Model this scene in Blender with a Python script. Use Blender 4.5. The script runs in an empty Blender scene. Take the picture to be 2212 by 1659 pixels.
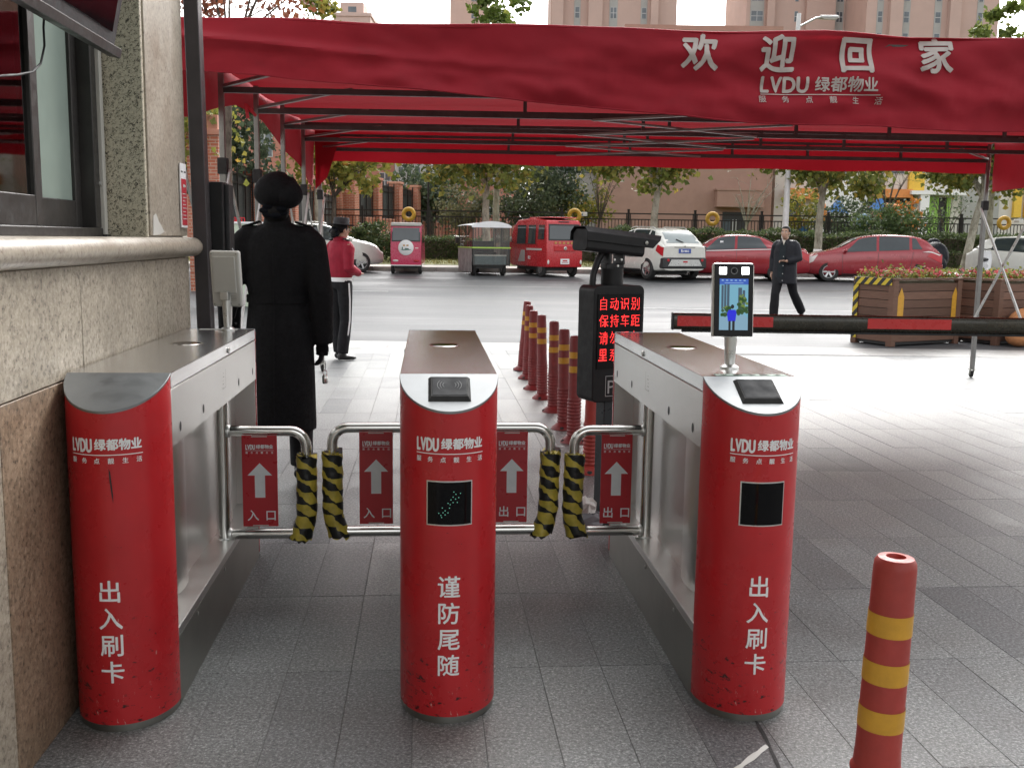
import bpy, bmesh, math, random
from mathutils import Vector, Matrix, noise
random.seed(7)
SC = bpy.context.scene
COL = SC.collection
# ------------------------------------------------------------------ camera
F_PX, IMG_W, IMG_H, CAM_H, HORIZON = 2190.0, 2212.0, 1659.0, 1.42, 517.5
PITCH = math.atan((IMG_H/2 - HORIZON)/F_PX)
ROLL = math.atan(.0145)
_fw = Vector((0, math.cos(PITCH), -math.sin(PITCH)))
_up0 = Vector((1, 0, 0)).cross(_fw)
_rt = Vector((1, 0, 0))*math.cos(ROLL) + _up0*math.sin(ROLL)
_up = -Vector((1, 0, 0))*math.sin(ROLL) + _up0*math.cos(ROLL)
EYE = Vector((0, 0, CAM_H))
cam_d = bpy.data.cameras.new('camera'); cam = bpy.data.objects.new('camera', cam_d); COL.objects.link(cam)
cam_d.sensor_width = 36; cam_d.lens = F_PX/IMG_W*36; cam_d.clip_start = .05; cam_d.clip_end = 3000
m = Matrix((( _rt.x, _up.x, -_fw.x, 0), (_rt.y, _up.y, -_fw.y, 0), (_rt.z, _up.z, -_fw.z, 0), (0, 0, 0, 1)))
cam.matrix_world = Matrix.Translation(EYE) @ m
SC.camera = cam
# ------------------------------------------------------------------ world: bright overcast sky
SUN_EL, SUN_AZ = math.radians(37), math.radians(16)
w = bpy.data.worlds.new('World'); SC.world = w; w.use_nodes = True
nt = w.node_tree; nt.nodes.clear()
sky = nt.nodes.new('ShaderNodeTexSky'); sky.sky_type = 'NISHITA'; sky.sun_disc = False
sky.sun_elevation = SUN_EL; sky.sun_rotation = SUN_AZ; sky.dust_density = 4; sky.air_density = 1.2; sky.ozone_density = 1
hs = nt.nodes.new('ShaderNodeHueSaturation'); hs.inputs['Saturation'].default_value = .10
bg = nt.nodes.new('ShaderNodeBackground'); bg.inputs['Strength'].default_value = .15
wo = nt.nodes.new('ShaderNodeOutputWorld')
nt.links.new(sky.outputs[0], hs.inputs['Color']); nt.links.new(hs.outputs[0], bg.inputs['Color']); nt.links.new(bg.outputs[0], wo.inputs[0])
sd = bpy.data.lights.new('sun', 'SUN'); sun = bpy.data.objects.new('sun', sd); COL.objects.link(sun)
sd.energy = .5;  sd.angle = math.radians(35); sd.color = (1, .97, .93)
sun.rotation_euler = Vector((math.sin(SUN_AZ)*math.cos(SUN_EL), math.cos(SUN_AZ)*math.cos(SUN_EL), math.sin(SUN_EL))).to_track_quat('Z', 'Y').to_euler()
SC.view_settings.view_transform = 'Standard'; SC.view_settings.look = 'None'
SC.view_settings.exposure = 1.52; SC.view_settings.gamma = 1; SC.view_settings.use_curve_mapping = False
SC.render.engine = 'CYCLES'; SC.cycles.use_denoising = True
SC.cycles.max_bounces = 7; SC.cycles.transparent_max_bounces = 12; SC.cycles.sample_clamp_indirect = 6
SC.cycles.caustics_reflective = False; SC.cycles.caustics_refractive = False

# ------------------------------------------------------------------ where things stand
TH = math.radians(4.8)                       # the turnstile lanes are turned 4.8 degrees from the road
CT, ST = math.cos(TH), math.sin(TH)
def lane(u, v, z=0): return Vector((u*CT - v*ST, u*ST + v*CT, z))
def ray(x, y): return _fw + _rt*((x-IMG_W/2)/F_PX) + _up*((IMG_H/2-y)/F_PX)
def at(x, y, Y): d = ray(x, y); return EYE + d*(Y/d.y)
def gz(Y):
    if Y < 19: return 0.0
    if Y < 33: return (Y-19)*.02606
    if Y < 36: return .495
    if Y < 44: return .495 + (Y-36)*.03
    return .735
def spot(px, Y, dz=0): p = at(px, 520, Y); return Vector((p.x, Y, gz(Y)+dz))

# ------------------------------------------------------------------ objects
def tag(o, label=None, cat=None, group=None, kind=None):
    if label: o['label'] = label
    if cat: o['category'] = cat
    if group: o['group'] = group
    if kind: o['kind'] = kind
    return o
def thing(name, label, cat, loc=(0, 0, 0), rz=0, group=None):
    o = bpy.data.objects.new(name, None); COL.objects.link(o); o.empty_display_size = .2
    o.location = loc; o.rotation_euler = (0, 0, rz)
    return tag(o, label, cat, group)
def copy_tree(o, parent=None):
    c = o.copy(); COL.objects.link(c); c.parent = parent
    for ch in list(o.children): copy_tree(ch, c)
    return c
def link(name, me, parent=None, mat=None, smooth=False):
    o = bpy.data.objects.new(name, me); COL.objects.link(o); o.parent = parent
    if mat is not None:
        me.materials.clear()
        for q in (mat if isinstance(mat, (list, tuple)) else [mat]): me.materials.append(q)
    return o
def smooth_me(me, ang=math.radians(40)):
    for p in me.polygons: p.use_smooth = True
    try: me.set_sharp_from_angle(angle=ang)
    except Exception: pass
RX = lambda a: Matrix.Rotation(a, 4, 'X'); RY = lambda a: Matrix.Rotation(a, 4, 'Y'); RZ = lambda a: Matrix.Rotation(a, 4, 'Z')
T = lambda x, y=0, z=0: Matrix.Translation((x, y, z)) if not isinstance(x, Vector) else Matrix.Translation(x)

class MB:
    def __init__(s): s.v = []; s.f = []; s.a = None
    def add(s, vs, fs, M=None):
        b = len(s.v)
        s.v += [tuple(M @ Vector(p)) if M else tuple(p) for p in vs]
        s.f += [tuple(b+i for i in f) for f in fs]
        return s
    def box(s, c, d, M=None):
        x, y, z = c; a, b, e = d[0]/2, d[1]/2, d[2]/2
        vs = [(x+i*a, y+j*b, z+k*e) for i in (-1, 1) for j in (-1, 1) for k in (-1, 1)]
        return s.add(vs, [(0, 1, 3, 2), (4, 6, 7, 5), (0, 4, 5, 1), (2, 3, 7, 6), (0, 2, 6, 4), (1, 5, 7, 3)], M)
    def span(s, x0, x1, y0, y1, z0, z1, M=None): return s.box(((x0+x1)/2, (y0+y1)/2, (z0+z1)/2), (x1-x0, y1-y0, z1-z0), M)
    def prism(s, poly, z0, z1, M=None, cap=True):
        n = len(poly)
        z0f = z0 if callable(z0) else (lambda x, y: z0); z1f = z1 if callable(z1) else (lambda x, y: z1)
        vs = [(x, y, z0f(x, y)) for x, y in poly] + [(x, y, z1f(x, y)) for x, y in poly]
        fs = [(i, (i+1) % n, n+(i+1) % n, n+i) for i in range(n)]
        if cap: fs += [tuple(range(n-1, -1, -1)), tuple(range(n, 2*n))]
        return s.add(vs, fs, M)
    def lathe(s, prof, n=24, M=None, cap=True, sx=1, sy=1):
        vs = []; fs = []
        for r, z in prof: vs += [(r*sx*math.cos(2*math.pi*i/n), r*sy*math.sin(2*math.pi*i/n), z) for i in range(n)]
        for k in range(len(prof)-1):
            for i in range(n): j = (i+1) % n; fs.append((k*n+i, k*n+j, (k+1)*n+j, (k+1)*n+i))
        if cap: fs += [tuple(range(n-1, -1, -1)), tuple(range((len(prof)-1)*n, len(prof)*n))]
        return s.add(vs, fs, M)
    def tube(s, pts, r, n=10, M=None, sq=None, cap=True):
        """tube along points; r number or list; sq = (sx, sy) scale of the section (first axis stays horizontal)"""
        P = [Vector(p) for p in pts]; R = r if isinstance(r, (list, tuple)) else [r]*len(P)
        vs = []; fs = []; px = None
        for i, p in enumerate(P):
            if i == 0: t = P[1]-P[0]
            elif i == len(P)-1: t = P[-1]-P[-2]
            else: t = (P[i+1]-P[i]).normalized() + (P[i]-P[i-1]).normalized()
            t = t.normalized() if t.length > 1e-9 else Vector((0, 0, 1))
            if px is None:
                ref = Vector((0, 0, 1)) if abs(t.z) < .9 else Vector((0, 1, 0))
                px = ref.cross(t).normalized()
                if abs(t.z) >= .9: px = Vector((1, 0, 0)) - t*t.x; px.normalize()
            else:
                px = (px - t*px.dot(t)); px = px.normalized() if px.length > 1e-6 else Vector((1, 0, 0))
            py = t.cross(px)
            a, b = (R[i]*sq[0], R[i]*sq[1]) if sq else ((R[i], R[i]) if not isinstance(R[i], (tuple, list)) else R[i])
            vs += [tuple(p + px*(a*math.cos(2*math.pi*k/n)) + py*(b*math.sin(2*math.pi*k/n))) for k in range(n)]
        for k in range(len(P)-1):
            for i in range(n): j = (i+1) % n; fs.append((k*n+i, k*n+j, (k+1)*n+j, (k+1)*n+i))
        if cap: fs += [tuple(range(n-1, -1, -1)), tuple(range((len(P)-1)*n, len(P)*n))]
        return s.add(vs, fs, M)
    def bar(s, a, b, wd, ht=None, M=None):
        """rectangular bar from a to b"""
        a = Vector(a); b = Vector(b); ht = ht or wd; t = (b-a).normalized()
        ref = Vector((0, 0, 1)) if abs(t.z) < .95 else Vector((0, 1, 0))
        x = t.cross(ref).normalized()*(wd/2); y = x.normalized().cross(t)*(ht/2)
        vs = [a-x-y, a+x-y, a+x+y, a-x+y, b-x-y, b+x-y, b+x+y, b-x+y]
        return s.add(vs, [(0, 1, 2, 3), (7, 6, 5, 4), (0, 4, 5, 1), (1, 5, 6, 2), (2, 6, 7, 3), (3, 7, 4, 0)], M)
    def ball(s, c, r, n=14, k=9, M=None):
        rx, ry, rz = r if isinstance(r, (tuple, list)) else (r, r, r)
        vs = [(c[0], c[1], c[2]-rz)]; fs = []
        for i in range(1, k):
            a = -math.pi/2 + math.pi*i/k
            vs += [(c[0]+rx*math.cos(a)*math.cos(2*math.pi*j/n), c[1]+ry*math.cos(a)*math.sin(2*math.pi*j/n), c[2]+rz*math.sin(a)) for j in range(n)]
        vs.append((c[0], c[1], c[2]+rz)); L = len(vs)-1
        for j in range(n):
            q = (j+1) % n
            fs.append((0, 1+q, 1+j)); fs.append((L, L-n+j, L-n+q))
            for i in range(k-2): fs.append((1+i*n+j, 1+i*n+q, 1+(i+1)*n+q, 1+(i+1)*n+j))
        return s.add(vs, fs, M)
    def quad(s, a, b, c, d, M=None): return s.add([a, b, c, d], [(0, 1, 2, 3)], M)
    def grid(s, fn, nu, nv, M=None):
        vs = [fn(i/nu, j/nv) for j in range(nv+1) for i in range(nu+1)]
        fs = [(j*(nu+1)+i, j*(nu+1)+i+1, (j+1)*(nu+1)+i+1, (j+1)*(nu+1)+i) for j in range(nv) for i in range(nu)]
        return s.add(vs, fs, M)
    def mesh(s, name, bevel=0, seg=2, fixn=True):
        me = bpy.data.meshes.new(name); me.from_pydata(s.v, [], s.f)
        if bevel or fixn:
            bm = bmesh.new(); bm.from_mesh(me)
            if fixn: bmesh.ops.recalc_face_normals(bm, faces=bm.faces)
            if bevel:
                es = [e for e in bm.edges if len(e.link_faces) == 2 and e.calc_face_angle(0) > .6]
                if es: bmesh.ops.bevel(bm, geom=es, offset=bevel, segments=seg, affect='EDGES', profile=.5, clamp_overlap=True)
            bm.to_mesh(me); bm.free()
        me.update(); return me
    def build(s, name, mat, parent=None, bevel=0, seg=2, smooth=None, loc=None, fixn=True, ang=40):
        me = s.mesh(name, bevel, seg, fixn)
        if smooth or (smooth is None and bevel): smooth_me(me, math.radians(ang))
        o = link(name, me, parent, mat)
        if bevel and smooth is None: wn = o.modifiers.new('wn', 'WEIGHTED_NORMAL'); wn.keep_sharp = True; wn.weight = 90
        if loc is not None: o.location = loc
        return o

def remeshed(mb, name, voxel, smooth=4, factor=.5):
    """one continuous skin grown over overlapping forms"""
    o = bpy.data.objects.new('tmp', mb.mesh('tmp')); COL.objects.link(o)
    md = o.modifiers.new('r', 'REMESH'); md.mode = 'VOXEL'; md.voxel_size = voxel; md.use_smooth_shade = True
    if smooth: ms = o.modifiers.new('s', 'SMOOTH'); ms.iterations = smooth; ms.factor = factor
    dg = bpy.context.evaluated_depsgraph_get(); me = bpy.data.meshes.new_from_object(o.evaluated_get(dg)); me.name = name
    tm = o.data; bpy.data.objects.remove(o); bpy.data.meshes.remove(tm)
    for p in me.polygons: p.use_smooth = True
    return me

# ------------------------------------------------------------------ lettering (flat print as thin mesh)
_fc = bpy.data.curves.new('font', 'FONT'); _fo = bpy.data.objects.new('font', _fc); COL.objects.link(_fo)
_GL = {}
def glyphs(txt, size, bold=.012, pitch=None, vertical=False, sx=1, align='C', fit=None):
    """list of (verts2d, faces); one entry per character, laid out along x (or down y)"""
    out = []; x = 0
    for ch in txt:
        if ch == ' ': x += (pitch or .4*size); continue
        if ch not in _GL:
            _fc.body = ch; _fc.size = 1; _fc.resolution_u = 3
            dg = bpy.context.evaluated_depsgraph_get(); dg.update()
            me = bpy.data.meshes.new_from_object(_fo.evaluated_get(dg))
            _GL[ch] = ([(v.co.x, v.co.y) for v in me.vertices], [tuple(p.vertices) for p in me.polygons]); bpy.data.meshes.remove(me)
        gv_, gf_ = _GL[ch]
        if not gv_: continue
        xs = [v[0] for v in gv_]; x0, x1 = min(xs), max(xs)
        adv = pitch if pitch else ((1.02 if ord(ch) > 255 else x1-x0+.10))*size*sx
        cx = (x0+x1)/2 if (pitch or vertical) else x0-.04
        if vertical: vs = [((v[0]-cx)*size*sx, (v[1]-.38)*size - x) for v in gv_]
        else: vs = [((v[0]-cx)*size*sx + x, (v[1]-.38)*size) for v in gv_]
        out.append((vs, gf_)); x += adv
    allx = [p[0] for g in out for p in g[0]]; ally = [p[1] for g in out for p in g[0]]
    ox = (min(allx)+max(allx))/2 if align == 'C' and not vertical else (min(allx) if align == 'L' and not vertical else 0)
    oy = (min(ally)+max(ally))/2 if vertical else 0
    kx = fit/(max(allx)-min(allx)) if fit else 1
    return [([((a-ox)*kx, b-oy) for a, b in vs], fs) for vs, fs in out]
class Print:
    def __init__(s): s.v = []; s.f = []
    def text(s, txt, x, y, size, **k):
        w = max(0, k.get('bold', .012))*size*1.1          # heavier strokes: shifted layers a hair above each other
        offs = [(0, 0, 0)] if w < 1e-6 else [(-w, 0, 0), (w, 0, 1), (0, w, 2), (0, -w, 3), (w*.7, w*.7, 4), (-w*.7, -w*.7, 5)]
        for vs, fs in glyphs(txt, size, **k):
            for ox, oy, ly in offs:
                b = len(s.v); s.v += [(p[0]+x+ox, p[1]+y+oy, ly) for p in vs]; s.f += [tuple(b+i for i in f) for f in fs]
        return s
    def poly(s, pts):
        b = len(s.v); s.v += [(p[0], p[1], 0) for p in pts]; s.f.append(tuple(range(b, b+len(pts)))); return s
    def rect(s, x0, x1, y0, y1): return s.poly([(x0, y0), (x1, y0), (x1, y1), (x0, y1)])
    def build(s, name, mat, parent, fn, cut=0, cuty=0):
        bm = bmesh.new(); vs = [bm.verts.new((p[0], p[1], p[2])) for p in s.v]
        for f in s.f:
            try: bm.faces.new([vs[i] for i in f])
            except ValueError: pass
        if cut:
            xs = [p[0] for p in s.v]; x = math.floor(min(xs)/cut)*cut
            while x < max(xs):
                bmesh.ops.bisect_plane(bm, geom=bm.verts[:]+bm.edges[:]+bm.faces[:], plane_co=(x, 0, 0), plane_no=(1, 0, 0)); x += cut
        if cuty:
            ys = [p[1] for p in s.v]; y = math.floor(min(ys)/cuty)*cuty
            while y < max(ys):
                bmesh.ops.bisect_plane(bm, geom=bm.verts[:]+bm.edges[:]+bm.faces[:], plane_co=(0, y, 0), plane_no=(0, 1, 0)); y += cuty
        for v in bm.verts:
            x, y, ly = v.co; q = fn(x, y)
            if ly > .5:
                nrm = (fn(x+.002, y)-q).cross(fn(x, y+.002)-q)
                if nrm.length > 1e-12: q = q + nrm.normalized()*(.00018*round(ly))
            v.co = q
        me = bpy.data.meshes.new(name); bm.to_mesh(me); bm.free()
        return link(name, me, parent, mat)
# ------------------------------------------------------------------ materials
def lin(r, g, b):
    f = lambda c: (c/255/12.92) if c/255 <= .04045 else ((c/255+.055)/1.055)**2.4
    return (f(r), f(g), f(b), 1)
class NT:
    def __init__(s, name):
        s.m = bpy.data.materials.new(name); s.m.use_nodes = True; s.t = s.m.node_tree
        s.p = s.t.nodes['Principled BSDF']; s.out = s.t.nodes['Material Output']
    def n(s, typ, **k):
        q = s.t.nodes.new('ShaderNode'+typ)
        for a, b in k.items(): setattr(q, a, b)
        return q
    def l(s, a, b): s.t.links.new(a, b)
    def coord(s, kind='Object', scale=None):
        c = s.n('TexCoord').outputs[kind]
        if scale is not None:
            mp = s.n('Mapping'); mp.inputs['Scale'].default_value = scale if isinstance(scale, (tuple, list)) else (scale,)*3
            s.l(c, mp.inputs['Vector']); return mp.outputs[0]
        return c
    def noise(s, vec, scale, detail=3, rough=.55):
        q = s.n('TexNoise'); q.inputs['Scale'].default_value = scale; q.inputs['Detail'].default_value = detail; q.inputs['Roughness'].default_value = rough
        if vec is not None: s.l(vec, q.inputs['Vector'])
        return q.outputs['Fac']
    def ramp(s, fac, stops, interp='LINEAR'):
        r = s.n('ValToRGB'); e = r.color_ramp.elements; r.color_ramp.interpolation = interp
        while len(e) < len(stops): e.new(.5)
        for q, (p, c) in zip(e, stops): q.position = p; q.color = c if len(c) == 4 else (*c, 1)
        s.l(fac, r.inputs[0]); return r.outputs[0]
    def mix(s, fac, a, b, mode='MIX'):
        q = s.n('MixRGB', blend_type=mode)
        for sock, val in ((q.inputs[0], fac), (q.inputs[1], a), (q.inputs[2], b)):
            if isinstance(val, (int, float)): sock.default_value = val
            elif isinstance(val, (tuple, list)): sock.default_value = val if len(val) == 4 else (*val, 1)
            else: s.l(val, sock)
        return q.outputs[0]
    def bump(s, h, strength=.2, dist=.01):
        b = s.n('Bump'); b.inputs['Strength'].default_value = strength; b.inputs['Distance'].default_value = dist
        s.l(h, b.inputs['Height']); s.l(b.outputs[0], s.p.inputs['Normal'])
    def set(s, **k):
        nm = dict(col='Base Color', rough='Roughness', metal='Metallic', spec='Specular IOR Level', trans='Transmission Weight', alpha='Alpha', coat='Coat Weight', ior='IOR', aniso='Anisotropic', sheen='Sheen Weight')
        for a, v in k.items():
            i = s.p.inputs[nm[a]]
            if hasattr(v, 'links') or hasattr(v, 'is_output'): s.l(v, i)
            else: i.default_value = v if not (a == 'col' and len(v) == 3) else (*v, 1)
        return s
def mat(name, col, rough=.5, metal=0, var=.12, vs=8, bump=0, bs=60, spec=.5, coat=0, rvar=.1):
    """plain coated / painted / cloth surface with soft colour variation, wear and fine relief"""
    k = NT(name); c = k.coord()
    nz = k.noise(c, vs, 4, .6)
    c0 = tuple(max(0, x*(1-var)) for x in col[:3]); c1 = tuple(min(1, x*(1+var)) for x in col[:3])
    k.set(col=k.ramp(nz, [(.3, c0), (.7, c1)]), metal=metal, spec=spec, coat=coat)
    nz2 = k.noise(c, vs*3.1, 3)
    r = k.ramp(nz2, [(.3, (max(.02, rough-rvar),)*3), (.7, (min(1, rough+rvar),)*3)])
    k.set(rough=r)
    if bump: k.bump(k.noise(c, bs, 4), bump)
    return k.m
def emis(name, col, strength):
    k = NT(name); k.set(col=(0, 0, 0)); k.p.inputs['Emission Color'].default_value = (*col[:3], 1); k.p.inputs['Emission Strength'].default_value = strength; return k.m
def granite(name, base, dark, light, scale=120, rough=.5, rand=0, bump=.12, stain=0, coarse=0, blotch=.74):
    k = NT(name); c = k.coord('Object') if not coarse else k.n('NewGeometry').outputs['Position']
    vo = k.n('TexVoronoi'); vo.inputs['Scale'].default_value = scale; k.l(c, vo.inputs['Vector'])
    sp = k.noise(c, scale*.9, 2, .7)
    col = k.ramp(sp, [(.34, dark), (.44, base), (.56, base), (.68, light)])
    col = k.mix(.35, col, k.ramp(vo.outputs['Color'], [(.1, dark), (.5, base), (.9, light)]))
    if rand:
        oi = k.n('ObjectInfo').outputs['Random']; at_ = k.n('Attribute', attribute_name='rnd').outputs['Fac']
        s_ = k.n('Math', operation='ADD'); k.l(oi, s_.inputs[0]); k.l(at_, s_.inputs[1])
        fr = k.n('Math', operation='FRACT'); k.l(s_.outputs[0], fr.inputs[0])
        col = k.mix(1, col, k.ramp(fr.outputs[0], [(0, (1-rand,)*3), (.15, (1-rand*.4,)*3), (.8, (1, 1, .99)), (1, (1+rand*.3, 1+rand*.3, 1+rand*.32))]), 'MULTIPLY')
    if coarse: col = k.mix(1, col, k.ramp(k.noise(c, coarse, 3, .7), [(.36, (.72, .72, .71)), (.5, (.97, .97, .97)), (.64, (1.22, 1.22, 1.2))]), 'MULTIPLY')
    big = k.noise(c, 1.7, 5, .65)
    col = k.mix(1, col, k.ramp(big, [(.3, (blotch, blotch*.99, blotch*.965)), (.62, (1, 1, 1))]), 'MULTIPLY')
    if stain:
        st = k.noise(k.coord('Object', (1, 1, .25)), 2.6, 5, .7)
        col = k.mix(k.ramp(st, [(.45, (0, 0, 0)), (.75, (stain,)*3)]), col, dark)
    rr = k.ramp(k.noise(c, 6, 4), [(.3, (max(0, rough-.12),)*3), (.7, (rough+.12,)*3)])
    k.set(col=col, rough=rr); k.bump(sp, bump, .004)
    return k.m
def steel(name, col=(.62, .61, .59), rough=.28, dirt=.25, direction=(1, 1, 60)):
    k = NT(name); c = k.coord('Object', direction); g = k.noise(c, 14, 3, .6)
    d = k.noise(k.coord('Object'), 3.2, 5, .65)
    cc = k.mix(k.ramp(d, [(.45, (0, 0, 0)), (.8, (dirt,)*3)]), col, (.2, .19, .17))
    k.set(col=cc, metal=1, rough=k.ramp(g, [(.2, (max(.03, rough-.05),)*3), (.8, (rough+.06,)*3)])); k.bump(g, .02, .0004)
    return k.m
def leafmat(name, stops, rough=.55):
    k = NT(name); a = k.n('Attribute', attribute_name='rnd').outputs['Fac']
    col = k.ramp(a, stops)
    nz = k.noise(k.coord(), 9, 2); col = k.mix(.5, col, k.mix(1, col, k.ramp(nz, [(.3, (.5, .5, .5)), (.7, (1.3, 1.3, 1.2))]), 'MULTIPLY'))
    k.set(col=col, rough=rough, spec=.3)
    tr = k.n('BsdfTranslucent'); k.l(col, tr.inputs['Color'])
    mx = k.n('MixShader'); mx.inputs[0].default_value = .35
    k.l(k.p.outputs[0], mx.inputs[1]); k.l(tr.outputs[0], mx.inputs[2]); k.l(mx.outputs[0], k.out.inputs[0]); return k.m
def bark(name, c0, c1, scale=6):
    k = NT(name); n1 = k.noise(k.coord('Object', (1, 1, .5)), scale, 5, .7)
    k.set(col=k.ramp(n1, [(.35, c0), (.6, c1)]), rough=.9, spec=.2); k.bump(n1, .5, .03); return k.m
def glass(name, col=(.6, .68, .66), rough=.04, tint=.5, alpha=None):
    """glazing: a see-through tinted pane with a real reflection"""
    k = NT(name); g = k.n('BsdfGlossy'); g.inputs['Roughness'].default_value = rough; g.inputs['Color'].default_value = (.95, .95, .95, 1)
    t = k.n('BsdfTransparent'); t.inputs['Color'].default_value = (*col, 1)
    fr = k.n('Fresnel'); fr.inputs['IOR'].default_value = 1.52
    ad = k.n('Math', operation='MULTIPLY_ADD'); ad.inputs[1].default_value = 1.0; ad.inputs[2].default_value = .06; k.l(fr.outputs[0], ad.inputs[0])
    mx = k.n('MixShader'); k.l(ad.outputs[0], mx.inputs[0]); k.l(t.outputs[0], mx.inputs[1]); k.l(g.outputs[0], mx.inputs[2]); k.l(mx.outputs[0], k.out.inputs[0]); return k.m
def scuffed(name, col, rough=.3):
    """red turnstile film: scuffs and dark knocks gather low down"""
    k = NT(name); c = k.coord()
    nz = k.noise(c, 5, 4, .6); cc = k.ramp(nz, [(.3, tuple(x*.88 for x in col)), (.7, tuple(min(1, x*1.08) for x in col))])
    sep = k.n('SeparateXYZ'); k.l(c, sep.inputs[0])
    low = k.n('MapRange'); k.l(sep.outputs['Z'], low.inputs[0]); low.inputs[1].default_value = .5; low.inputs[2].default_value = .12; low.inputs[3].default_value = 0.0; low.inputs[4].default_value = .080
    s1 = k.noise(k.coord('Object', (1, 1, 2.2)), 26, 6, .72)
    sm = k.n('Math', operation='ADD'); k.l(s1, sm.inputs[0]); k.l(low.outputs[0], sm.inputs[1])
    cc = k.mix(k.ramp(sm.outputs[0], [(.672, (0, 0, 0)), (.70, (1, 1, 1))]), cc, (.035, .012, .012))
    s2 = k.noise(k.coord('Object', (2.5, 2.5, .7)), 44, 4, .7)
    sm2 = k.n('Math', operation='ADD'); k.l(s2, sm2.inputs[0]); k.l(low.outputs[0], sm2.inputs[1])
    cc = k.mix(k.ramp(sm2.outputs[0], [(.745, (0, 0, 0)), (.76, (.8, .8, .8))]), cc, (.6, .4, .37))
    k.set(col=cc, rough=k.ramp(k.noise(c, 11, 4), [(.3, (rough-.08,)*3), (.7, (rough+.14,)*3)]), spec=.5); k.bump(k.noise(c, 7, 2), .03, .01); return k.m
def tarp(name, col, trans=.25):
    k = NT(name); c = k.coord(); nz = k.noise(c, 1.6, 5, .6)
    cc = k.ramp(nz, [(.3, tuple(x*.82 for x in col)), (.7, tuple(min(1, x*1.12) for x in col))])
    d = k.noise(k.coord('Object', (1, 1, 2)), 5, 5, .7); cc = k.mix(k.ramp(d, [(.55, (0, 0, 0)), (.85, (.35,)*3)]), cc, tuple(x*.35+.02 for x in col))
    wv = k.noise(c, 420, 2); k.set(col=cc, rough=.75, spec=.25, sheen=.1)
    b = k.n('Bump'); b.inputs['Strength'].default_value = .25; b.inputs['Distance'].default_value = .02
    b2 = k.n('Bump'); b2.inputs['Strength'].default_value = .1; b2.inputs['Distance'].default_value = .001; k.l(wv, b2.inputs['Height'])
    k.l(k.noise(k.coord('Object', (1, 1, 1.6)), 3.5, 5, .55), b.inputs['Height']); k.l(b2.outputs[0], b.inputs['Normal']); k.l(b.outputs[0], k.p.inputs['Normal'])
    tr = k.n('BsdfTranslucent'); tr.inputs['Color'].default_value = (col[0], col[1]*.5, col[2]*.5, 1)
    mx = k.n('MixShader'); mx.inputs[0].default_value = trans
    k.l(k.p.outputs[0], mx.inputs[1]); k.l(tr.outputs[0], mx.inputs[2]); k.l(mx.outputs[0], k.out.inputs[0]); return k.m
def wood(name, c0, c1):
    k = NT(name); oi = k.n('ObjectInfo').outputs['Random']
    g = k.noise(k.coord('Object', (2, 2, 40)), 2.2, 5, .65); f = k.noise(k.coord('Object', (3, 3, 90)), 5, 3)
    col = k.mix(.35, k.ramp(g, [(.25, c0), (.75, c1)]), k.ramp(f, [(.3, c0), (.7, c1)]))
    col = k.mix(1, col, k.ramp(oi, [(0, (.72,)*3), (1, (1.15,)*3)]), 'MULTIPLY')
    k.set(col=col, rough=.62, spec=.35); k.bump(f, .25, .004); return k.m
def brickm(name, c0, c1, mort, scale=1.0):
    k = NT(name); b = k.n('TexBrick'); mp = k.n('Mapping')
    tc = k.n('TexCoord'); sep = k.n('SeparateXYZ'); cmb = k.n('CombineXYZ'); ad = k.n('Math', operation='ADD')
    k.l(tc.outputs['Object'], sep.inputs[0]); k.l(sep.outputs['X'], ad.inputs[0]); k.l(sep.outputs['Y'], ad.inputs[1])
    k.l(ad.outputs[0], cmb.inputs['X']); k.l(sep.outputs['Z'], cmb.inputs['Y']); k.l(cmb.outputs[0], b.inputs['Vector'])
    b.inputs['Scale'].default_value = scale; b.inputs['Brick Width'].default_value = .24; b.inputs['Row Height'].default_value = .075; b.inputs['Mortar Size'].default_value = .009
    b.inputs['Color1'].default_value = (*c0, 1); b.inputs['Color2'].default_value = (*c1, 1); b.inputs['Mortar'].default_value = (*mort, 1)
    cc = k.mix(1, b.outputs['Color'], k.ramp(k.noise(k.coord(), 1.2, 4), [(.3, (.8,)*3), (.7, (1.05,)*3)]), 'MULTIPLY')
    k.set(col=cc, rough=.85, spec=.2); k.bump(b.outputs['Fac'], -.3, .01); return k.m

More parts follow.
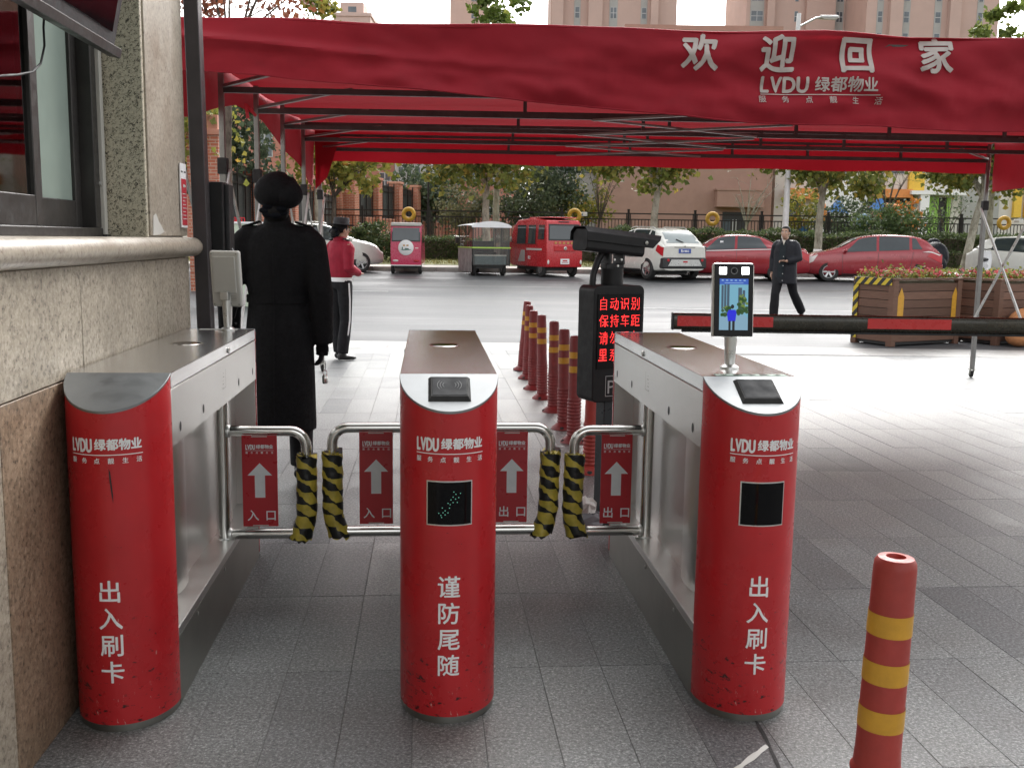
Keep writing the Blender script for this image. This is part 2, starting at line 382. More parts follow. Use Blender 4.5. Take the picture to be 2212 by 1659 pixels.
def paving():
    k = NT('flamed_granite_paving'); c = k.n('NewGeometry').outputs['Position']
    fine = k.noise(c, 125, 2, .8); mid = k.noise(c, 75, 3, .7); cloud = k.noise(c, 3.2, 5, .6); drift = k.noise(c, .8, 4, .6)
    col = k.ramp(fine, [(.32, (.015, .017, .018)), (.44, (.135, .145, .148)), (.56, (.20, .21, .212)), (.66, (.62, .635, .63))])
    col = k.mix(.5, col, k.ramp(mid, [(.34, (.03, .034, .036)), (.47, (.165, .175, .178)), (.55, (.19, .2, .202)), (.66, (.46, .475, .475))]))
    oi = k.n('ObjectInfo').outputs['Random']; at_ = k.n('Attribute', attribute_name='rnd').outputs['Fac']
    s_ = k.n('Math', operation='ADD'); k.l(oi, s_.inputs[0]); k.l(at_, s_.inputs[1]); fr = k.n('Math', operation='FRACT'); k.l(s_.outputs[0], fr.inputs[0])
    col = k.mix(1, col, k.ramp(fr.outputs[0], [(0, (.62, .63, .65)), (.10, (.80, .80, .81)), (.3, (.95, .95, .94)), (.8, (1.05, 1.05, 1.04)), (1, (1.22, 1.2, 1.17))]), 'MULTIPLY')
    col = k.mix(1, col, k.ramp(cloud, [(.3, (.90, .895, .88)), (.65, (1.04, 1.04, 1.04))]), 'MULTIPLY'); col = k.mix(1, col, k.ramp(drift, [(.35, (.88, .88, .88)), (.6, (1.05, 1.05, 1.05))]), 'MULTIPLY')
    sp = k.noise(c, 9, 6, .8); col = k.mix(k.ramp(sp, [(.72, (0, 0, 0)), (.76, (.6,)*3)]), col, (.03, .03, .028))
    k.set(col=col, rough=k.ramp(cloud, [(.3, (.36,)*3), (.7, (.52,)*3)]), spec=.45); k.bump(fine, .22, .003); return k.m
m_slab = paving()
m_slab_far = m_slab
m_bed = mat('mortar_bed', (.16, .162, .158), .9, var=.25, vs=20, bump=.3)
m_border = granite('pale_border_stone', (.30, .295, .285), (.2, .195, .19), (.40, .39, .38), 90, .5, rand=.12)
def asphalt():
    k = NT('damp_asphalt'); c = k.coord()
    f = k.noise(c, 60, 3); p = k.noise(k.coord('Object', (.12, .6, 1)), 1.1, 5, .6); q = k.noise(c, .5, 4)
    col = k.ramp(f, [(.3, (.07, .072, .076)), (.7, (.125, .128, .133))])
    col = k.mix(1, col, k.ramp(p, [(.35, (.75,)*3), (.65, (1.1,)*3)]), 'MULTIPLY')
    k.set(col=col, rough=k.ramp(p, [(.32, (.42,)*3), (.5, (.58,)*3), (.68, (.7,)*3)]), spec=.3); k.bump(f, .25, .006)
    return k.m
m_road = asphalt()
m_line = mat('worn_road_paint', (.27, .27, .265), .6, var=.35, vs=5, bump=.15, bs=60)
m_concrete = mat('kerb_concrete', (.40, .38, .35), .8, var=.15, vs=5, bump=.2, bs=40)
m_sidewalk = mat('far_pavement', (.43, .39, .35), .7, var=.1, vs=3)
m_soil = mat('bare_ground', (.14, .12, .08), .95, var=.3, vs=2, bump=.3, bs=10)
m_grassground = mat('dry_lawn', (.17, .17, .06), .95, var=.35, vs=2.5, bump=.5, bs=20)
m_beige = granite('beige_granite', (.42, .365, .285), (.12, .10, .078), (.60, .54, .44), 82, .5, bump=.1, stain=.3)
m_beige_pale = granite('pale_beige_granite', (.37, .325, .26), (.18, .14, .11), (.48, .43, .36), 85, .4, bump=.06)
m_brown = granite('brown_granite', (.29, .20, .13), (.06, .043, .03), (.44, .33, .235), 72, .55, bump=.14, stain=.3)
def leopard():
    k = NT('leopard_granite'); c = k.coord()
    wv = k.noise(c, 60, 2, .5); dis = k.mix(.12, c, wv)
    a = k.noise(dis, 92, 2.0, .55); col = k.ramp(a, [(.37, (.07, .062, .048)), (.42, (.16, .145, .105)), (.465, (.52, .48, .37)), (.7, (.62, .58, .46))])
    k.set(col=col, rough=.35); return k.m
m_leopard = leopard()
m_red = scuffed('turnstile_red', (.50, .019, .024), .28)
m_steel = steel('brushed_steel', (.66, .66, .64), .33, .06)
m_steel_top = steel('polished_cover_steel', (.74, .75, .75), .20, .06, (40, 1, 1))
m_steel_dull = steel('dull_base_steel', (.34, .34, .31), .38, .5)
m_plate = mat('satin_aluminium_plate', (.24, .25, .255), .38, .85, var=.05, rvar=.05)
m_chrome = steel('polished_tube', (.66, .65, .62), .16, .08)
m_alu = mat('silver_aluminium', (.62, .62, .6), .35, .8, var=.08)
m_white_plastic = mat('off_white_plastic', (.58, .57, .53), .45, var=.04)
m_black_plastic = mat('black_plastic', (.015, .015, .017), .5, var=.2)
m_black_gloss = mat('black_glass', (.004, .004, .005), .10, var=.1, rvar=.03, spec=.16)
m_dark_rubber = mat('dark_rubber', (.03, .03, .03), .8, var=.3, bump=.2)
m_white = mat('white_print', (.88, .88, .88), .5, var=.05, vs=14)
m_grey_print = mat('pale_print_on_cloth', (.56, .50, .47), .8, var=.1, vs=12)
m_board = mat('red_board', (.52, .024, .032), .35, var=.08)
def tape():
    k = NT('hazard_tape'); c = k.coord(); sep = k.n('SeparateXYZ'); k.l(c, sep.inputs[0])
    at2 = k.n('Math', operation='ARCTAN2'); k.l(sep.outputs['Y'], at2.inputs[0]); k.l(sep.outputs['X'], at2.inputs[1])
    m1 = k.n('Math', operation='MULTIPLY'); k.l(at2.outputs[0], m1.inputs[0]); m1.inputs[1].default_value = 1/(2*math.pi)*2
    m2 = k.n('Math', operation='MULTIPLY'); k.l(sep.outputs['Z'], m2.inputs[0]); m2.inputs[1].default_value = 9.5
    nz = k.noise(c, 14, 2); m4 = k.n('Math', operation='MULTIPLY'); k.l(nz, m4.inputs[0]); m4.inputs[1].default_value = .75
    band = k.n('Math', operation='MULTIPLY'); k.l(sep.outputs['Z'], band.inputs[0]); band.inputs[1].default_value = 21
    fl = k.n('Math', operation='FLOOR'); k.l(band.outputs[0], fl.inputs[0]); fm = k.n('Math', operation='MULTIPLY'); k.l(fl.outputs[0], fm.inputs[0]); fm.inputs[1].default_value = .37
    s = None
    for q in (m1, m2, m4, fm):
        if s is None: s = q.outputs[0]
        else: ad = k.n('Math', operation='ADD'); k.l(s, ad.inputs[0]); k.l(q.outputs[0], ad.inputs[1]); s = ad.outputs[0]
    fr = k.n('Math', operation='FRACT'); k.l(s, fr.inputs[0])
    col = k.ramp(fr.outputs[0], [(0, (.012, .012, .012)), (.46, (.74, .58, .09))], 'CONSTANT')
    k.set(col=k.mix(1, col, k.ramp(k.noise(c, 22, 4), [(.3, (.65,)*3), (.7, (1.1,)*3)]), 'MULTIPLY'), rough=.38)
    k.bump(k.noise(k.coord('Object', (1, 1, 1.5)), 34, 4), .5, .008); return k.m
m_tape = tape()
m_cloth = tarp('red_canopy_cloth', (.38, .020, .036), .16)
m_frame = mat('grey_canopy_steel', (.085, .075, .075), .5, .3, var=.25)
m_frame_post = mat('grey_post_steel', (.26, .26, .25), .42, .6, var=.15)
m_bollard = mat('faded_red_rubber', (.37, .042, .032), .5, var=.14, vs=14, bump=.08, bs=40)
m_bollard2 = mat('dark_red_rubber', (.24, .035, .035), .5, var=.2, vs=14, bump=.08, bs=40)
m_yellow = mat('amber_reflective_tape', (.62, .32, .03), .42, var=.12, vs=18, bump=.08)
m_boom_red = mat('boom_red', (.62, .035, .035), .3, var=.05)
m_boom_black = mat('boom_black', (.028, .024, .014), .26, .2, var=.2, coat=.3)
m_led = emis('red_led', (1, .03, .03), 1.2)
m_led_back = mat('led_panel_black', (.004, .004, .005), .4, var=.1, spec=.2)
m_sign_black = mat('black_cabinet_paint', (.011, .011, .012), .5, var=.15, spec=.3)
m_lamp_white = emis('white_fill_lamp', (1, 1, 1), 4)
m_dark_frame = mat('dark_bronze_frame', (.045, .042, .04), .4, .4, var=.2)
m_frost = mat('frosted_film_glass', (.30, .37, .33), .16, var=.1, vs=2)
m_black_post = mat('charcoal_post', (.05, .045, .048), .38, .3, var=.15)
m_notice_red = mat('notice_red', (.55, .03, .05), .4, var=.05)
m_wood = wood('planter_wood', (.105, .055, .038), (.215, .118, .08))
m_fence = mat('black_fence_paint', (.018, .014, .013), .45, .2, var=.2)
m_tyre_y = mat('yellow_painted_tyre', (.62, .36, .05), .6, var=.15, vs=6, bump=.15)
m_tyre_b = mat('blue_painted_tyre', (.28, .42, .55), .6, var=.15, vs=6, bump=.15)
m_brick = brickm('orange_brick', (.50, .16, .095), (.42, .13, .08), (.52, .38, .3))
m_brick_cap = mat('brick_cap_stone', (.52, .24, .17), .8, var=.1)
m_render_brown = mat('brown_render', (.37, .225, .175), .85, var=.07, vs=1.5, bump=.1, bs=30)
m_render_pink = mat('pink_tower_render', (.54, .39, .335), .85, var=.06, vs=.3)
m_render_pink2 = mat('pale_pink_tower_render', (.58, .44, .39), .85, var=.05, vs=.3)
m_render_grey = mat('grey_render', (.40, .40, .38), .85, var=.08, vs=.6)
m_render_white = mat('white_render', (.66, .63, .58), .8, var=.06, vs=.8)
m_render_red = mat('red_brown_render', (.46, .20, .15), .85, var=.08, vs=.6)
m_win = mat('window_glass_far', (.10, .12, .135), .08, var=.3, vs=.8, rvar=.03)
m_win_frame = mat('pale_window_frame', (.5, .5, .5), .5)
m_orange = mat('orange_panel', (.75, .28, .08), .6, var=.08)
m_sunyellow = mat('yellow_panel', (.78, .50, .06), .6, var=.08)
m_lime = mat('lime_panel', (.30, .55, .10), .6, var=.08)
m_playblue = mat('play_blue', (.06, .2, .5), .4)
m_bark = bark('plane_bark', (.16, .145, .11), (.42, .40, .33), 5)
m_bark_dark = bark('dark_bark', (.06, .045, .035), (.15, .12, .095), 9)
m_leaf_plane = leafmat('plane_leaves', [(0, (.08, .11, .026)), (.38, (.17, .205, .05)), (.7, (.33, .31, .075)), (1, (.56, .40, .09))])
m_leaf_yellow = leafmat('turning_leaves', [(0, (.13, .16, .035)), (.4, (.26, .27, .06)), (.75, (.42, .33, .07)), (1, (.55, .25, .06))])
m_leaf_hedge = leafmat('hedge_leaves', [(0, (.04, .065, .026)), (.55, (.09, .125, .048)), (.9, (.17, .205, .08)), (1, (.26, .28, .11))])
m_leaf_dark = leafmat('dark_evergreen_leaves', [(0, (.05, .075, .045)), (.65, (.115, .15, .088)), (1, (.22, .255, .14))])
m_leaf_red = leafmat('russet_leaves', [(0, (.16, .045, .03)), (.6, (.26, .09, .05)), (1, (.36, .16, .08))])
m_leaf_orange = leafmat('orange_leaves', [(0, (.4, .14, .03)), (.6, (.58, .24, .04)), (1, (.62, .36, .08))])
m_petal = leafmat('red_petals', [(0, (.32, .02, .04)), (.5, (.5, .05, .08)), (1, (.6, .2, .22))])
m_car_red = mat('car_red_paint', (.30, .012, .022), .22, .25, var=.06, vs=2, coat=.8, rvar=.06)
m_car_red2 = mat('car_red_paint_dusty', (.31, .018, .028), .24, .15, var=.06, vs=2, coat=.8, rvar=.06)
m_car_white = mat('car_white_paint', (.72, .71, .65), .25, .0, var=.03, vs=2, coat=.6, rvar=.06)
m_car_glass = mat('car_glass', (.035, .045, .05), .06, var=.2, vs=1, rvar=.02, spec=.9)
m_car_glass_pale = mat('car_rear_glass', (.22, .26, .26), .12, var=.15, vs=1, rvar=.04, spec=.9)
m_car_dark = mat('car_dark_trim', (.03, .03, .03), .55, var=.2)
m_tyre = mat('tyre_rubber', (.028, .027, .026), .8, var=.3, bump=.2)
m_rim = mat('alloy_rim', (.55, .55, .55), .3, .9, var=.05)
m_taillamp = mat('tail_lamp_red', (.5, .02, .03), .15, var=.1)
m_lamp_clear = mat('clear_lamp', (.75, .72, .68), .12, var=.05)
m_plate_blue = mat('blue_number_plate', (.045, .09, .36), .4)
m_skin = mat('skin', (.48, .29, .205), .5, var=.08, vs=20, bump=.05)
m_hair = mat('black_hair', (.006, .0055, .0055), .6, var=.3, vs=30, bump=.3, bs=120, spec=.2)
m_coat = mat('black_wool_coat', (.0055, .0055, .0065), .8, var=.25, vs=20, bump=.7, bs=9, spec=.18)
m_navy = mat('dark_navy_jacket', (.013, .014, .019), .6, var=.25, vs=12, bump=.4, bs=14, spec=.3)
m_trouser = mat('black_trousers', (.012, .012, .014), .75, var=.25, vs=12, bump=.3, bs=16, spec=.25)
m_jumper = mat('wine_red_jacket', (.30, .015, .035), .7, var=.15, vs=10, bump=.5, bs=14, spec=.25)
m_shoe = mat('black_leather_shoe', (.012, .012, .012), .35, var=.2)
m_ribbon = mat('navy_ribbon', (.003, .004, .007), .7, var=.3, spec=.12)
m_cream = mat('cream_collar', (.62, .58, .5), .8, var=.05)
m_pink = mat('pink_trike_paint', (.58, .045, .115), .3, .0, var=.06, coat=.5)
m_trike_red = mat('trike_red_paint', (.52, .022, .03), .28, .0, var=.08, coat=.5)
m_tentgrey = mat('grey_rain_cover', (.27, .25, .245), .5, var=.3, vs=5, bump=.4, bs=8)
m_pvc = glass('clear_rain_cover', (.80, .80, .76), .2)
m_pane = glass('vehicle_pane', (.55, .6, .58), .05)
m_bluegrey = mat('blue_grey_metal', (.16, .23, .26), .4, .3, var=.15)
m_hi_vis = mat('lime_reflective_strip', (.42, .62, .10), .5)
m_paper = mat('crumpled_white_bag', (.66, .64, .6), .6, var=.08, bump=.6, bs=12)
m_orange_fur = mat('tan_orange_cloth', (.55, .24, .10), .85, var=.15, vs=20, bump=.3)
# ------------------------------------------------------------------ the setting
def sheet(name, x0, x1, ys, zfn, mat_, kind='structure', nx=1):
    mb = MB(); mb.grid(lambda a, b: (x0+(x1-x0)*a, ys[round(b*(len(ys)-1))], zfn(ys[round(b*(len(ys)-1))])), nx, len(ys)-1)
    o = mb.build(name, mat_, None); return tag(o, kind=kind)
sheet('ground', -900, 900, [-60, 0, 13.9, 33.2, 36, 44, 60, 1600], lambda Y: gz(Y)-.16 if Y < 43 else gz(Y)-.02, m_soil)
sheet('road', -220, 260, [13.99, 20, 26, 33.02], lambda Y: gz(min(Y, 32.99)) - .004, m_road)
sheet('lawn_verge', -220, 260, [35.6, 37, 39, 41, 44.2, 60], lambda Y: gz(Y)+.012, m_grassground)
# road paint, each mark a part of the road
road = bpy.data.objects['road']
for (xa, xb, Y, wd) in [(-60, 8, 28.6, .12), (-3.6, 1.4, 26.6, .1), (7.5, 13.5, 24.4, .12), (-9, -3, 24.4, .12), (15.5, 21, 24.4, .12), (2.6, 9.2, 21.0, .1)]:
    mb = MB(); mb.quad((xa, Y-wd/2, gz(Y-wd/2)), (xb, Y-wd/2, gz(Y-wd/2)), (xb, Y+wd/2, gz(Y+wd/2)), (xa, Y+wd/2, gz(Y+wd/2)))
    mb.build('road_marking', m_line, road)
# far kerb in stones, pavement behind it
fp = tag(MB().span(-220, 260, 33.02, 35.7, .2, .494).build('far_pavement', m_sidewalk), kind='structure')
km = MB().span(0, .985, 0, .15, 0, .175).mesh('kerb_stone', .015); smooth_me(km)
for i in range(48):
    o = link('kerb_stone', km, fp, m_concrete if i == 0 else None); o.location = (-16.5+i, 32.87, gz(32.9)-.04)
# plaza: mortar bed and granite slabs in the direction of the lanes
bed = MB().span(-14, 26, -8, 13.35, -.15, -.0016).build('plaza_pavement', m_bed); tag(bed, kind='structure')
DU, DV = .2085, .716
sm = MB().span(-DU/2+.0010, DU/2-.0010, -DV/2+.0010, DV/2-.0010, -.008, 0).mesh('paving_slab', .0011, 1); sm.materials.append(m_slab)
cands = []
for i in range(-60, 110):
    for j in range(-3, 20):
        u = .375+DU/2+DU*i; v = 3.22+DV/2+DV*j; p = lane(u, v)
        if p.y > 13.0 or p.y < 1.6: continue
        if u < -1.06 and v < 4.7: continue
        if abs(p.x) > .52*p.y + .75: continue
        cands.append((p.y**2/max(.2, 1), u, v, p))
cands.sort(key=lambda c: c[3].length)
for _, u, v, p in cands[:300]:
    o = link('paving_slab', sm, bed); o.location = (p.x, p.y, random.uniform(-.0007, .0007)); o.rotation_euler = (random.uniform(-.0008, .0008), random.uniform(-.0008, .0008), TH)
rest = MB(); rv = []
for _, u, v, p in cands[300:]:
    rest.add([(q.co.x, q.co.y, q.co.z+random.uniform(-.001, .001)*0) for q in sm.vertices], [tuple(f.vertices) for f in sm.polygons], T(p.x, p.y, random.uniform(-.001, .001)) @ RZ(TH)); rv += [random.random()]*len(sm.vertices)
ro = rest.build('paving_slabs', m_slab, bed, fixn=False); tag(ro, kind='stuff')
ro.data.attributes.new('rnd', 'FLOAT', 'POINT').data.foreach_set('value', rv)
bmesh_border = MB().span(-.348, .348, -.29, .29, -.1, 0).mesh('border_stone', .004, 1); bmesh_border.materials.append(m_border)
for i in range(34):
    o = link('border_stone', bmesh_border, bed); o.location = (-9+.7*i, 13.06+.3, .001)
for i in range(34):
    o = link('border_stone', bmesh_border, bed); o.location = (-9.3+.7*i, 13.68, .0015+random.uniform(-.001, .001)); o.scale = (1, 1.0, 1)

# ------------------------------------------------------------------ guard house on the left
U0, V0 = -1.05, 3.0
gh = thing('guard_house', 'beige granite guard house with dark sliding window at the left edge', 'guard house', lane(U0, V0), TH)
GL = (-U0, -V0, 0)
def gpart(mb, name, mt, parent=gh, **k):
    return mb.build(name, mt, parent, loc=GL if parent is gh else None, **k)
gpart(MB().span(-4.2, -1.078, -2.6, 4.60, 0, 1.36), 'wall_core', m_concrete)
gpart(MB().span(-1.25, -1.078, 3.985, 4.60, 1.36, 3.86), 'wall_pier', m_concrete)
gpart(MB().span(-4.2, -1.25, 4.45, 4.60, 1.36, 3.86), 'end_wall', m_concrete)
gpart(MB().span(-4.2, -4.05, -2.6, 4.45, 1.36, 3.86), 'back_wall', m_render_white)
gpart(MB().span(-4.2, -1.06, -2.6, 1.0, 1.36, 3.86), 'near_wall', m_beige)
gpart(MB().span(-4.3, 6.4, -1.4, 2.7, 3.87, 4.1), 'roof', m_concrete)
for vv in (-1.3, 2.3): gpart(MB().span(5.9, 6.2, vv, vv+.3, 0, 3.87), 'roof_column', m_beige)
gpart(MB().span(-1.10, -1.06, 1.0, 3.985, 2.62, 3.86), 'lintel', m_beige)
def panel(v0, v1, z0, z1, mt, nm='stone_panel', u=-1.05, th=.026):
    return gpart(MB().span(u-th, u, v0+.0018, v1-.0018, z0+.0018, z1-.0018), nm, mt, bevel=.0025, seg=1)
panel(1.2, 1.9, 0, .996, m_beige); panel(1.9, 2.55, 0, .996, m_beige)
panel(2.55, 3.45, 0, .996, m_brown); panel(3.45, 4.02, 0, .996, m_brown); panel(4.02, 4.60, 0, .996, m_brown)
for a, b in ((1.2, 2.3), (2.3, 3.18), (3.18, 4.05), (4.05, 4.60)): panel(a, b, .996, 1.325, m_beige)
panel(4.0, 4.60, 1.412, 3.86, m_beige_pale, u=-1.052)
# speckled reveal beside the window
gpart(MB().span(-1.25, -1.054, 3.958, 3.984, 1.408, 3.86), 'window_reveal', m_leopard, bevel=.003, seg=1)
# rounded stone sill
prof = [(-1.078, 1.325), (-1.045, 1.325)] + [(-1.045+.047*math.sin(a), 1.367-.042*math.cos(a)) for a in [math.pi*i/10 for i in range(11)]] + [(-1.27, 1.409), (-1.27, 1.36), (-1.078, 1.36)]
si = MB(); n = len(prof)
vs = [(x, 1.2, z) for x, z in prof] + [(x, 4.70, z) for x, z in prof]
si.add(vs, [(i, (i+1) % n, n+(i+1) % n, n+i) for i in range(n)] + [tuple(range(n)), tuple(range(2*n-1, n-1, -1))])
gpart(si, 'sill', m_beige_pale, smooth=True, ang=35)
# window: dark aluminium frame, two sashes
win = gpart(MB().span(-1.30, -1.20, 1.0, 3.955, 1.409, 1.44).span(-1.30, -1.20, 1.0, 3.955, 2.56, 2.62).span(-1.30, -1.205, 3.86, 3.955, 1.44, 2.56).span(-1.30, -1.20, 1.0, 1.06, 1.44, 2.56), 'window', m_dark_frame, bevel=.003, seg=1)
def sash(v0, v1, u, gm, nm):
    s = MB(); s.span(u-.03, u, v0, v0+.07, 1.44, 2.56).span(u-.03, u, v1-.06, v1, 1.44, 2.56).span(u-.03, u, v0+.07, v1-.06, 1.44, 1.535).span(u-.03, u, v0+.07, v1-.06, 2.50, 2.56)
    s.build('sash', m_dark_frame, win, bevel=.003, seg=1)
    MB().span(u-.019, u-.013, v0+.07, v1-.06, 1.535, 2.50).build(nm, gm, win)
sash(3.30, 3.86, -1.255, m_frost, 'frosted_pane')
sash(1.9, 3.37, -1.215, glass('dark_reflecting_pane', (.45, .5, .47), .03), 'clear_pane')
sash(1.06, 1.97, -1.255, m_frost, 'frosted_pane')
MB().lathe([(.009, 0), (.009, .006)], 10, T(-1.204, 3.905, 1.60) @ RY(math.pi/2)).build('screw_cap', m_alu, win)
# interior seen through the pane
gpart(MB().span(-2.3, -1.5, 1.9, 2.9, 1.3, 1.42), 'desk', m_wood)
gpart(MB().box((-1.21, 3.968-.04, 2.0), (.038, .034, 1.17)), 'white_conduit', m_white_plastic, bevel=.004)
gpart(MB().box((-1.21, 3.928, 1.411), (.05, .045, .008)), 'conduit_foot', m_black_plastic)
def wallpt(x, y, u):
    d = ray(x, y); t = u/(d.x*CT + d.y*ST); p = EYE + d*t
    return Vector((p.x*CT+p.y*ST, -p.x*ST+p.y*CT, p.z))
cb = [wallpt(x, y, -1.14) for x, y in ((96, 20), (94, 60), (96, 100), (88, 138), (70, 156), (40, 162), (-20, 166))]
gpart(MB().tube(cb, .0035, 6), 'hanging_cable', m_black_plastic, smooth=True)
# peeling patch of old paste at the foot of the pier
gpart(MB().add([(-1.0505, 4.03, 1.415), (-1.0505, 4.13, 1.418), (-1.0505, 4.20, 1.43), (-1.0505, 4.12, 1.47), (-1.0505, 4.08, 1.50), (-1.0505, 4.04, 1.49)], [(0, 1, 2, 3, 4, 5)]), 'paste_residue', m_white_plastic)
# tilted dark screen hung under the eaves
A = wallpt(247, 112, -.99)
sc_ = thing('hanging_screen', 'tilted black screen hung above the guard house window', 'screen', lane(-.99, A.y-.7, A.z), TH)
tilt = math.radians(-12)
Mx = RY(-tilt)
MB().span(-.07, 0, -.95, .7, 0, .62, Mx).build('casing', m_black_plastic, sc_, bevel=.01)
MB().span(.001, .004, -.9, .64, .05, .58, Mx).build('screen_glass', m_black_gloss, sc_)
MB().span(-.02, .022, -.96, .705, -.018, .012, Mx).build('lower_rail', m_dark_frame, sc_, bevel=.004)
MB().tube([Mx @ Vector((.012, .40+.028*math.cos(a), .21+.036*math.sin(a))) for a in [.6+i*.42 for i in range(10)]], .004, 6).build('printed_emblem', m_render_white, sc_)
MB().bar((-.03, -.5, .55), (-.09, -.5, .95), .03).bar((-.03, .4, .55), (-.09, .4, .95), .03).build('bracket', m_dark_frame, sc_)
# charcoal post, black case with wires, notice
pt = thing('charcoal_post', 'tall charcoal steel post at the corner of the guard house', 'post', lane(-.99, 4.69), TH)
MB().bar((0.0, 0, 0), (-.052, 0, 3.86), .062, .085).build('post', m_black_post, pt, bevel=.003, seg=1)
MB().span(-.06, .06, -.06, .06, 0, .012).build('base_plate', m_black_post, pt)
bx = thing('black_case', 'black hanging case with loose wires behind the charcoal post', 'case', lane(-.985, 4.86, 1.16), TH)
MB().span(-.055, .055, -.09, .07, 0, .50).build('case', m_sign_black, bx, bevel=.008)
MB().span(.055, .075, -.05, .06, -.02, .49).build('door', m_black_plastic, bx, bevel=.004)
for k in range(3):
    MB().tube([(.075, 0, .2-.06*k), (.10, -.03, .16-.08*k), (.12, -.05-.02*k, .17-.1*k), (.09, -.06, .08-.1*k)], .0018, 5).build('wire', m_dark_rubber if k else m_alu, bx, smooth=True)
nb = thing('wall_notice', 'white and red notice sheet on the granite pier', 'notice', lane(-1.05, 4.52, 1.42), TH)
MB().span(.001, .006, -.055, .05, .03, .30).build('board', m_white, nb)
MB().span(.0065, .0075, -.045, .042, .04, .235).build('red_panel', m_notice_red, nb)
pr = Print().rect(-.022, .022, .200, .212)
for k in range(8): pr.rect(-.035, .034-.012*(k % 3), .065+.015*k, .069+.015*k)
pr.build('lettering', m_grey_print, nb, lambda x, y: Vector((.0085, x, y)))
pr = Print().rect(-.042, -.012, .262, .268).rect(.008, .04, .262, .268); pr.build('lettering', m_black_plastic, nb, lambda x, y: Vector((.0068, x, y)))
# ------------------------------------------------------------------ turnstiles
AX, BY, TL, TZ = .145, .17, 1.46, 1.02
_tab = []; _s = 0; _pp = None
for i in range(201):
    ph = -math.pi/2 + math.pi*i/200; p = (AX*math.sin(ph), -BY*math.cos(ph))
    if _pp: _s += math.hypot(p[0]-_pp[0], p[1]-_pp[1])
    _tab.append((_s, ph)); _pp = p
_half = _tab[-1][0]/2
def arc(s, z, off=.0012):
    s = max(.0001, min(2*_half-.0001, s+_half)); lo = min(range(1, 201), key=lambda i: abs(_tab[i][0]-s)); lo = max(1, lo)
    if _tab[lo][0] < s and lo < 200: lo += 1
    f = (s-_tab[lo-1][0])/(_tab[lo][0]-_tab[lo-1][0]); ph = _tab[lo-1][1]+f*(_tab[lo][1]-_tab[lo-1][1])
    nx, ny = math.sin(ph)/AX, -math.cos(ph)/BY; L = math.hypot(nx, ny)
    return Vector((AX*math.sin(ph)+off*nx/L, -BY*math.cos(ph)+off*ny/L, z))
def halfell(a, b, n=36): return [(a*math.sin(-math.pi/2+math.pi*i/n), -b*math.cos(-math.pi/2+math.pi*i/n)) for i in range(n+1)]
slope = lambda y: TZ + .5*y
def logo(p, x, y, k=1.0, small=True):
    p.text('LVDU', x-.068*k, y, .054*k, bold=.03, fit=.070*k); p.text('绿都物业', x+.040*k, y+.001*k, .034*k, bold=.034, fit=.128*k)
    p.rect(x-.106*k, x+.108*k, y-.0305*k, y-.028*k)
    if small: p.text('服务点靓生活', x, y-.046*k, .0175*k, bold=.012, pitch=.0385*k)
LANE_V = .93
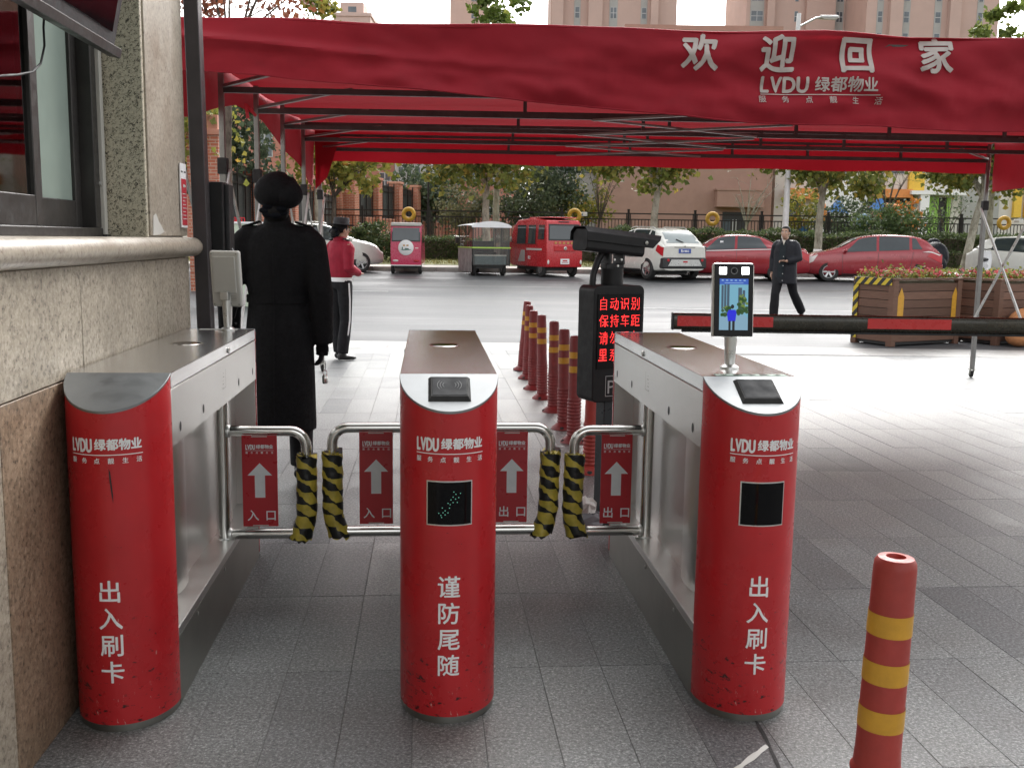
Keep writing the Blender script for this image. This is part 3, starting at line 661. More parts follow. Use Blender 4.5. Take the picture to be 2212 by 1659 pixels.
def gate_arm(parent, xp, xe, zt, zb, word, b0, b1, yaw=0):
    """swing gate from pivot xp to free end xe (local x); board between b0 and b1"""
    d = 1 if xe > xp else -1; r = .062; y = LANE_V
    g = MB().lathe([(.0225, TZ-.235+.01), (.0225, .235)], 18, T(xp, y, 0)).build('swing_gate', m_chrome, parent, smooth=True)
    pts = [(xp+d*.018, y, zt), (xe-d*r, y, zt)] + [(xe-d*r+d*r*math.sin(a), y, zt-r+r*math.cos(a)) for a in [math.pi/2*i/7 for i in range(1, 8)]]
    pts += [(xe-d*r+d*r*math.cos(a), y, zb+r-r*math.sin(a)) for a in [math.pi/2*i/7 for i in range(0, 8)]] + [(xp+d*.018, y, zb)]
    MB().tube(pts, .0205, 16).build('tube_frame', m_chrome, g, smooth=True)
    for z in (zt, zb): MB().lathe([(.0245, 0), (.0265, .006), (.0265, .012), (.0235, .016)], 16, T(xp+d*.014, y, z) @ RY(d*math.pi/2)).build('weld_collar', m_steel, g, smooth=True)
    MB().lathe([(.034, .232), (.034, .242), (.026, .25)], 18, T(xp, y, 0)).build('pivot_flange', m_steel, g, smooth=True)
    # taped foam sleeve on the free end
    rng = random.Random(int(1000*abs(xe))+3); sl = MB(); n = 22; rings = 15; lean = rng.uniform(-.012, .012)
    vs = []; zt2, zb2 = zt-.095, zb-.018
    for k in range(rings+1):
        t = k/rings; z = zt2+(zb2-zt2)*t
        cx = lean*(t-.3) - d*.022*max(0, t-.72)/.28
        for i in range(n):
            a = 2*math.pi*i/n; rr = .040*(1+.05*math.sin(k*2.1+a*2)+.035*rng.uniform(-1, 1)) + .007*max(0, t-.8)/.2*(1 if math.cos(a)*-d > 0 else .3)
            zz = z + (.014*rng.uniform(-1, 1) if k in (0, rings) else 0)
            vs.append((cx+rr*math.cos(a), rr*math.sin(a), zz-zb2))
    fs = [(k*n+i, k*n+(i+1) % n, (k+1)*n+(i+1) % n, (k+1)*n+i) for k in range(rings) for i in range(n)] + [tuple(range(n)), tuple(range((rings+1)*n-1, rings*n-1, -1))]
    sl.add(vs, fs); sl.build('taped_sleeve', m_tape, g, smooth=True, ang=60, loc=(xe, y, zb2))
    # board
    zc0, zc1 = zb+.037, zt-.013
    MB().span(b0, b1, y-.027, y-.021, zc0, zc1).build('sign_board', m_board, g, bevel=.001, seg=1)
    for z in (zc0+.004, zc1-.004): MB().bar(((b0+b1)/2-.03, y-.022, z), ((b0+b1)/2+.03, y-.022, z), .012, .004).build('clip', m_white_plastic, g)
    c = (b0+b1)/2; p = Print()
    p.poly([(c, zc1-.108), (c+.047, zc1-.157), (c+.0195, zc1-.157), (c+.0195, zc1-.245), (c-.0195, zc1-.245), (c-.0195, zc1-.157), (c-.047, zc1-.157)])
    p.text(word, c+.004, zc0+.045, .046, bold=.012, pitch=.068)
    logo(p, c, zc1-.044, .5, True)
    p.build('printed_sign', m_white, g, lambda x, z: Vector((x, y-.0278, z)))
    return g
def turnstile(label, uc, v0, reader, window, words, arms, dots=False):
    t = thing('turnstile', label, 'turnstile', lane(uc, v0), TH, 'red swing turnstiles across the entrance')
    el = halfell(AX, BY)
    fh = MB().prism(el, .022, lambda x, y: slope(y)-.006).build('front_housing', m_red, t, smooth=True, ang=30)
    MB().prism(halfell(AX-.003, BY-.003), 0, .0225).build('kick_ring', m_steel_dull, fh, smooth=True, ang=30)
    MB().prism(halfell(AX+.0015, BY+.0015), lambda x, y: slope(y)-.006, lambda x, y: slope(y)+.0015).build('slanted_plate', m_plate, fh, bevel=.001, seg=1, ang=30)
    rear = [(-x, TL-y) for x, y in el]
    rh = MB().prism(rear, .022, lambda x, y: TZ-.5*(y-TL)-.006).build('rear_housing', m_red, t, smooth=True, ang=30)
    MB().prism([(-x, TL-y) for x, y in halfell(AX-.003, BY-.003)], 0, .0225).build('kick_ring', m_steel_dull, rh, smooth=True, ang=30)
    MB().prism([(-x, TL-y) for x, y in halfell(AX+.0015, BY+.0015)], lambda x, y: TZ-.5*(y-TL)-.006, lambda x, y: TZ-.5*(y-TL)+.0015).build('slanted_plate', m_plate, rh, bevel=.001, seg=1, ang=30)
    tc = MB().span(-AX-.0005, AX+.0005, .0015, TL-.0015, .975, TZ).build('top_cover', m_steel_top, t, bevel=.003)
    MB().lathe([(.001, 0), (.052, 0), (.055, .0012), (.058, .0012), (.06, 0)], 40, T(0, .84, TZ+.0004), sy=1.0, cap=False).build('indicator_ring', m_chrome, tc, smooth=True)
    MB().lathe([(.05, 0), (.05, .0009)], 40, T(0, .84, TZ+.0003)).build('indicator_lens', m_black_gloss, tc)
    for sx in (-1, 1):
        sp = MB().span(sx*AX-(.0 if sx < 0 else .012), sx*AX+(.012 if sx < 0 else 0), .0015, TL-.0015, .80, .972).build('side_panel', m_steel, t, bevel=.0015, seg=1)
        for yy in (.10, .42, 1.06, 1.38):
            MB().lathe([(.0, 0), (.0125, 0)], 14, T(sx*(AX+.0008), yy, .845) @ RY(math.pi/2), cap=False, sx=1.25).build('vent_hole', m_black_plastic, sp)
        MB().lathe([(.008, 0), (.011, .002), (.011, .006), (.005, .008)], 14, T(sx*AX, .86, .992) @ RY(sx*math.pi/2)).build('key_lock', m_chrome, tc, smooth=True)
        lb = Print()
        for k in range(5): lb.rect(.74+.004*k, .744+.004*k+(.02 if k % 2 else .006), .865+.013*k, .868+.013*k)
        lb.rect(.80, .803, .862, .93); lb.rect(.74, .80, .862, .864)
        lb.build('sticker_residue', m_steel_dull, sp, lambda y, z, sx=sx: Vector((sx*(AX+.0007), y, z)))
    # recessed middle between the housings
    co = MB().span(-.055, .055, .0, TL, .20, .80).build('recess_core', m_steel, t)
    for sx in (-1, 1):
        for yy in (.36, 1.16):
            MB().prism([(sx*(.055+.028*math.sin(a)), yy+.11*math.cos(a)) for a in [math.pi*i/12 for i in range(13)]], .247, .80).build('bulged_cover', m_steel, co, smooth=True, ang=50)
    for yy in (.004, TL-.014): MB().span(-AX+.003, AX-.003, yy, yy+.010, .247, .80).build('recess_end_plate', m_steel, co)
    pl = MB().span(-AX+.001, AX-.001, .001, TL-.001, 0, .215).build('plinth', m_steel_dull, t, bevel=.002, seg=1)
    MB().span(-AX-.0015, AX+.0015, .001, TL-.001, .216, .246).build('plinth_cover', m_steel, pl, bevel=.004, seg=2)
    for sx in (-1, 1):
        for yy in (.25, .7, 1.15):
            MB().lathe([(.006, 0), (.008, .002), (.004, .004)], 10, T(sx*(AX-.001), yy, .195) @ RY(sx*math.pi/2)).build('screw', m_steel, pl)
    if reader:
        sl = lambda x, y, o: (x, y, slope(y)+o)
        def frus(x0, x1, y0, y1, ins, o0, o1):
            a = [(x0, y0), (x1, y0), (x1, y1), (x0, y1)]; b = [(x0+ins, y0+ins), (x1-ins, y0+ins), (x1-ins, y1-ins), (x0+ins, y1-ins)]
            return MB().add([sl(x, y, o0) for x, y in a]+[sl(x, y, o1) for x, y in b], [(0, 1, 5, 4), (1, 2, 6, 5), (2, 3, 7, 6), (3, 0, 4, 7), (4, 5, 6, 7), (3, 2, 1, 0)])
        cr = frus(-.062, .062, -.128, -.022, .009, .001, .012).build('card_reader', m_dark_rubber, fh)
        frus(-.050, .050, -.116, -.032, .001, .0118, .0128).build('reader_face', mat('reader_face', (.022, .024, .028), .7, var=.1, spec=.25), fh)
        if dots:
            wv = Print()
            for sgn in (-1, 1):
                for k in range(3):
                    r0 = .016+.008*k; pts = [(sgn*(.004+r0*math.cos(a)), -.07+.9*r0*math.sin(a)) for a in [-.7+.2*i for i in range(8)]]
                    wv.poly(pts + [(x-sgn*.0016, y) for x, y in pts[::-1]])
            wv.build('contactless_mark', mat('faint_print', (.12, .125, .13), .5), fh, lambda x, y: Vector(sl(x, y, .0132)))
    if window:
        s0, s1, z0, z1 = -.064, .064, .607, .731
        fr = MB().grid(lambda a, b: arc(s0-.004+(s1-s0+.008)*a, z0-.004+(z1-z0+.008)*b, .0012), 10, 1).build('window_rim', m_steel, fh, smooth=True)
        MB().grid(lambda a, b: arc(s0+(s1-s0)*a, z0+(z1-z0)*b, .0024), 10, 1).build('display_window', m_black_gloss, fh, smooth=True)
        if dots:
            dm = emis('dim_green_led', (.25, .8, .6), .16); dd = Print()
            for (dx, dz) in [(-.03, -.028), (-.024, -.034), (-.018, -.026), (-.02, -.012), (-.012, -.02), (-.012, -.032), (-.004, -.026), (0, -.012), (-.004, .002), (.004, .012), (.002, -.002), (.010, .004), (.010, .02), (.017, .014), (.022, .004), (.026, .018), (.018, .028), (.031, .03), (.012, .035), (-.022, -.04)]:
                dd.rect(dx-.0013, dx+.0013, .669+dz-.0013, .669+dz+.0013)
            dd.build('direction_lights', dm, fh, lambda x, z: arc(x, z, .003))
    p = Print(); logo(p, 0, .842, .98); p.build('printed_logo', m_white, fh, lambda x, z: arc(x, z, .0013), cut=.008)
    p = Print(); p.text(words, 0, .302, .069, bold=.012, pitch=.0795, vertical=True)
    p.build('lettering', m_white, fh, lambda x, z: arc(x, z, .0013), cut=.008)
    for a in arms: gate_arm(t, *a)
    return t
ts_l = turnstile('red turnstile beside the granite wall, its slanted plate bare', -.893, 3.0, False, False, '出入刷卡', [(-.79+.893, -.471+.893, .672, .262, '入口', -.714+.893, -.58+.893)])
ts_c = turnstile('middle red turnstile with card reader and no terminal on top', .063, 3.0, True, True, '谨防尾随',
    [(-.037-.063, -.371-.063, .685, .268, '入口', -.265-.063, -.135-.063), (.163-.063, .486-.063, .685, .27, '出口', .269-.063, .394-.063)], dots=True)
ts_r = turnstile('red turnstile next to the lone bollard, carrying the lit face terminal', .972, 2.965, True, True, '出入刷卡', [(.872-.972, .578-.972, .68, .272, '出口', .682-.972, .805-.972)])
# a long thin black scrape on the left housing
MB().add([tuple(arc(s, z, .0016)) for s, z in ((.012, .775), (.016, .765), (.021, .70), (.0205, .675), (.017, .70), (.013, .745))], [(0, 1, 2, 3, 4, 5)]).build('scrape_mark', m_black_plastic, [c for c in ts_l.children if c.name.startswith('front_housing')][0])
# strip label on the cover of the right one
MB().span(-.10, .12, .012, .052, TZ+.0006, TZ+.0012).build('strip_label', mat('mint_label', (.45, .58, .50), .4), ts_r)
Print().text('↓刷卡区↓', .01, .032, .028, bold=.02, pitch=.042).build('lettering', m_dark_frame, ts_r, lambda x, y: Vector((x, y, TZ+.0016)))
MB().span(-.08, .08, 1.40, 1.44, TZ+.0006, TZ+.0012).build('strip_label', m_white_plastic, ts_l)

# ------------------------------------------------------------------ face terminals on the turnstiles
def terminal(label, u, v, rz, screen):
    t = thing('face_terminal', label, 'terminal', lane(u, v, TZ), TH+rz, 'face recognition terminals on posts')
    MB().lathe([(.030, .0), (.030, .006), (.024, .010), (.0165, .014), (.0215, .125), (.0215, .15)], 28).build('post', m_alu, t, smooth=True)
    MB().span(-.018, .018, -.004, .034, .128, .165).build('hinge', m_alu, t, bevel=.004)
    Mx = T(0, -.012, .100) @ RX(math.radians(-6))
    hd = MB().span(-.0665, .0665, -.014, .014, 0, .237, Mx).build('housing', m_white_plastic if not screen else m_alu, t, bevel=.010, seg=4)
    MB().span(-.0625, .0625, -.0165, -.013, .004, .233, Mx).build('front_glass', m_black_gloss, t, bevel=.007, seg=3)
    MB().span(-.050, .050, .0142, .022, .06, .215, Mx).build('back_cover', m_white_plastic, t, bevel=.004)
    for sx in (-.055, .055):
        for z in (.012, .225): MB().lathe([(.003, 0), (.003, .002)], 8, Mx @ T(sx, .0142, z) @ RX(-math.pi/2)).build('screw', m_steel_dull, t)
    for k in range(4): MB().span(-.045, -.012, .0142, .0152, .028+.006*k, .030+.006*k, Mx).build('vent_slot', m_steel_dull, t)
    if screen:
        y = -.0168
        for sx in (-.036, .036): MB().span(sx-.0115, sx+.0115, y-.001, y, .200, .2225, Mx).build('fill_lamp', m_lamp_white, t, bevel=.0045)
        MB().lathe([(.009, 0), (.011, 0), (.011, .0012), (.009, .0012)], 24, Mx @ T(0, y, .211) @ RX(math.pi/2), cap=False).build('lens_ring', mat('lens_ring', (.12, .12, .12), .3, .5), t)
        MB().lathe([(.0045, 0), (.002, .0015)], 16, Mx @ T(0, y, .211) @ RX(math.pi/2)).build('lens', m_black_gloss, t)
        scr = MB().quad((-.046, y-.0004, .024), (.046, y-.0004, .024), (.046, y-.0004, .186), (-.046, y-.0004, .186), Mx).build('screen', emis('screen_sky', (.16, .38, .50), .36), t)
        def pic(name, col, s, polys, dy):
            p = Print()
            for q in polys: p.poly(q)
            p.build(name, emis(name+'_glow', col, s*.5), scr, lambda x, z: Mx @ Vector((x, y-.0004-dy, z)))
        R = lambda a, b, c, d: [(a, c), (b, c), (b, d), (a, d)]
        pic('status_bar', (.03, .10, .45), .7, [R(-.046, .046, .168, .186)], .0002)
        pic('towers', (.06, .10, .15), .6, [R(-.040, -.033, .09, .166), R(-.031, -.024, .09, .168), R(-.022, -.014, .09, .168), R(.014, .026, .09, .158), R(.028, .036, .09, .150)], .0003)
        rr = random.Random(4)
        def blobs(x0, x1, z0, z1, r, n): return [[(cx+q*math.cos(a), cz+q*math.sin(a)) for a in [i*math.pi/4 for i in range(8)]] for cx, cz, q in [(rr.uniform(x0, x1), rr.uniform(z0, z1), r*rr.uniform(.5, 1)) for _ in range(n)]]
        pic('trees', (.03, .085, .02), .6, blobs(-.042, -.012, .070, .098, .008, 14) + blobs(.014, .042, .072, .125, .009, 22), .0004)
        pic('sunlit_trees', (.16, .24, .04), .6, blobs(.02, .042, .09, .135, .005, 12) + blobs(-.040, -.02, .082, .10, .003, 6), .0005)
        pic('pavement', (.24, .42, .55), .6, [[(-.046, .024), (.046, .024), (.046, .062), (.03, .074), (.0, .064), (-.046, .066)]], .0006)
        pic('person_coat', (.01, .015, .55), .8, [[(-.018, .052), (.006, .052), (.009, .078), (.006, .088), (-.016, .088), (-.021, .076)]], .0007)
        pic('person_legs', (.008, .009, .012), .5, [R(-.016, -.009, .024, .053), R(-.004, .004, .024, .053), [(-.004+.0055*math.cos(a), .098+.007*math.sin(a)) for a in [i*math.pi/5 for i in range(10)]]], .0008)
        pr = Print()
        for k in range(6): pr.rect(-.04+.014*k, -.033+.014*k, .1795, .1825)
        pr.rect(-.03, .03, .172, .1735)
        pr.build('status_text', emis('status_text', (.4, .6, .9), .3), scr, lambda x, z: Mx @ Vector((x, y-.0008, z)))
    return t
terminal('lit face terminal showing a figure in blue, seen from the front', .966, 3.165, math.radians(-2), True)
terminal('white back of the face terminal in front of the black coat', -.85, 4.40, math.radians(180-14), False)

# ------------------------------------------------------------------ flexible bollards
def bollard_meshes():
    body = [(.096, .0), (.094, .012), (.056, .045)]
    z = .05
    for k in range(11): body += [(.046, z), (.051, z+.006), (.051, z+.013), (.046, z+.019)]; z += .0245
    body += [(.046, z), (.044, z+.03), (.0405, .735), (.039, .748), (.034, .756), (.019, .758), (.017, .752), (.015, .70)]
    mb = MB().lathe(body, 28)
    return mb
bm0 = bollard_meshes().mesh('bollard'); smooth_me(bm0, math.radians(50)); bm0.materials.append(m_bollard)
bm1 = bm0.copy(); bm1.materials.clear(); bm1.materials.append(m_bollard2)
def band_mesh(z, h):
    r = lambda zz: .044-(.0035)*(zz-.35)/.385
    me = MB().lathe([(r(z)+.0012, z), (r(z+h)+.0012, z+h)], 28, cap=False).mesh('reflective_band'); smooth_me(me); me.materials.append(m_yellow); return me
bands = [band_mesh(.60, .045), band_mesh(.50, .045), band_mesh(.40, .045)]
foot = MB()
for k in range(3):
    a = k*2*math.pi/3+.4; foot.lathe([(.022, .004), (.02, .012), (.010, .02)], 10, T(.075*math.cos(a), .075*math.sin(a), .006))
footm = foot.mesh('anchor_bolts'); footm.materials.append(m_dark_rubber)
BLAB = ['nearest bollard of the row, behind the exit board', 'second nearest bollard, half hidden by the sign cabinet', 'third bollard from the near end of the row', 'fourth bollard from the near end of the row', 'fifth bollard from the near end, its upper band torn', 'sixth bollard from the near end of the row', 'second to last bollard of the row, pale ring at its cap', 'last bollard of the row, leaning at the road end']
def bollard(p, label, me, group, nb=2, lean=(0, 0), rz=0, torn=False):
    t = thing('flexible_bollard', label, 'bollard', p, rz, group); t.rotation_euler = (lean[0], lean[1], rz)
    link('tube', me, t)
    for k in range(nb): o = link('reflective_band', bands[k], t)
    link('anchor_bolts', footm, t)
    return t
B_UV = [(1268, 1020), (1233, 955), (1212, 926), (1190, 889), (1167, 861), (1147, 841), (1134, 818), (1123, 800)]
for k, (x, y) in enumerate(B_UV):
    d = ray(x, y); p = EYE + d*(-CAM_H/d.z)
    bollard((p.x+.02, p.y, .0), 'striped red flexible ' + BLAB[k], bm1 if k > 0 else bm0, 'red bollards in a row', 2, lean=(math.radians(random.uniform(-1.2, 1.2)), math.radians((.9 if k < 7 else 4)+random.uniform(-.8, .8))), rz=k)
t = MB()
nb_ = bollard((.782, 2.03, 0), 'faded red bollard standing alone in the right foreground', bm0, None, 3, lean=(math.radians(1.0), math.radians(.8)), rz=.5); nb_.scale = (1.06, 1.06, 1.035)

# ------------------------------------------------------------------ plate camera with LED sign
base = at(1310, 1148, 4.95); LX, LY = .485, 5.02
ls = thing('led_sign_post', 'black LED sign post with number plate camera behind the exit gates', 'sign post', (LX, LY, 0), math.radians(27))
MB().span(-.05, .05, -.04, .04, 0, .64).build('pole', mat('pole_grey_black', (.035, .04, .045), .35, .3), ls, bevel=.006)
MB().span(-.10, .10, -.08, .08, 0, .015).build('base_plate', m_sign_black, ls, bevel=.004)
cabp = [(-.145, -.07), (.145, -.07), (.145, .07), (-.145, .07)]
cab = MB().prism([(x, z) for x, z in [(-.145+.03*(1-math.cos(a)), .635+.03*(1-math.sin(a))) for a in [0, .4, .8, 1.2, 1.57]] + [(.145-.03*(1-math.sin(a)), .635+.03*(1-math.cos(a))) for a in [0, .4, .8, 1.2, 1.57]] + [(.145-.03*(1-math.cos(a)), 1.205-.03*(1-math.sin(a))) for a in [0, .4, .8, 1.2, 1.57]] + [(-.145+.03*(1-math.sin(a)), 1.205-.03*(1-math.cos(a))) for a in [0, .4, .8, 1.2, 1.57]]], -.075, .075, RX(math.pi/2)).build('cabinet', m_sign_black, ls, bevel=.006)
MB().span(-.125, .128, -.0795, -.075, .80, 1.165).build('led_panel', m_led_back, ls)
p = Print()
for r, txt in enumerate(('自动识别', '保持车距', '请勿跟车')): p.text(txt, 0.0, 1.118-.083*r, .066, bold=0, pitch=.0605, sx=.82)
p.text('里系', -.061, 1.118-.083*3, .066, bold=0, pitch=.0605, sx=.82)
# chop strokes into a dot raster so they read as LED points
def led_build():
    bm = bmesh.new(); vs = [bm.verts.new((q[0], q[1], 0)) for q in p.v]
    for f in p.f:
        try: bm.faces.new([vs[i] for i in f])
        except ValueError: pass
    from mathutils.bvhtree import BVHTree
    bm.faces.ensure_lookup_table(); tree = BVHTree.FromBMesh(bm); out = Print(); st = .0037
    x = -.122
    while x < .125:
        z = .83
        while z < 1.16:
            hit = tree.ray_cast(Vector((x, z, 1)), Vector((0, 0, -1)))
            if hit[0] is not None: out.rect(x-.0014, x+.0014, z-.0014, z+.0014)
            z += st
        x += st
    bm.free(); return out
led_build().build('led_text', m_led, ls, lambda x, z: Vector((x, -.0802, z)))
pp = Print()
for (a, b, c, d) in ((-.07, .07, .663, .666), (-.07, .07, .762, .765), (-.07, -.067, .663, .765), (.067, .07, .663, .765)): pp.rect(a, b, c, d)
pp.text('P', -.036, .713, .095, bold=0)
pp.build('parking_mark', mat('parking_print', (.42, .42, .42), .5), ls, lambda x, z: Vector((x, -.0768, z)))
MB().lathe([(.055, 1.205), (.055, 1.285)], 24).build('mast', m_sign_black, ls, smooth=True)
MB().span(-.05, .05, -.03, .03, 1.283, 1.31).span(-.045, -.03, -.045, .045, 1.305, 1.375).span(.03, .045, -.045, .045, 1.305, 1.36).build('camera_bracket', m_black_plastic, ls, bevel=.004)
for q in ((-.02, -.045, 1.33), (.02, -.045, 1.33), (-.0, -.045, 1.30)): MB().lathe([(.006, 0), (.006, .008)], 8, T(*q) @ RX(math.pi/2)).build('bolt', m_steel, ls)
MB().tube([(-.10, .02, 1.20), (-.095, .02, 1.26), (-.075, .01, 1.33), (-.05, 0, 1.375)], .016, 10).build('cable_conduit', m_black_plastic, ls, smooth=True)
Mc = T(0, 0, 1.405) @ RZ(math.radians(5)) @ RY(math.radians(5))
prof = [(-.062, -.035), (-.05, -.05), (.05, -.05), (.062, -.035), (.062, .035), (.04, .055), (-.04, .055), (-.062, .035)]
cm = MB(); nn = len(prof); vs = [(x_, y_, z_) for x_ in (-.20, .155) for y_, z_ in prof]
cm.add(vs, [(i, (i+1) % nn, nn+(i+1) % nn, nn+i) for i in range(nn)] + [tuple(range(nn)), tuple(range(2*nn-1, nn-1, -1))], Mc); cm.build('camera_housing', m_sign_black, ls, bevel=.005)
hood = [(-.072, -.002), (-.072, .04), (-.046, .066), (.046, .066), (.072, .04), (.072, -.002), (.067, -.002), (.067, .038), (.043, .061), (-.043, .061), (-.067, .038), (-.067, -.002)]
hm = MB(); nn = len(hood); vs = [(x_+(.0 if x_ < 0 else z_*1.0), y_, z_) for x_ in (-.21, .20) for y_, z_ in hood]
hm.add(vs, [(i, (i+1) % nn, nn+(i+1) % nn, nn+i) for i in range(nn)] + [tuple(range(nn)), tuple(range(2*nn-1, nn-1, -1))], Mc); hm.build('sun_hood', m_sign_black, ls, bevel=.002, seg=1)
MB().span(.153, .158, -.045, .045, -.035, .03, Mc).build('camera_window', m_black_gloss, ls)
MB().lathe([(.008, 0), (.01, .004), (.004, .006)], 12, Mc @ T(.15, -.072, .02) @ RX(math.pi/2)).build('hood_knob', m_steel_dull, ls)
# crumpled bag dropped by the foot of the post
bg_ = thing('crumpled_bag', 'crumpled white plastic bag lying by the foot of the sign post', 'bag', (.37, 4.95, 0), .3)
bb = MB().ball((0, 0, .075), (.07, .05, .075), 12, 8); rr = random.Random(5)
bb.v = [(x+rr.uniform(-.016, .016), y+rr.uniform(-.016, .016), max(0, z+rr.uniform(-.02, .02))) for x, y, z in bb.v]; bb.build('bag', m_paper, bg_)
bb = MB().ball((0.02, -.03, .04), (.09, .06, .04), 12, 7); bb.v = [(x+rr.uniform(-.014, .014), y+rr.uniform(-.014, .014), max(0, z+rr.uniform(-.012, .012))) for x, y, z in bb.v]; bb.build('dark_wrapping', mat('grey_wrapping', (.16, .16, .17), .5, bump=.4, bs=15), bg_)

# ------------------------------------------------------------------ boom barrier
BYY = 6.0; a0 = at(1455, 694, BYY); a1 = at(2330, 706, BYY); zb = .5*(a0.z+a1.z); zb = a0.z
br = thing('boom_barrier', 'striped red and black boom barrier closed across the driveway', 'barrier', (3.75, BYY, 0))
ln = 3.75 - a0.x; ZB = a0.z
def rr_tube(x0, x1, w_, h_, r_):
    ptsq = []
    for cx, cz, a in ((w_/2-r_, h_/2-r_, 0), (-w_/2+r_, h_/2-r_, 90), (-w_/2+r_, -h_/2+r_, 180), (w_/2-r_, -h_/2+r_, 270)):
        ptsq += [(cx+r_*math.cos(math.radians(a+q)), cz+r_*math.sin(math.radians(a+q))) for q in (0, 30, 60, 90)]
    m_ = MB(); n_ = len(ptsq); m_.add([(x, y_, z_) for x in (x0, x1) for y_, z_ in ptsq], [(i, (i+1) % n_, n_+(i+1) % n_, n_+i) for i in range(n_)] + [tuple(range(n_)), tuple(range(2*n_-1, n_-1, -1))]); return m_
o = rr_tube(-ln, .1, .05, .098, .022).build('boom', m_boom_black, br, smooth=True, ang=40, loc=(0, 0, ZB))
for (xa, xb) in ((1462, 1668), (1872, 2052), (2262, 2440)):
    X0, X1 = at(xa, 690, BYY).x-3.75, min(at(xb, 690, BYY).x-3.75, .05)
    if X1 > X0: q = MB().span(X0, X1, -.0262, -.0245, -.026, .034).build('red_reflector', m_boom_red, br, loc=(0, 0, ZB))
MB().span(-ln+.05, -.1, -.012, .012, -.062, -.049).build('rubber_edge', m_dark_rubber, br, loc=(0, 0, ZB))
MB().span(-ln-.012, -ln, -.027, .027, -.051, .051).build('end_cap', m_black_plastic, br, loc=(0, 0, ZB), bevel=.006)
MB().span(-.17, .17, -.16+.22, .14+.22, 0, 1.0).build('cabinet', m_boom_red, br, bevel=.015)
MB().lathe([(.05, -.03), (.05, .09)], 20, T(0, 0, ZB) @ RX(-math.pi/2)).build('hub', m_sign_black, br, smooth=True)
# ------------------------------------------------------------------ folding canopy
CA = math.radians(2.5); CX0, CY0 = -1.79, 5.45; CW, CD, NB = 7.05, 5.25, 5
cn = thing('folding_canopy', 'long red folding canopy with white lettering over the driveway', 'canopy', (CX0, CY0, 0), CA)
cinv = cn.matrix_basis.inverted()
def cl(px, py, yl):
    """photo pixel on the local plane y = yl"""
    d = cinv.to_3x3() @ ray(px, py); e = cinv @ EYE
    return e + d*((yl-e.y)/d.y)
FY = [CD*j/NB for j in range(NB+1)]
posts = [(0, y) for y in FY] + [(CW + (.10 if y < CD-.1 else 0), y) for y in FY]
pmesh = None
for (x, y) in posts:
    lean = .02 if x == 0 else -.03
    po = MB().bar((x, y, .09), (x+lean*0, y, 1.86), .042).bar((x, y, 1.2), (x, y, 2.49), .034).build('post', m_frame_post, cn, bevel=.003, seg=1)
    MB().span(x-.03, x+.03, y-.03, y+.03, 1.80, 1.90).build('slide_block', m_dark_rubber, po, bevel=.004)
    MB().span(x-.035, x+.035, y-.035, y+.035, .085, .095).bar((x-.018, y, .085), (x-.018, y+.012, .03), .006, .03).bar((x+.018, y, .085), (x+.018, y+.012, .03), .006, .03).build('castor_fork', m_steel_dull, po)
    MB().lathe([(.012, -.012), (.034, -.012), (.037, -.006), (.037, .006), (.034, .012), (.012, .012)], 16, T(x, y+.012, .037) @ RY(math.pi/2)).build('castor_wheel', m_dark_rubber, po, smooth=True)
rnd = random.Random(3)
def roofz(x, y):
    return 2.492 + .004*(1-abs(2*x/CW-1)) - .035*math.sin(math.pi*((y/CD*NB) % 1))*(.6+.4*math.sin(3*x)) + .012*noise.noise(Vector((x*1.3, y*1.3, 0)))
for y in FY:
    MB().bar((0, y, 2.315), (CW, y, 2.315), .032, .036).build('cross_beam', m_frame, cn)
    MB().bar((0, y, 2.455), (CW/2, y, 2.462), .026).bar((CW/2, y, 2.462), (CW, y, 2.455), .026).build('upper_beam', m_frame, cn)
    for x in (.0+1.95, 3.0, 3.22, 4.3, 5.1, 6.1): MB().bar((x, y, 2.33), (x, y, 2.45), .026).build('strut', m_frame, cn)
for j in range(NB):
    y0, y1 = FY[j], FY[j+1]
    for xa, xb in ((2.45, 3.95), (3.95, 2.45)):
        MB().bar((xa, y0+.03, 2.292 + (.012 if xa < xb else 0)), (xb, y1-.03, 2.292 + (.012 if xa < xb else 0)), .030, .016).build('scissor_bar', m_frame_post, cn)
    MB().bar((.02, y1-.02, 2.335), (.80, y0+.02, 2.335), .028, .018).build('scissor_bar', m_frame_post, cn)
    MB().bar((CW-.02, y1-.02, 2.335), (CW-.8, y0+.02, 2.335), .028, .018).build('scissor_bar', m_frame_post, cn)
    for xx in (.03, CW-.03):
        MB().bar((xx, y0, 1.82), (xx, y1, .62), .012, .03).build('side_brace', m_alu, cn)
        MB().bar((xx+.014*(1 if xx < 1 else -1), y0, .62), (xx+.014*(1 if xx < 1 else -1), y1, 1.82), .012, .03).build('side_brace', m_alu, cn)
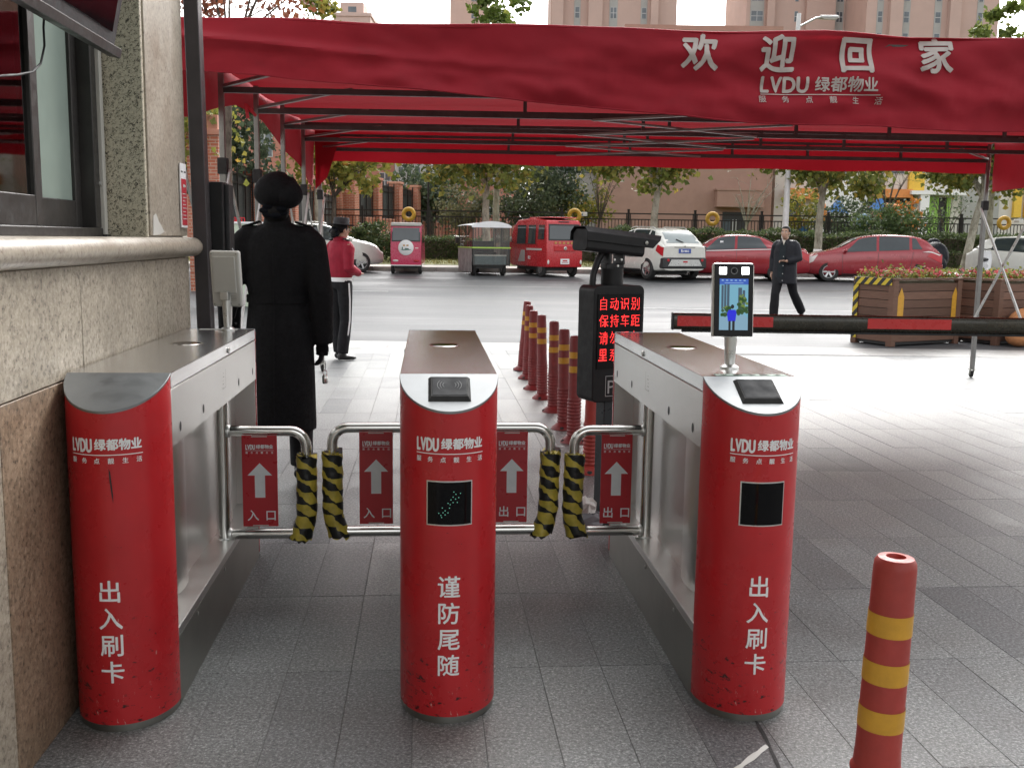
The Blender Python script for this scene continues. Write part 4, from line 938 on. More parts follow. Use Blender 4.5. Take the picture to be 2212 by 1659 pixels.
# cloth: roof and four hanging edges
MB().grid(lambda a, b: (-.04+(CW+.08)*a, -.04+(CD+.08)*b, roofz(CW*a, CD*b)+.012), 70, 60).build('roof_cloth', m_cloth, cn, smooth=True, fixn=False)
def lerp_t(tab, x):
    if x <= tab[0][0]: return tab[0][1]
    for (a, b), (c, d) in zip(tab, tab[1:]):
        if x <= c: return b+(d-b)*(x-a)/(c-a)
    return tab[-1][1]
HF = [(-.1, 2.27), (.77, 2.222), (1.25, 2.18), (1.75, 2.15), (2.1, 2.125), (2.4, 2.095), (2.9, 2.065), (3.4, 2.043), (4.4, 2.035), (7.2, 2.03)]
def folds(x, z, k=1.0):
    d = 2.5-z
    f = .030*noise.noise(Vector((x*1.1+z*1.6, z*4.5, 1.7))) + .018*noise.noise(Vector((x*2.6-z*3, z*6, 5.1))) + .015*noise.noise(Vector((x*6+z*5, z*11, 2.2))) + .006*noise.noise(Vector((x*19, z*16, 7.2)))
    ridge = .030*math.exp(-((z-(2.43-.07*x))/.028)**2)*max(0, 1-x/2.6)          # the long tight crease at the left
    tens = .022*math.sin((x*1.0+d*4.2)*5.2)*max(0, min(1, (x-2.2)/1.2))*math.exp(-d*5)
    return k*(1.7*f*min(1, .25+d*3) - 1.6*ridge + tens*1.25)
def topz(x): return 2.515 + .006*math.sin(x*4.1) + .007*noise.noise(Vector((x*2.2, 0, 9))) - .010*max(0, (x-2.3)/3)
def frontpt(x, z, off=0): return Vector((x, -.045 - off - .05*(2.5-z) + folds(x, z), z))
MB().grid(lambda a, b: frontpt(-.05+(CW+.1)*a, lerp_t(HF, -.05+(CW+.1)*a)+.006*math.sin(a*40) + (topz(-.05+(CW+.1)*a)-lerp_t(HF, -.05+(CW+.1)*a))*b), 220, 26).build('front_valance', m_cloth, cn, smooth=True, fixn=False)
hemf = lambda x: lerp_t(HF, x)+.006*math.sin((x+.05)/(CW+.1)*40)
MB().tube([frontpt(-.05+(CW+.1)*i/160, hemf(-.05+(CW+.1)*i/160), .001) for i in range(161)], .005, 6).build('hem', m_cloth, cn, smooth=True)
MB().tube([frontpt(-.05+(CW+.1)*i/60, topz(-.05+(CW+.1)*i/60), -.012) for i in range(61)], .012, 8).build('top_piping', m_cloth, cn, smooth=True)
HL = [(-.1, 2.05), (.3, 2.06), (.9, 2.17), (1.75, 2.31), (2.6, 2.27), (3.4, 2.20), (4.2, 2.06), (4.6, 1.95), (5.3, 1.93)]
MB().grid(lambda a, b: (-.05+.02*noise.noise(Vector((a*9, b*2, 3)))+.03*(1-b)*math.sin(a*17), CD*a, lerp_t(HL, CD*a)+(2.515-lerp_t(HL, CD*a))*b), 60, 8).build('side_valance', m_cloth, cn, smooth=True, fixn=False)
MB().grid(lambda a, b: (CW+.05+.02*noise.noise(Vector((a*9, b*2, 8)))+.03*(1-b)*math.sin(a*15), CD*a, 1.985+.02*math.sin(a*9)+(2.515-1.985)*b), 60, 8).build('side_valance', m_cloth, cn, smooth=True, fixn=False)
MB().grid(lambda a, b: (-.05+(CW+.1)*a, CD+.045+.016*noise.noise(Vector((a*14, b*2, 4))), 2.19+.008*math.sin(a*31)+(2.515-2.19)*b), 120, 8).build('rear_valance', m_cloth, cn, smooth=True, fixn=False)
MB().grid(lambda a, b: (-.045+.30*a*(1-.55*(1-b)), CD-.03-.10*a+.02*math.sin(b*5), 1.90+.62*b+.12*a*(1-b)), 10, 10).build('corner_flap', m_cloth, cn, smooth=True, fixn=False)
MB().add([(.0, 1.70, 2.315), (.02, 1.70, 2.315), (.035, 1.70, 2.22), (.012, 1.70, 2.215)], [(0, 1, 2, 3)]).add([(.0, 1.71, 2.31), (.02, 1.71, 2.315), (.085, 1.71, 2.24), (.07, 1.71, 2.225)], [(0, 1, 2, 3)]).build('tie_ribbon', m_notice_red, cn)
# lettering on the front
def fpt(px, py): q = cl(px, py, -.06); return q.x, q.z
pr = Print()
for ch, px, py in (('欢', 1512, 113), ('迎', 1681, 116), ('回', 1852, 119), ('家', 2024, 121)):
    x, z = fpt(px, py); pr.text(ch, x, z, .195, bold=.026)
x, z = fpt(1697, 181); pr.text('LVDU', x, z, .112, bold=.03, fit=.245)
x, z = fpt(1826, 184); pr.text('绿都物业', x, z, .080, bold=.022, fit=.325)
x0, z0 = fpt(1645, 202); x1, z1 = fpt(1896, 206); pr.rect(x0, x1, z0-.004, z0+.0005)
x, z = fpt(1771, 217); pr.text('服务点靓生活', x, z, .040, bold=.008, pitch=.1235)
pr.build('lettering', m_grey_print, cn, lambda x, z: frontpt(x, z, .008), cut=.02, cuty=.01)
# ------------------------------------------------------------------ people
def hand_forms(mb, wrist, direction, palm_n, size=.085, curl=.6, thumb_side=None):
    w = Vector(wrist); d = Vector(direction).normalized(); n = Vector(palm_n); n = (n-d*n.dot(d)).normalized(); s = d.cross(n)
    if thumb_side is not None and s.dot(Vector(thumb_side)) < 0: s = -s
    mb.tube([w-d*.02, w+d*size*.5, w+d*size], [(.024, .017), (.036, .015), (.034, .012)], 10)
    for k, ln in enumerate((.070, .078, .072, .056)):
        b = w + d*size*.95 + s*(.028-.019*k); p1 = b+d*ln*.42+n*.006; p2 = p1+(d*math.cos(curl)+n*math.sin(curl))*ln*.32; p3 = p2+(d*math.cos(curl*2)+n*math.sin(curl*2))*ln*.28
        mb.tube([b-d*.012, p1, p2, p3], [.0095, .009, .0085, .007], 8)
    b = w+d*size*.35+s*.03; mb.tube([b, b+(d*.6+s*.7).normalized()*.036, b+(d*.6+s*.7).normalized()*.036+(d+n*.4).normalized()*.03], [.0115, .0105, .008], 8)
def person(label, loc, rz, J, cloth, scale=1.0, group=None, slim=1.0):
    """J: joints of a 1.70 m figure facing local -Y; cloth: callback building hair, clothes as children"""
    t = thing('person', label, 'person', loc, rz, group); t.scale = (scale*slim, scale, scale)
    b = MB(); hd = Vector(J['head'])
    b.tube([J['pelvis'], Vector(J['pelvis'])+Vector((0, 0, .12)), Vector(J['chest'])-Vector((0, 0, .08)), J['chest'], Vector(J['neck'])-Vector((0, 0, .05)), Vector(J['neck'])], [(.15, .10), (.135, .095), (.145, .105), (.165, .105), (.11, .08), (.055, .055)], 16)
    b.tube([Vector(J['neck'])-Vector((0, 0, .05)), hd], [.054, .05], 12)
    b.ball(hd+Vector((0, .008, .02)), (.073, .092, .095)); b.ball(hd+Vector((0, -.03, -.045)), (.052, .055, .068)); fy = -.088
    b.tube([hd+Vector((0, fy+.01, .018)), hd+Vector((0, fy-.014, -.022)), hd+Vector((0, fy+.01, -.03))], [.008, .0125, .009], 8)
    b.ball(hd+Vector((0, fy+.008, -.058)), (.02, .012, .008))
    for sx in (-1, 1):
        b.ball(hd+Vector((sx*.074, .012, -.005)), (.011, .02, .032)); b.ball(hd+Vector((sx*.036, fy+.02, -.02)), (.02, .016, .02))
        k = 'l' if sx > 0 else 'r'
        b.tube([J['sh_'+k], Vector(J['sh_'+k]).lerp(Vector(J['el_'+k]), .5), J['el_'+k], Vector(J['el_'+k]).lerp(Vector(J['wr_'+k]), .4), J['wr_'+k]], [.052, .046, .039, .038, .026], 12)
        b.tube([J['chest'], J['sh_'+k]], [.09, .055], 12)
        b.tube([J['hip_'+k], Vector(J['hip_'+k]).lerp(Vector(J['kn_'+k]), .5), J['kn_'+k], Vector(J['kn_'+k]).lerp(Vector(J['an_'+k]), .35), J['an_'+k]], [.085, .072, .055, .054, .036], 12)
        fd = Vector(J['foot_'+k]).normalized(); b.tube([Vector(J['an_'+k]), Vector(J['an_'+k])-Vector((0, 0, .03))+fd*.04], [.034, .02], 10)
        hand_forms(b, J['wr_'+k], J.get('hd_'+k, (0, -.1, -1)), J.get('hn_'+k, (-sx, 0, 0)), curl=J.get('curl_'+k, .6), thumb_side=(0, -1, 0))
    me = remeshed(b, 'body', .0085, 3); link('body', me, t, m_skin)
    for sx in (-1, 1):
        e = MB().ball(hd+Vector((sx*.031, fy+.012, .012)), (.013, .008, .008), 10, 6).build('eye', m_white, t, smooth=True)
        MB().ball(hd+Vector((sx*.031, fy+.005, .012)), (.0065, .003, .0065), 8, 5).build('iris', m_hair, e)
        MB().tube([hd+Vector((sx*.014, fy+.004, .031)), hd+Vector((sx*.035, fy+.002, .036)), hd+Vector((sx*.054, fy+.018, .030))], [.004, .005, .003], 6).build('eyebrow', m_hair, t)
    MB().tube([hd+Vector((-.022, fy+.006, -.058)), hd+Vector((0, fy-.003, -.057)), hd+Vector((.022, fy+.006, -.058))], [.003, .0055, .003], 6).build('lips', mat('lips', (.32, .12, .1), .5), t)
    cloth(t, J, hd); return t
def V3(p): return Vector(p)
def sleeve(mb, J, k, r0=.068, r1=.05, ext=.0, top=.074):
    s, e, w_ = V3(J['sh_'+k]), V3(J['el_'+k]), V3(J['wr_'+k]); w2 = w_+(w_-e).normalized()*ext
    sx = 1 if s.x > 0 else -1
    mb.tube([s+Vector((-sx*.10, 0, .022)), s+Vector((-sx*.035, 0, .004)), s+Vector((sx*.008, 0, -.045)), s.lerp(e, .35), s.lerp(e, .75), e, e.lerp(w2, .3), w2], [top*.55, top*.86, top*.98, r0*1.02, r0*.95, r0*.93, r0*.9, r1], 14)
    mb.ball(s+Vector((-sx*.01, 0, -.02)), (top*.95, top*.92, top*.85), 14, 9)
def trousers(t, J, r=.092, cuff=.055, mt=None):
    mb = MB(); mb.tube([V3(J['pelvis'])+Vector((0, 0, .14)), V3(J['pelvis'])+Vector((0, 0, .02)), V3(J['pelvis'])-Vector((0, 0, .06))], [(.150, .108), (.172, .120), (.165, .118)], 18)
    for k in 'lr':
        h, kn, an = V3(J['hip_'+k]), V3(J['kn_'+k]), V3(J['an_'+k])
        mb.tube([h+Vector((0, 0, .02)), h.lerp(kn, .4), kn, kn.lerp(an, .5), an+Vector((0, 0, .0))], [r*1.05, r*.97, r*.78, cuff*1.22, cuff*1.12], 14)
    return link('trousers', remeshed(mb, 'trousers', .012, 3), t, mt or m_trouser)
def shoes(t, J, hh=.0, mt=None):
    for k in 'lr':
        a = V3(J['an_'+k]); f = V3(J['foot_'+k]).normalized(); mb = MB()
        sole = V3((a.x, a.y, a.z-.055))
        mb.tube([sole-f*.055+Vector((0, 0, .012)), sole-f*.02+Vector((0, 0, .018)), sole+f*.07+Vector((0, 0, .004)), sole+f*.15-Vector((0, 0, .004)), sole+f*.185-Vector((0, 0, .006))], [(.034, .034), (.038, .042), (.042, .034), (.043, .027), (.026, .018)], 12)
        mb.tube([a+Vector((0, 0, .05+hh)), a-Vector((0, 0, .03))], [.046, .046], 12)
        link('shoe', remeshed(mb, 'shoe', .008, 3), t, mt or m_shoe)
def hair_cap(t, hd, low=-.05, back=.0, mt=None):
    mb = MB().ball(hd+Vector((0, .018, .034)), (.084, .094, .093), 20, 14)
    mb.v = [v for v in mb.v]
    me = mb.mesh('hair'); bm = bmesh.new(); bm.from_mesh(me)
    bmesh.ops.delete(bm, geom=[v for v in bm.verts if (v.co.y-hd.y < -.055 and v.co.z-hd.z < .062) or (v.co.z-hd.z < low and v.co.y-hd.y < .045)], context='VERTS')
    bm.to_mesh(me); bm.free(); smooth_me(me); return link('hair', me, t, mt or m_hair)
BASEJ = dict(pelvis=(0, 0, .93), chest=(0, -.005, 1.27), neck=(0, .01, 1.45), head=(0, -.015, 1.575),
    sh_l=(.17, .0, 1.39), el_l=(.225, .03, 1.12), wr_l=(.225, -.04, .88), sh_r=(-.17, 0, 1.39), el_r=(-.225, .03, 1.12), wr_r=(-.225, -.04, .88),
    hip_l=(.085, 0, .90), kn_l=(.09, -.01, .49), an_l=(.09, .02, .09), foot_l=(.12, -1, 0), hip_r=(-.085, 0, .90), kn_r=(-.09, -.01, .49), an_r=(-.09, .02, .09), foot_r=(-.12, -1, 0))
# --- woman in the long black coat, walking away
J1 = dict(BASEJ, sh_r=(-.19, 0, 1.385), sh_l=(.19, 0, 1.385), el_l=(.275, .03, 1.12), wr_l=(.30, -.05, .86), el_r=(-.245, .04, 1.10), wr_r=(-.245, .0, .83), hd_r=(.05, -.1, -1),
    kn_l=(.09, -.05, .49), an_l=(.08, .19, .115), foot_l=(0.05, -1, -.25), kn_r=(-.085, -.16, .50), an_r=(-.085, -.16, .09), chest=(0, -.02, 1.27), head=(.0, -.02, 1.575))
def cloth1(t, J, hd):
    mb = MB()
    mb.tube([(0, .0, .33), (0, .0, .60), (0, 0, .88), (0, 0, 1.06), (0, -.01, 1.22), (0, -.01, 1.34), (0, .0, 1.42), (0, .005, 1.462)], [(.205, .185), (.200, .175), (.192, .152), (.172, .130), (.200, .142), (.208, .136), (.165, .11), (.078, .082)], 26)
    for k in 'lr': sleeve(mb, J, k, .076, .062, .02, .082)
    c = link('long_coat', remeshed(mb, 'long_coat', .012, 3), t, m_coat)
    MB().tube([(0, .01, 1.435), (0, .012, 1.505)], [(.085, .085), (.068, .072)], 20, cap=False).build('stand_collar', m_coat, c, smooth=True)
    MB().tube([(0, .152, 1.36), (0, .150, 1.2), (0, .138, 1.08), (0, .160, .9), (0, .182, .6), (0, .192, .34)], .0022, 5).build('back_seam', m_coat, c)
    MB().tube([(0, .0, 1.035), (0, 0, 1.075)], [(.185, .139), (.183, .138)], 26, cap=False).build('belt', m_coat, c, smooth=True)
    for sx in (-1, 1): MB().bar((sx*.10, .0, 1.468), (sx*.20, .0, 1.438), .05, .012).build('epaulette', m_coat, c, bevel=.004)
    for k in range(3): MB().lathe([(.006, 0), (.007, .003), (.003, .005)], 10, T(.232+.0, .062, .92-.03*k) @ RX(-math.pi/2)).build('cuff_button', m_black_plastic, c)
    MB().tube([(0, .014, 1.46), (0, .014, 1.517)], [(.066, .066), (.056, .058)], 18, cap=False).build('blouse_collar', m_cream, t, smooth=True)
    trousers(t, J, .085, .06); shoes(t, J)
    hair_cap(t, hd, -.07)
    for k, sx in (('l', 1), ('r', -1)):
        gm = MB(); hand_forms(gm, V3(J['wr_'+k])-Vector((0, 0, .0)), J.get('hd_'+k, (0, -.1, -1)), J.get('hn_'+k, (-sx, 0, 0)), curl=.6, thumb_side=(0, -1, 0))
        me = remeshed(gm, 'glove', .006, 1); bm = bmesh.new(); bm.from_mesh(me)
        for v in bm.verts: v.co += v.normal*.0035
        bm.to_mesh(me); bm.free(); link('glove', me, t, m_coat)
    # low bun with ribbon
    bn = MB().ball(hd+Vector((.0, .080, -.050)), (.078, .058, .066), 16, 10).build('bun', m_hair, t, smooth=True)
    mb = MB()
    for a in range(7):
        q = a*.9; mb.ball(hd+Vector((.050*math.cos(q), .128+.006*math.sin(3*q), -.05+.026*math.sin(q))), (.032, .008, .016), 10, 6)
    mb.build('ribbon', m_ribbon, t, smooth=True)
    # wide soft beret, dented near the crown, over a band
    bt = MB().ball((0, 0, 0), (.128, .132, .108), 30, 18).ball((-.062, .035, -.012), (.082, .10, .088), 20, 12); Mb = T(hd.x-.006, hd.y+.040, hd.z+.050) @ RX(-.30) @ RY(.05)
    bt.v = [tuple(Mb @ Vector((x*(1+.03*math.sin(5*math.atan2(y, x))), y, z*(1 if z > 0 else .8)-.020*math.exp(-((x+.066)/.014)**2)*(1 if z > 0 else 0)))) for x, y, z in bt.v]
    bt.build('beret', m_coat, t, smooth=True, ang=80)
    MB().tube([hd+Vector((0, .012, .02)), hd+Vector((0, .014, .06))], [(.090, .102), (.095, .106)], 24, cap=False).build('beret_band', m_coat, t, smooth=True)
w1 = person('person in a long black coat and black beret seen from behind, walking away', (-1.305, 5.66, 0), math.radians(180+2), J1, cloth1, 1.02, slim=.95)
kf = thing('key_fob', 'small silver key fob held in the hand of the person in black', 'key fob', (-1.055, 5.665, .60))
MB().lathe([(.013, 0), (.016, .01), (.016, .04), (.01, .05)], 14).build('fob', m_chrome, kf, smooth=True)
MB().tube([(.012*math.cos(a), 0, .062+.014*math.sin(a)) for a in [i*math.pi/6 for i in range(13)]], .002, 6).build('ring', m_chrome, kf)
MB().tube([(0, 0, .07), (.004, 0, .10), (.0, .0, .13)], .002, 5).build('cord', m_black_plastic, kf)
# --- guard in wine red jacket
J2 = dict(BASEJ, el_l=(.23, .06, 1.14), wr_l=(.14, -.16, 1.06), hd_l=(-.7, -.6, 0), hn_l=(0, 0, -1), el_r=(-.225, .05, 1.13), wr_r=(-.14, -.18, 1.05), hd_r=(.7, -.5, 0), hn_r=(0, 0, -1), an_l=(.07, -.03, .09), an_r=(-.09, .05, .09), head=(0, -.03, 1.57))
def cloth2(t, J, hd):
    mb = MB()
    mb.tube([(0, 0, .985), (0, 0, 1.03), (0, 0, 1.12), (0, -.005, 1.25), (0, -.005, 1.34), (0, .0, 1.42), (0, .005, 1.46)], [(.158, .118), (.175, .135), (.175, .135), (.185, .14), (.185, .125), (.14, .10), (.066, .07)], 22)
    for k in 'lr': sleeve(mb, J, k, .066, .044, -.01, .07)
    c = link('jacket', remeshed(mb, 'jacket', .012, 2), t, m_jumper)
    MB().tube([(0, .01, 1.43), (0, .012, 1.49)], [(.078, .078), (.066, .068)], 18, cap=False).build('collar', m_jumper, c, smooth=True)
    for sx in (-1, 1): MB().bar((sx*.08, .005, 1.47), (sx*.175, .005, 1.445), .045, .01).build('epaulette', m_coat, c, bevel=.003)
    MB().tube([(0, 0, .955), (0, 0, 1.005)], [(.166, .125), (.168, .127)], 24, cap=False).build('belt', m_white, t, smooth=True)
    MB().box((.06, .128, .965), (.05, .03, .08)).build('belt_pouch', m_black_plastic, t, bevel=.006)
    tr = trousers(t, J, .09, .062)
    for sx, k in ((1, 'l'), (-1, 'r')):
        h, kn, an = V3(J['hip_'+k]), V3(J['kn_'+k]), V3(J['an_'+k]); o_ = Vector((sx, 0, 0))
        MB().tube([h+o_*.094+Vector((0, .01, .04)), h.lerp(kn, .4)+o_*.09, kn+o_*.074, kn.lerp(an, .5)+o_*.069, an+o_*.064+Vector((0, 0, .12))], [(.004, .012)]*5, 6).build('side_stripe', m_white, tr)
    shoes(t, J, .10)
    hair_cap(t, hd, -.07)
    MB().ball(hd+Vector((0, .10, -.035)), (.062, .055, .055), 14, 9).build('bun', m_hair, t, smooth=True)
    mb = MB()
    for q in (.3, 1.4, 2.6, 3.8, 5.0): mb.ball(hd+Vector((.055*math.cos(q), .12, -.03+.045*math.sin(q))), (.035, .016, .026), 10, 6)
    mb.build('ribbon', m_ribbon, t, smooth=True)
    MB().lathe([(.16, -.006), (.165, .002), (.125, .004), (.098, .008), (.096, .065), (.088, .085), (.05, .088), (.001, .082)], 28, T(hd.x, hd.y+.005, hd.z+.062) @ RX(.06), cap=False, sx=.95).build('brimmed_hat', mat('charcoal_felt', (.03, .028, .03), .8, bump=.1), t, smooth=True, ang=50)
    MB().tube([hd+Vector((0, .005, .075)), hd+Vector((0, .005, .10))], [(.0955, .099), (.0945, .098)], 24, cap=False).build('hat_band', m_black_plastic, t)
person('guard in wine red jacket, white belt and brimmed hat facing the road', (-2.0, 11.75, 0), math.radians(90+48), J2, cloth2, .955)
# --- man walking on the road
J3 = dict(BASEJ, el_l=(.245, -.02, 1.13), wr_l=(.07, -.20, 1.08), hd_l=(-.9, -.35, .1), hn_l=(0, -.3, -1), curl_l=1.2, el_r=(-.235, .07, 1.12), wr_r=(-.235, .03, .87), hip_l=(.08, .0, .90), kn_l=(.13, .17, .51), an_l=(.22, .46, .17), foot_l=(.05, -1, -.7), kn_r=(-.11, -.15, .50), an_r=(-.12, -.16, .09), foot_r=(-.2, -1, 0), head=(-.01, -.045, 1.575), neck=(0, -.01, 1.45))
def cloth3(t, J, hd):
    mb = MB()
    mb.tube([(0, .0, .68), (0, .0, .90), (0, 0, 1.05), (0, -.005, 1.25), (0, -.005, 1.36), (0, .0, 1.425), (0, .0, 1.455)], [(.225, .165), (.212, .16), (.205, .155), (.205, .15), (.192, .135), (.14, .105), (.08, .078)], 24)
    for k in 'lr': sleeve(mb, J, k, .074, .056, -.02, .076)
    c = link('jacket', remeshed(mb, 'jacket', .013, 2), t, m_navy)
    MB().add([(-.055, -.155, 1.40), (.05, -.15, 1.40), (.035, -.172, 1.10), (.02, -.172, .80), (-.075, -.172, .80), (-.075, -.172, 1.10)], [(0, 1, 2, 3, 4, 5)]).build('inner_waistcoat', mat('teal_black_knit', (.008, .014, .018), .8, bump=.3), t)
    MB().add([(-.03, -.150, 1.45), (.03, -.150, 1.45), (.0, -.160, 1.36)], [(0, 1, 2)]).build('shirt', m_cream, t)
    for sx in (-1, 1): MB().add([(sx*.06, -.08, 1.485), (sx*.095, -.105, 1.43), (sx*.07, -.165, 1.36), (sx*.025, -.15, 1.42)], [(0, 1, 2, 3)]).build('lapel', m_navy, c)
    for z in (1.16, 1.0, .86, .74): MB().lathe([(.007, 0), (.008, .003), (.003, .005)], 10, T(.012, -.176, z) @ RX(math.pi/2)).build('button', m_alu, c)
    MB().lathe([(.008, 0), (.009, .003), (.003, .005)], 10, T(.13, -.09, 1.435) @ RX(.6)).build('button', m_alu, c)
    trousers(t, J, .098, .068); shoes(t, J); hair_cap(t, hd, .0)
person('person in a dark open jacket crossing the road beside the red cars', (4.93, 18.55, gz(18.55)), math.radians(-30), J3, cloth3, 1.02)
# ------------------------------------------------------------------ cars
def interp(tab, x):
    """smooth curve through (x, value) points"""
    if x <= tab[0][0]: return tab[0][1]
    if x >= tab[-1][0]: return tab[-1][1]
    for i in range(len(tab)-1):
        if tab[i][0] <= x <= tab[i+1][0]:
            (x0, y0), (x1, y1) = tab[i], tab[i+1]; h = x1-x0; t = (x-x0)/h
            sl = lambda j: ((tab[j+1][1]-tab[j-1][1])/(tab[j+1][0]-tab[j-1][0])) if 0 < j < len(tab)-1 else 0
            m0, m1 = sl(i)*h, sl(i+1)*h
            return (2*t**3-3*t*t+1)*y0+(t**3-2*t*t+t)*m0+(-2*t**3+3*t*t)*y1+(t**3-t*t)*m1
def cr(pts, t):
    n = len(pts)-1; f = max(0, min(n-1e-6, t*n)); i = int(f); u = f-i
    p = lambda j: pts[max(0, min(n, j))]
    a, b, c, d = p(i-1), p(i), p(i+1), p(i+2)
    return tuple(.5*((2*b[k])+(-a[k]+c[k])*u+(2*a[k]-5*b[k]+4*c[k]-d[k])*u*u+(-a[k]+3*b[k]-3*c[k]+d[k])*u**3) for k in range(2))
def wheel(parent, x, y, r, wd, rim, spokes=6, side=1):
    M0 = T(x, y, r) @ RX(-side*math.pi/2)
    w_ = MB().lathe([(r*.62, -wd/2), (r*.93, -wd/2), (r, -wd*.36), (r, wd*.36), (r*.93, wd/2), (r*.64, wd/2), (r*.62, wd*.3)], 32, M0, cap=False).build('wheel', m_tyre, parent, smooth=True, ang=35)
    MB().lathe([(r*.63, wd*.42), (r*.60, wd*.30), (r*.55, wd*.05), (.0, wd*.02)], 28, M0, cap=False).build('rim_barrel', m_car_dark, w_, smooth=True)
    mb = MB().lathe([(r*.655, wd*.40), (r*.66, wd*.5), (r*.60, wd*.5), (r*.57, wd*.36)], 28, M0, cap=False).lathe([(.0, wd*.44), (r*.14, wd*.43), (r*.15, wd*.2)], 14, M0, cap=False)
    for k in range(spokes):
        a = 2*math.pi*k/spokes; mb.bar((r*.10*math.cos(a), r*.10*math.sin(a), wd*.36), (r*.62*math.cos(a), r*.62*math.sin(a), wd*.42), r*.17, wd*.10, M0)
    mb.build('rim', rim, w_)
class Car:
    def __init__(s, label, loc, rz, L, W, top, belt, wroof, paint, wheels, wr=.31, floor=.19, group='cars parked along the far kerb', taper=.10, lower=None, scale=1):
        s.t = thing('parked_car', label, 'car', loc, rz, group); s.t.scale = (.93,)*3; s.L, s.W = L, W; s.top, s.belt, s.wroof, s.floor = top, belt, wroof, floor; s.taper = taper; s.wheels, s.wr = wheels, wr
        s.TB, s.TR = 4/8, 6/8
        N, K = 70, 40; mb = MB(); vs = []
        for i in range(N+1):
            x = L*i/N; half = [s.sec(x, k/K) for k in range(K+1)]
            ring = [(x, y, z) for y, z in half] + [(x, -y, z) for y, z in half[-2:0:-1]]
            vs += ring; n = len(ring)
        fs = [(i*n+k, i*n+(k+1) % n, (i+1)*n+(k+1) % n, (i+1)*n+k) for i in range(N) for k in range(n)] + [tuple(range(n-1, -1, -1)), tuple(range(N*n, (N+1)*n))]
        mb.add([(x-L/2, y, z) for x, y, z in vs], fs)
        o = mb.build('body', paint, s.t)
        cut = MB()
        for wx in wheels:
            for sy in (-1, 1): cut.lathe([(wr*1.17, -.24), (wr*1.17, .30)], 30, T(wx-L/2, sy*(W/2-.02), wr*1.02) @ RX(math.pi/2))
        co = bpy.data.objects.new('cut', cut.mesh('cut')); COL.objects.link(co)
        md = o.modifiers.new('b', 'BOOLEAN'); md.operation = 'DIFFERENCE'; md.object = co; md.solver = 'EXACT'
        dg = bpy.context.evaluated_depsgraph_get(); dg.update(); me = bpy.data.meshes.new_from_object(o.evaluated_get(dg)); old = o.data; o.modifiers.clear()
        if len(me.polygons) > 500: o.data = me; bpy.data.meshes.remove(old)
        bpy.data.objects.remove(co); o.data.name = 'body'; smooth_me(o.data, math.radians(28)); s.body = o
        if not o.data.materials: o.data.materials.append(paint)
        for wx in wheels:
            for sy in (-1, 1): wheel(s.t, wx-L/2, sy*(W/2-.12), wr, .21, m_rim, s_spokes, sy)
        MB().span(wheels[0]-L/2-.15, wheels[1]-L/2+.15, -W/2+.35, W/2-.35, .16, .42).build('underbody', m_car_dark, s.t)
    def w(s, x):
        q = abs(2*x/s.L-1); return s.W/2*(1-s.taper*q**5-.02*q*q)
    def sec(s, x, t):
        W_, zb, zt = s.w(x), interp(s.belt, x), interp(s.top, x); wr_ = min(interp(s.wroof, x), W_*.97); zf = s.floor + .06*abs(2*x/s.L-1)**6
        zm = zf+(zb-zf)*.52; ze = zt-.05*(1 if zt-zb > .2 else .35)
        pts = [(0, zf), (W_*.8, zf), (W_*.965, zf+.10), (W_, zm), (W_*.965, zb), (W_*.965+(wr_-W_*.965)*.55, zb+(ze-zb)*.55), (wr_, ze), (wr_*.62, zt-.008), (0, zt)]
        return cr(pts, t)
    def pt(s, x, t, side, off):
        y, z = s.sec(x, t); e = .004; y2, z2 = s.sec(x, min(1, t+e)); y1, z1 = s.sec(x, max(0, t-e)); ty, tz = y2-y1, z2-z1; l = math.hypot(ty, tz) or 1
        xa, xb = max(0, x-.02), min(s.L, x+.02); ya, za = s.sec(xa, t); yb, zb = s.sec(xb, t)
        nrm = Vector((xb-xa, yb-ya, zb-za)).cross(Vector((0, ty, tz))); nrm = -nrm if nrm.y < 0 or (abs(nrm.y) < 1e-6 and nrm.z < 0) else nrm; nrm.normalize()
        if nrm.z < 0 and t > .8: nrm = -nrm
        q = Vector((x-s.L/2, y, z))+nrm*off; return Vector((q.x, side*q.y, q.z))
    def patch(s, name, mt, c, off=.006, n=(12, 8), side=1, parent=None):
        """c = ((x,t) lower rear, lower front, upper front, upper rear)"""
        f = lambda a, b: s.pt(*[((1-b)*((1-a)*c[0][k]+a*c[1][k])+b*((1-a)*c[3][k]+a*c[2][k])) for k in (0, 1)], side, off)
        return MB().grid(f, *n).build(name, mt, parent or s.t, smooth=True)
    def cross(s, name, mt, x0, x1, t0a=.76, off=.006, t0b=None):
        """screen across the whole width between two stations"""
        t0b = t0a if t0b is None else t0b
        def f(a, b):
            x = x0+(x1-x0)*b; t0 = t0a+(t0b-t0a)*b; q = 2*a-1; return s.pt(x, 1-(1-t0)*abs(q), 1 if q >= 0 else -1, off)
        return MB().grid(f, 16, 8).build(name, mt, s.t, smooth=True)
    def sides(s, name, mt, c, **k):
        for sd_ in (1, -1): s.patch(name, mt, c, side=sd_, **k)
s_spokes = 6
def plate(t, x, y, z, rz, txt, parent=None):
    M0 = T(x, y, z) @ RZ(rz)
    p = MB().span(-.22, .22, -.006, .006, -.07, .07, M0).build('number_plate', m_plate_blue, t)
    if txt: Print().text(txt, 0, 0, .10, bold=.02, sx=.62).build('plate_number', m_white, p, lambda a, b: M0 @ Vector((a, -.008, b)))
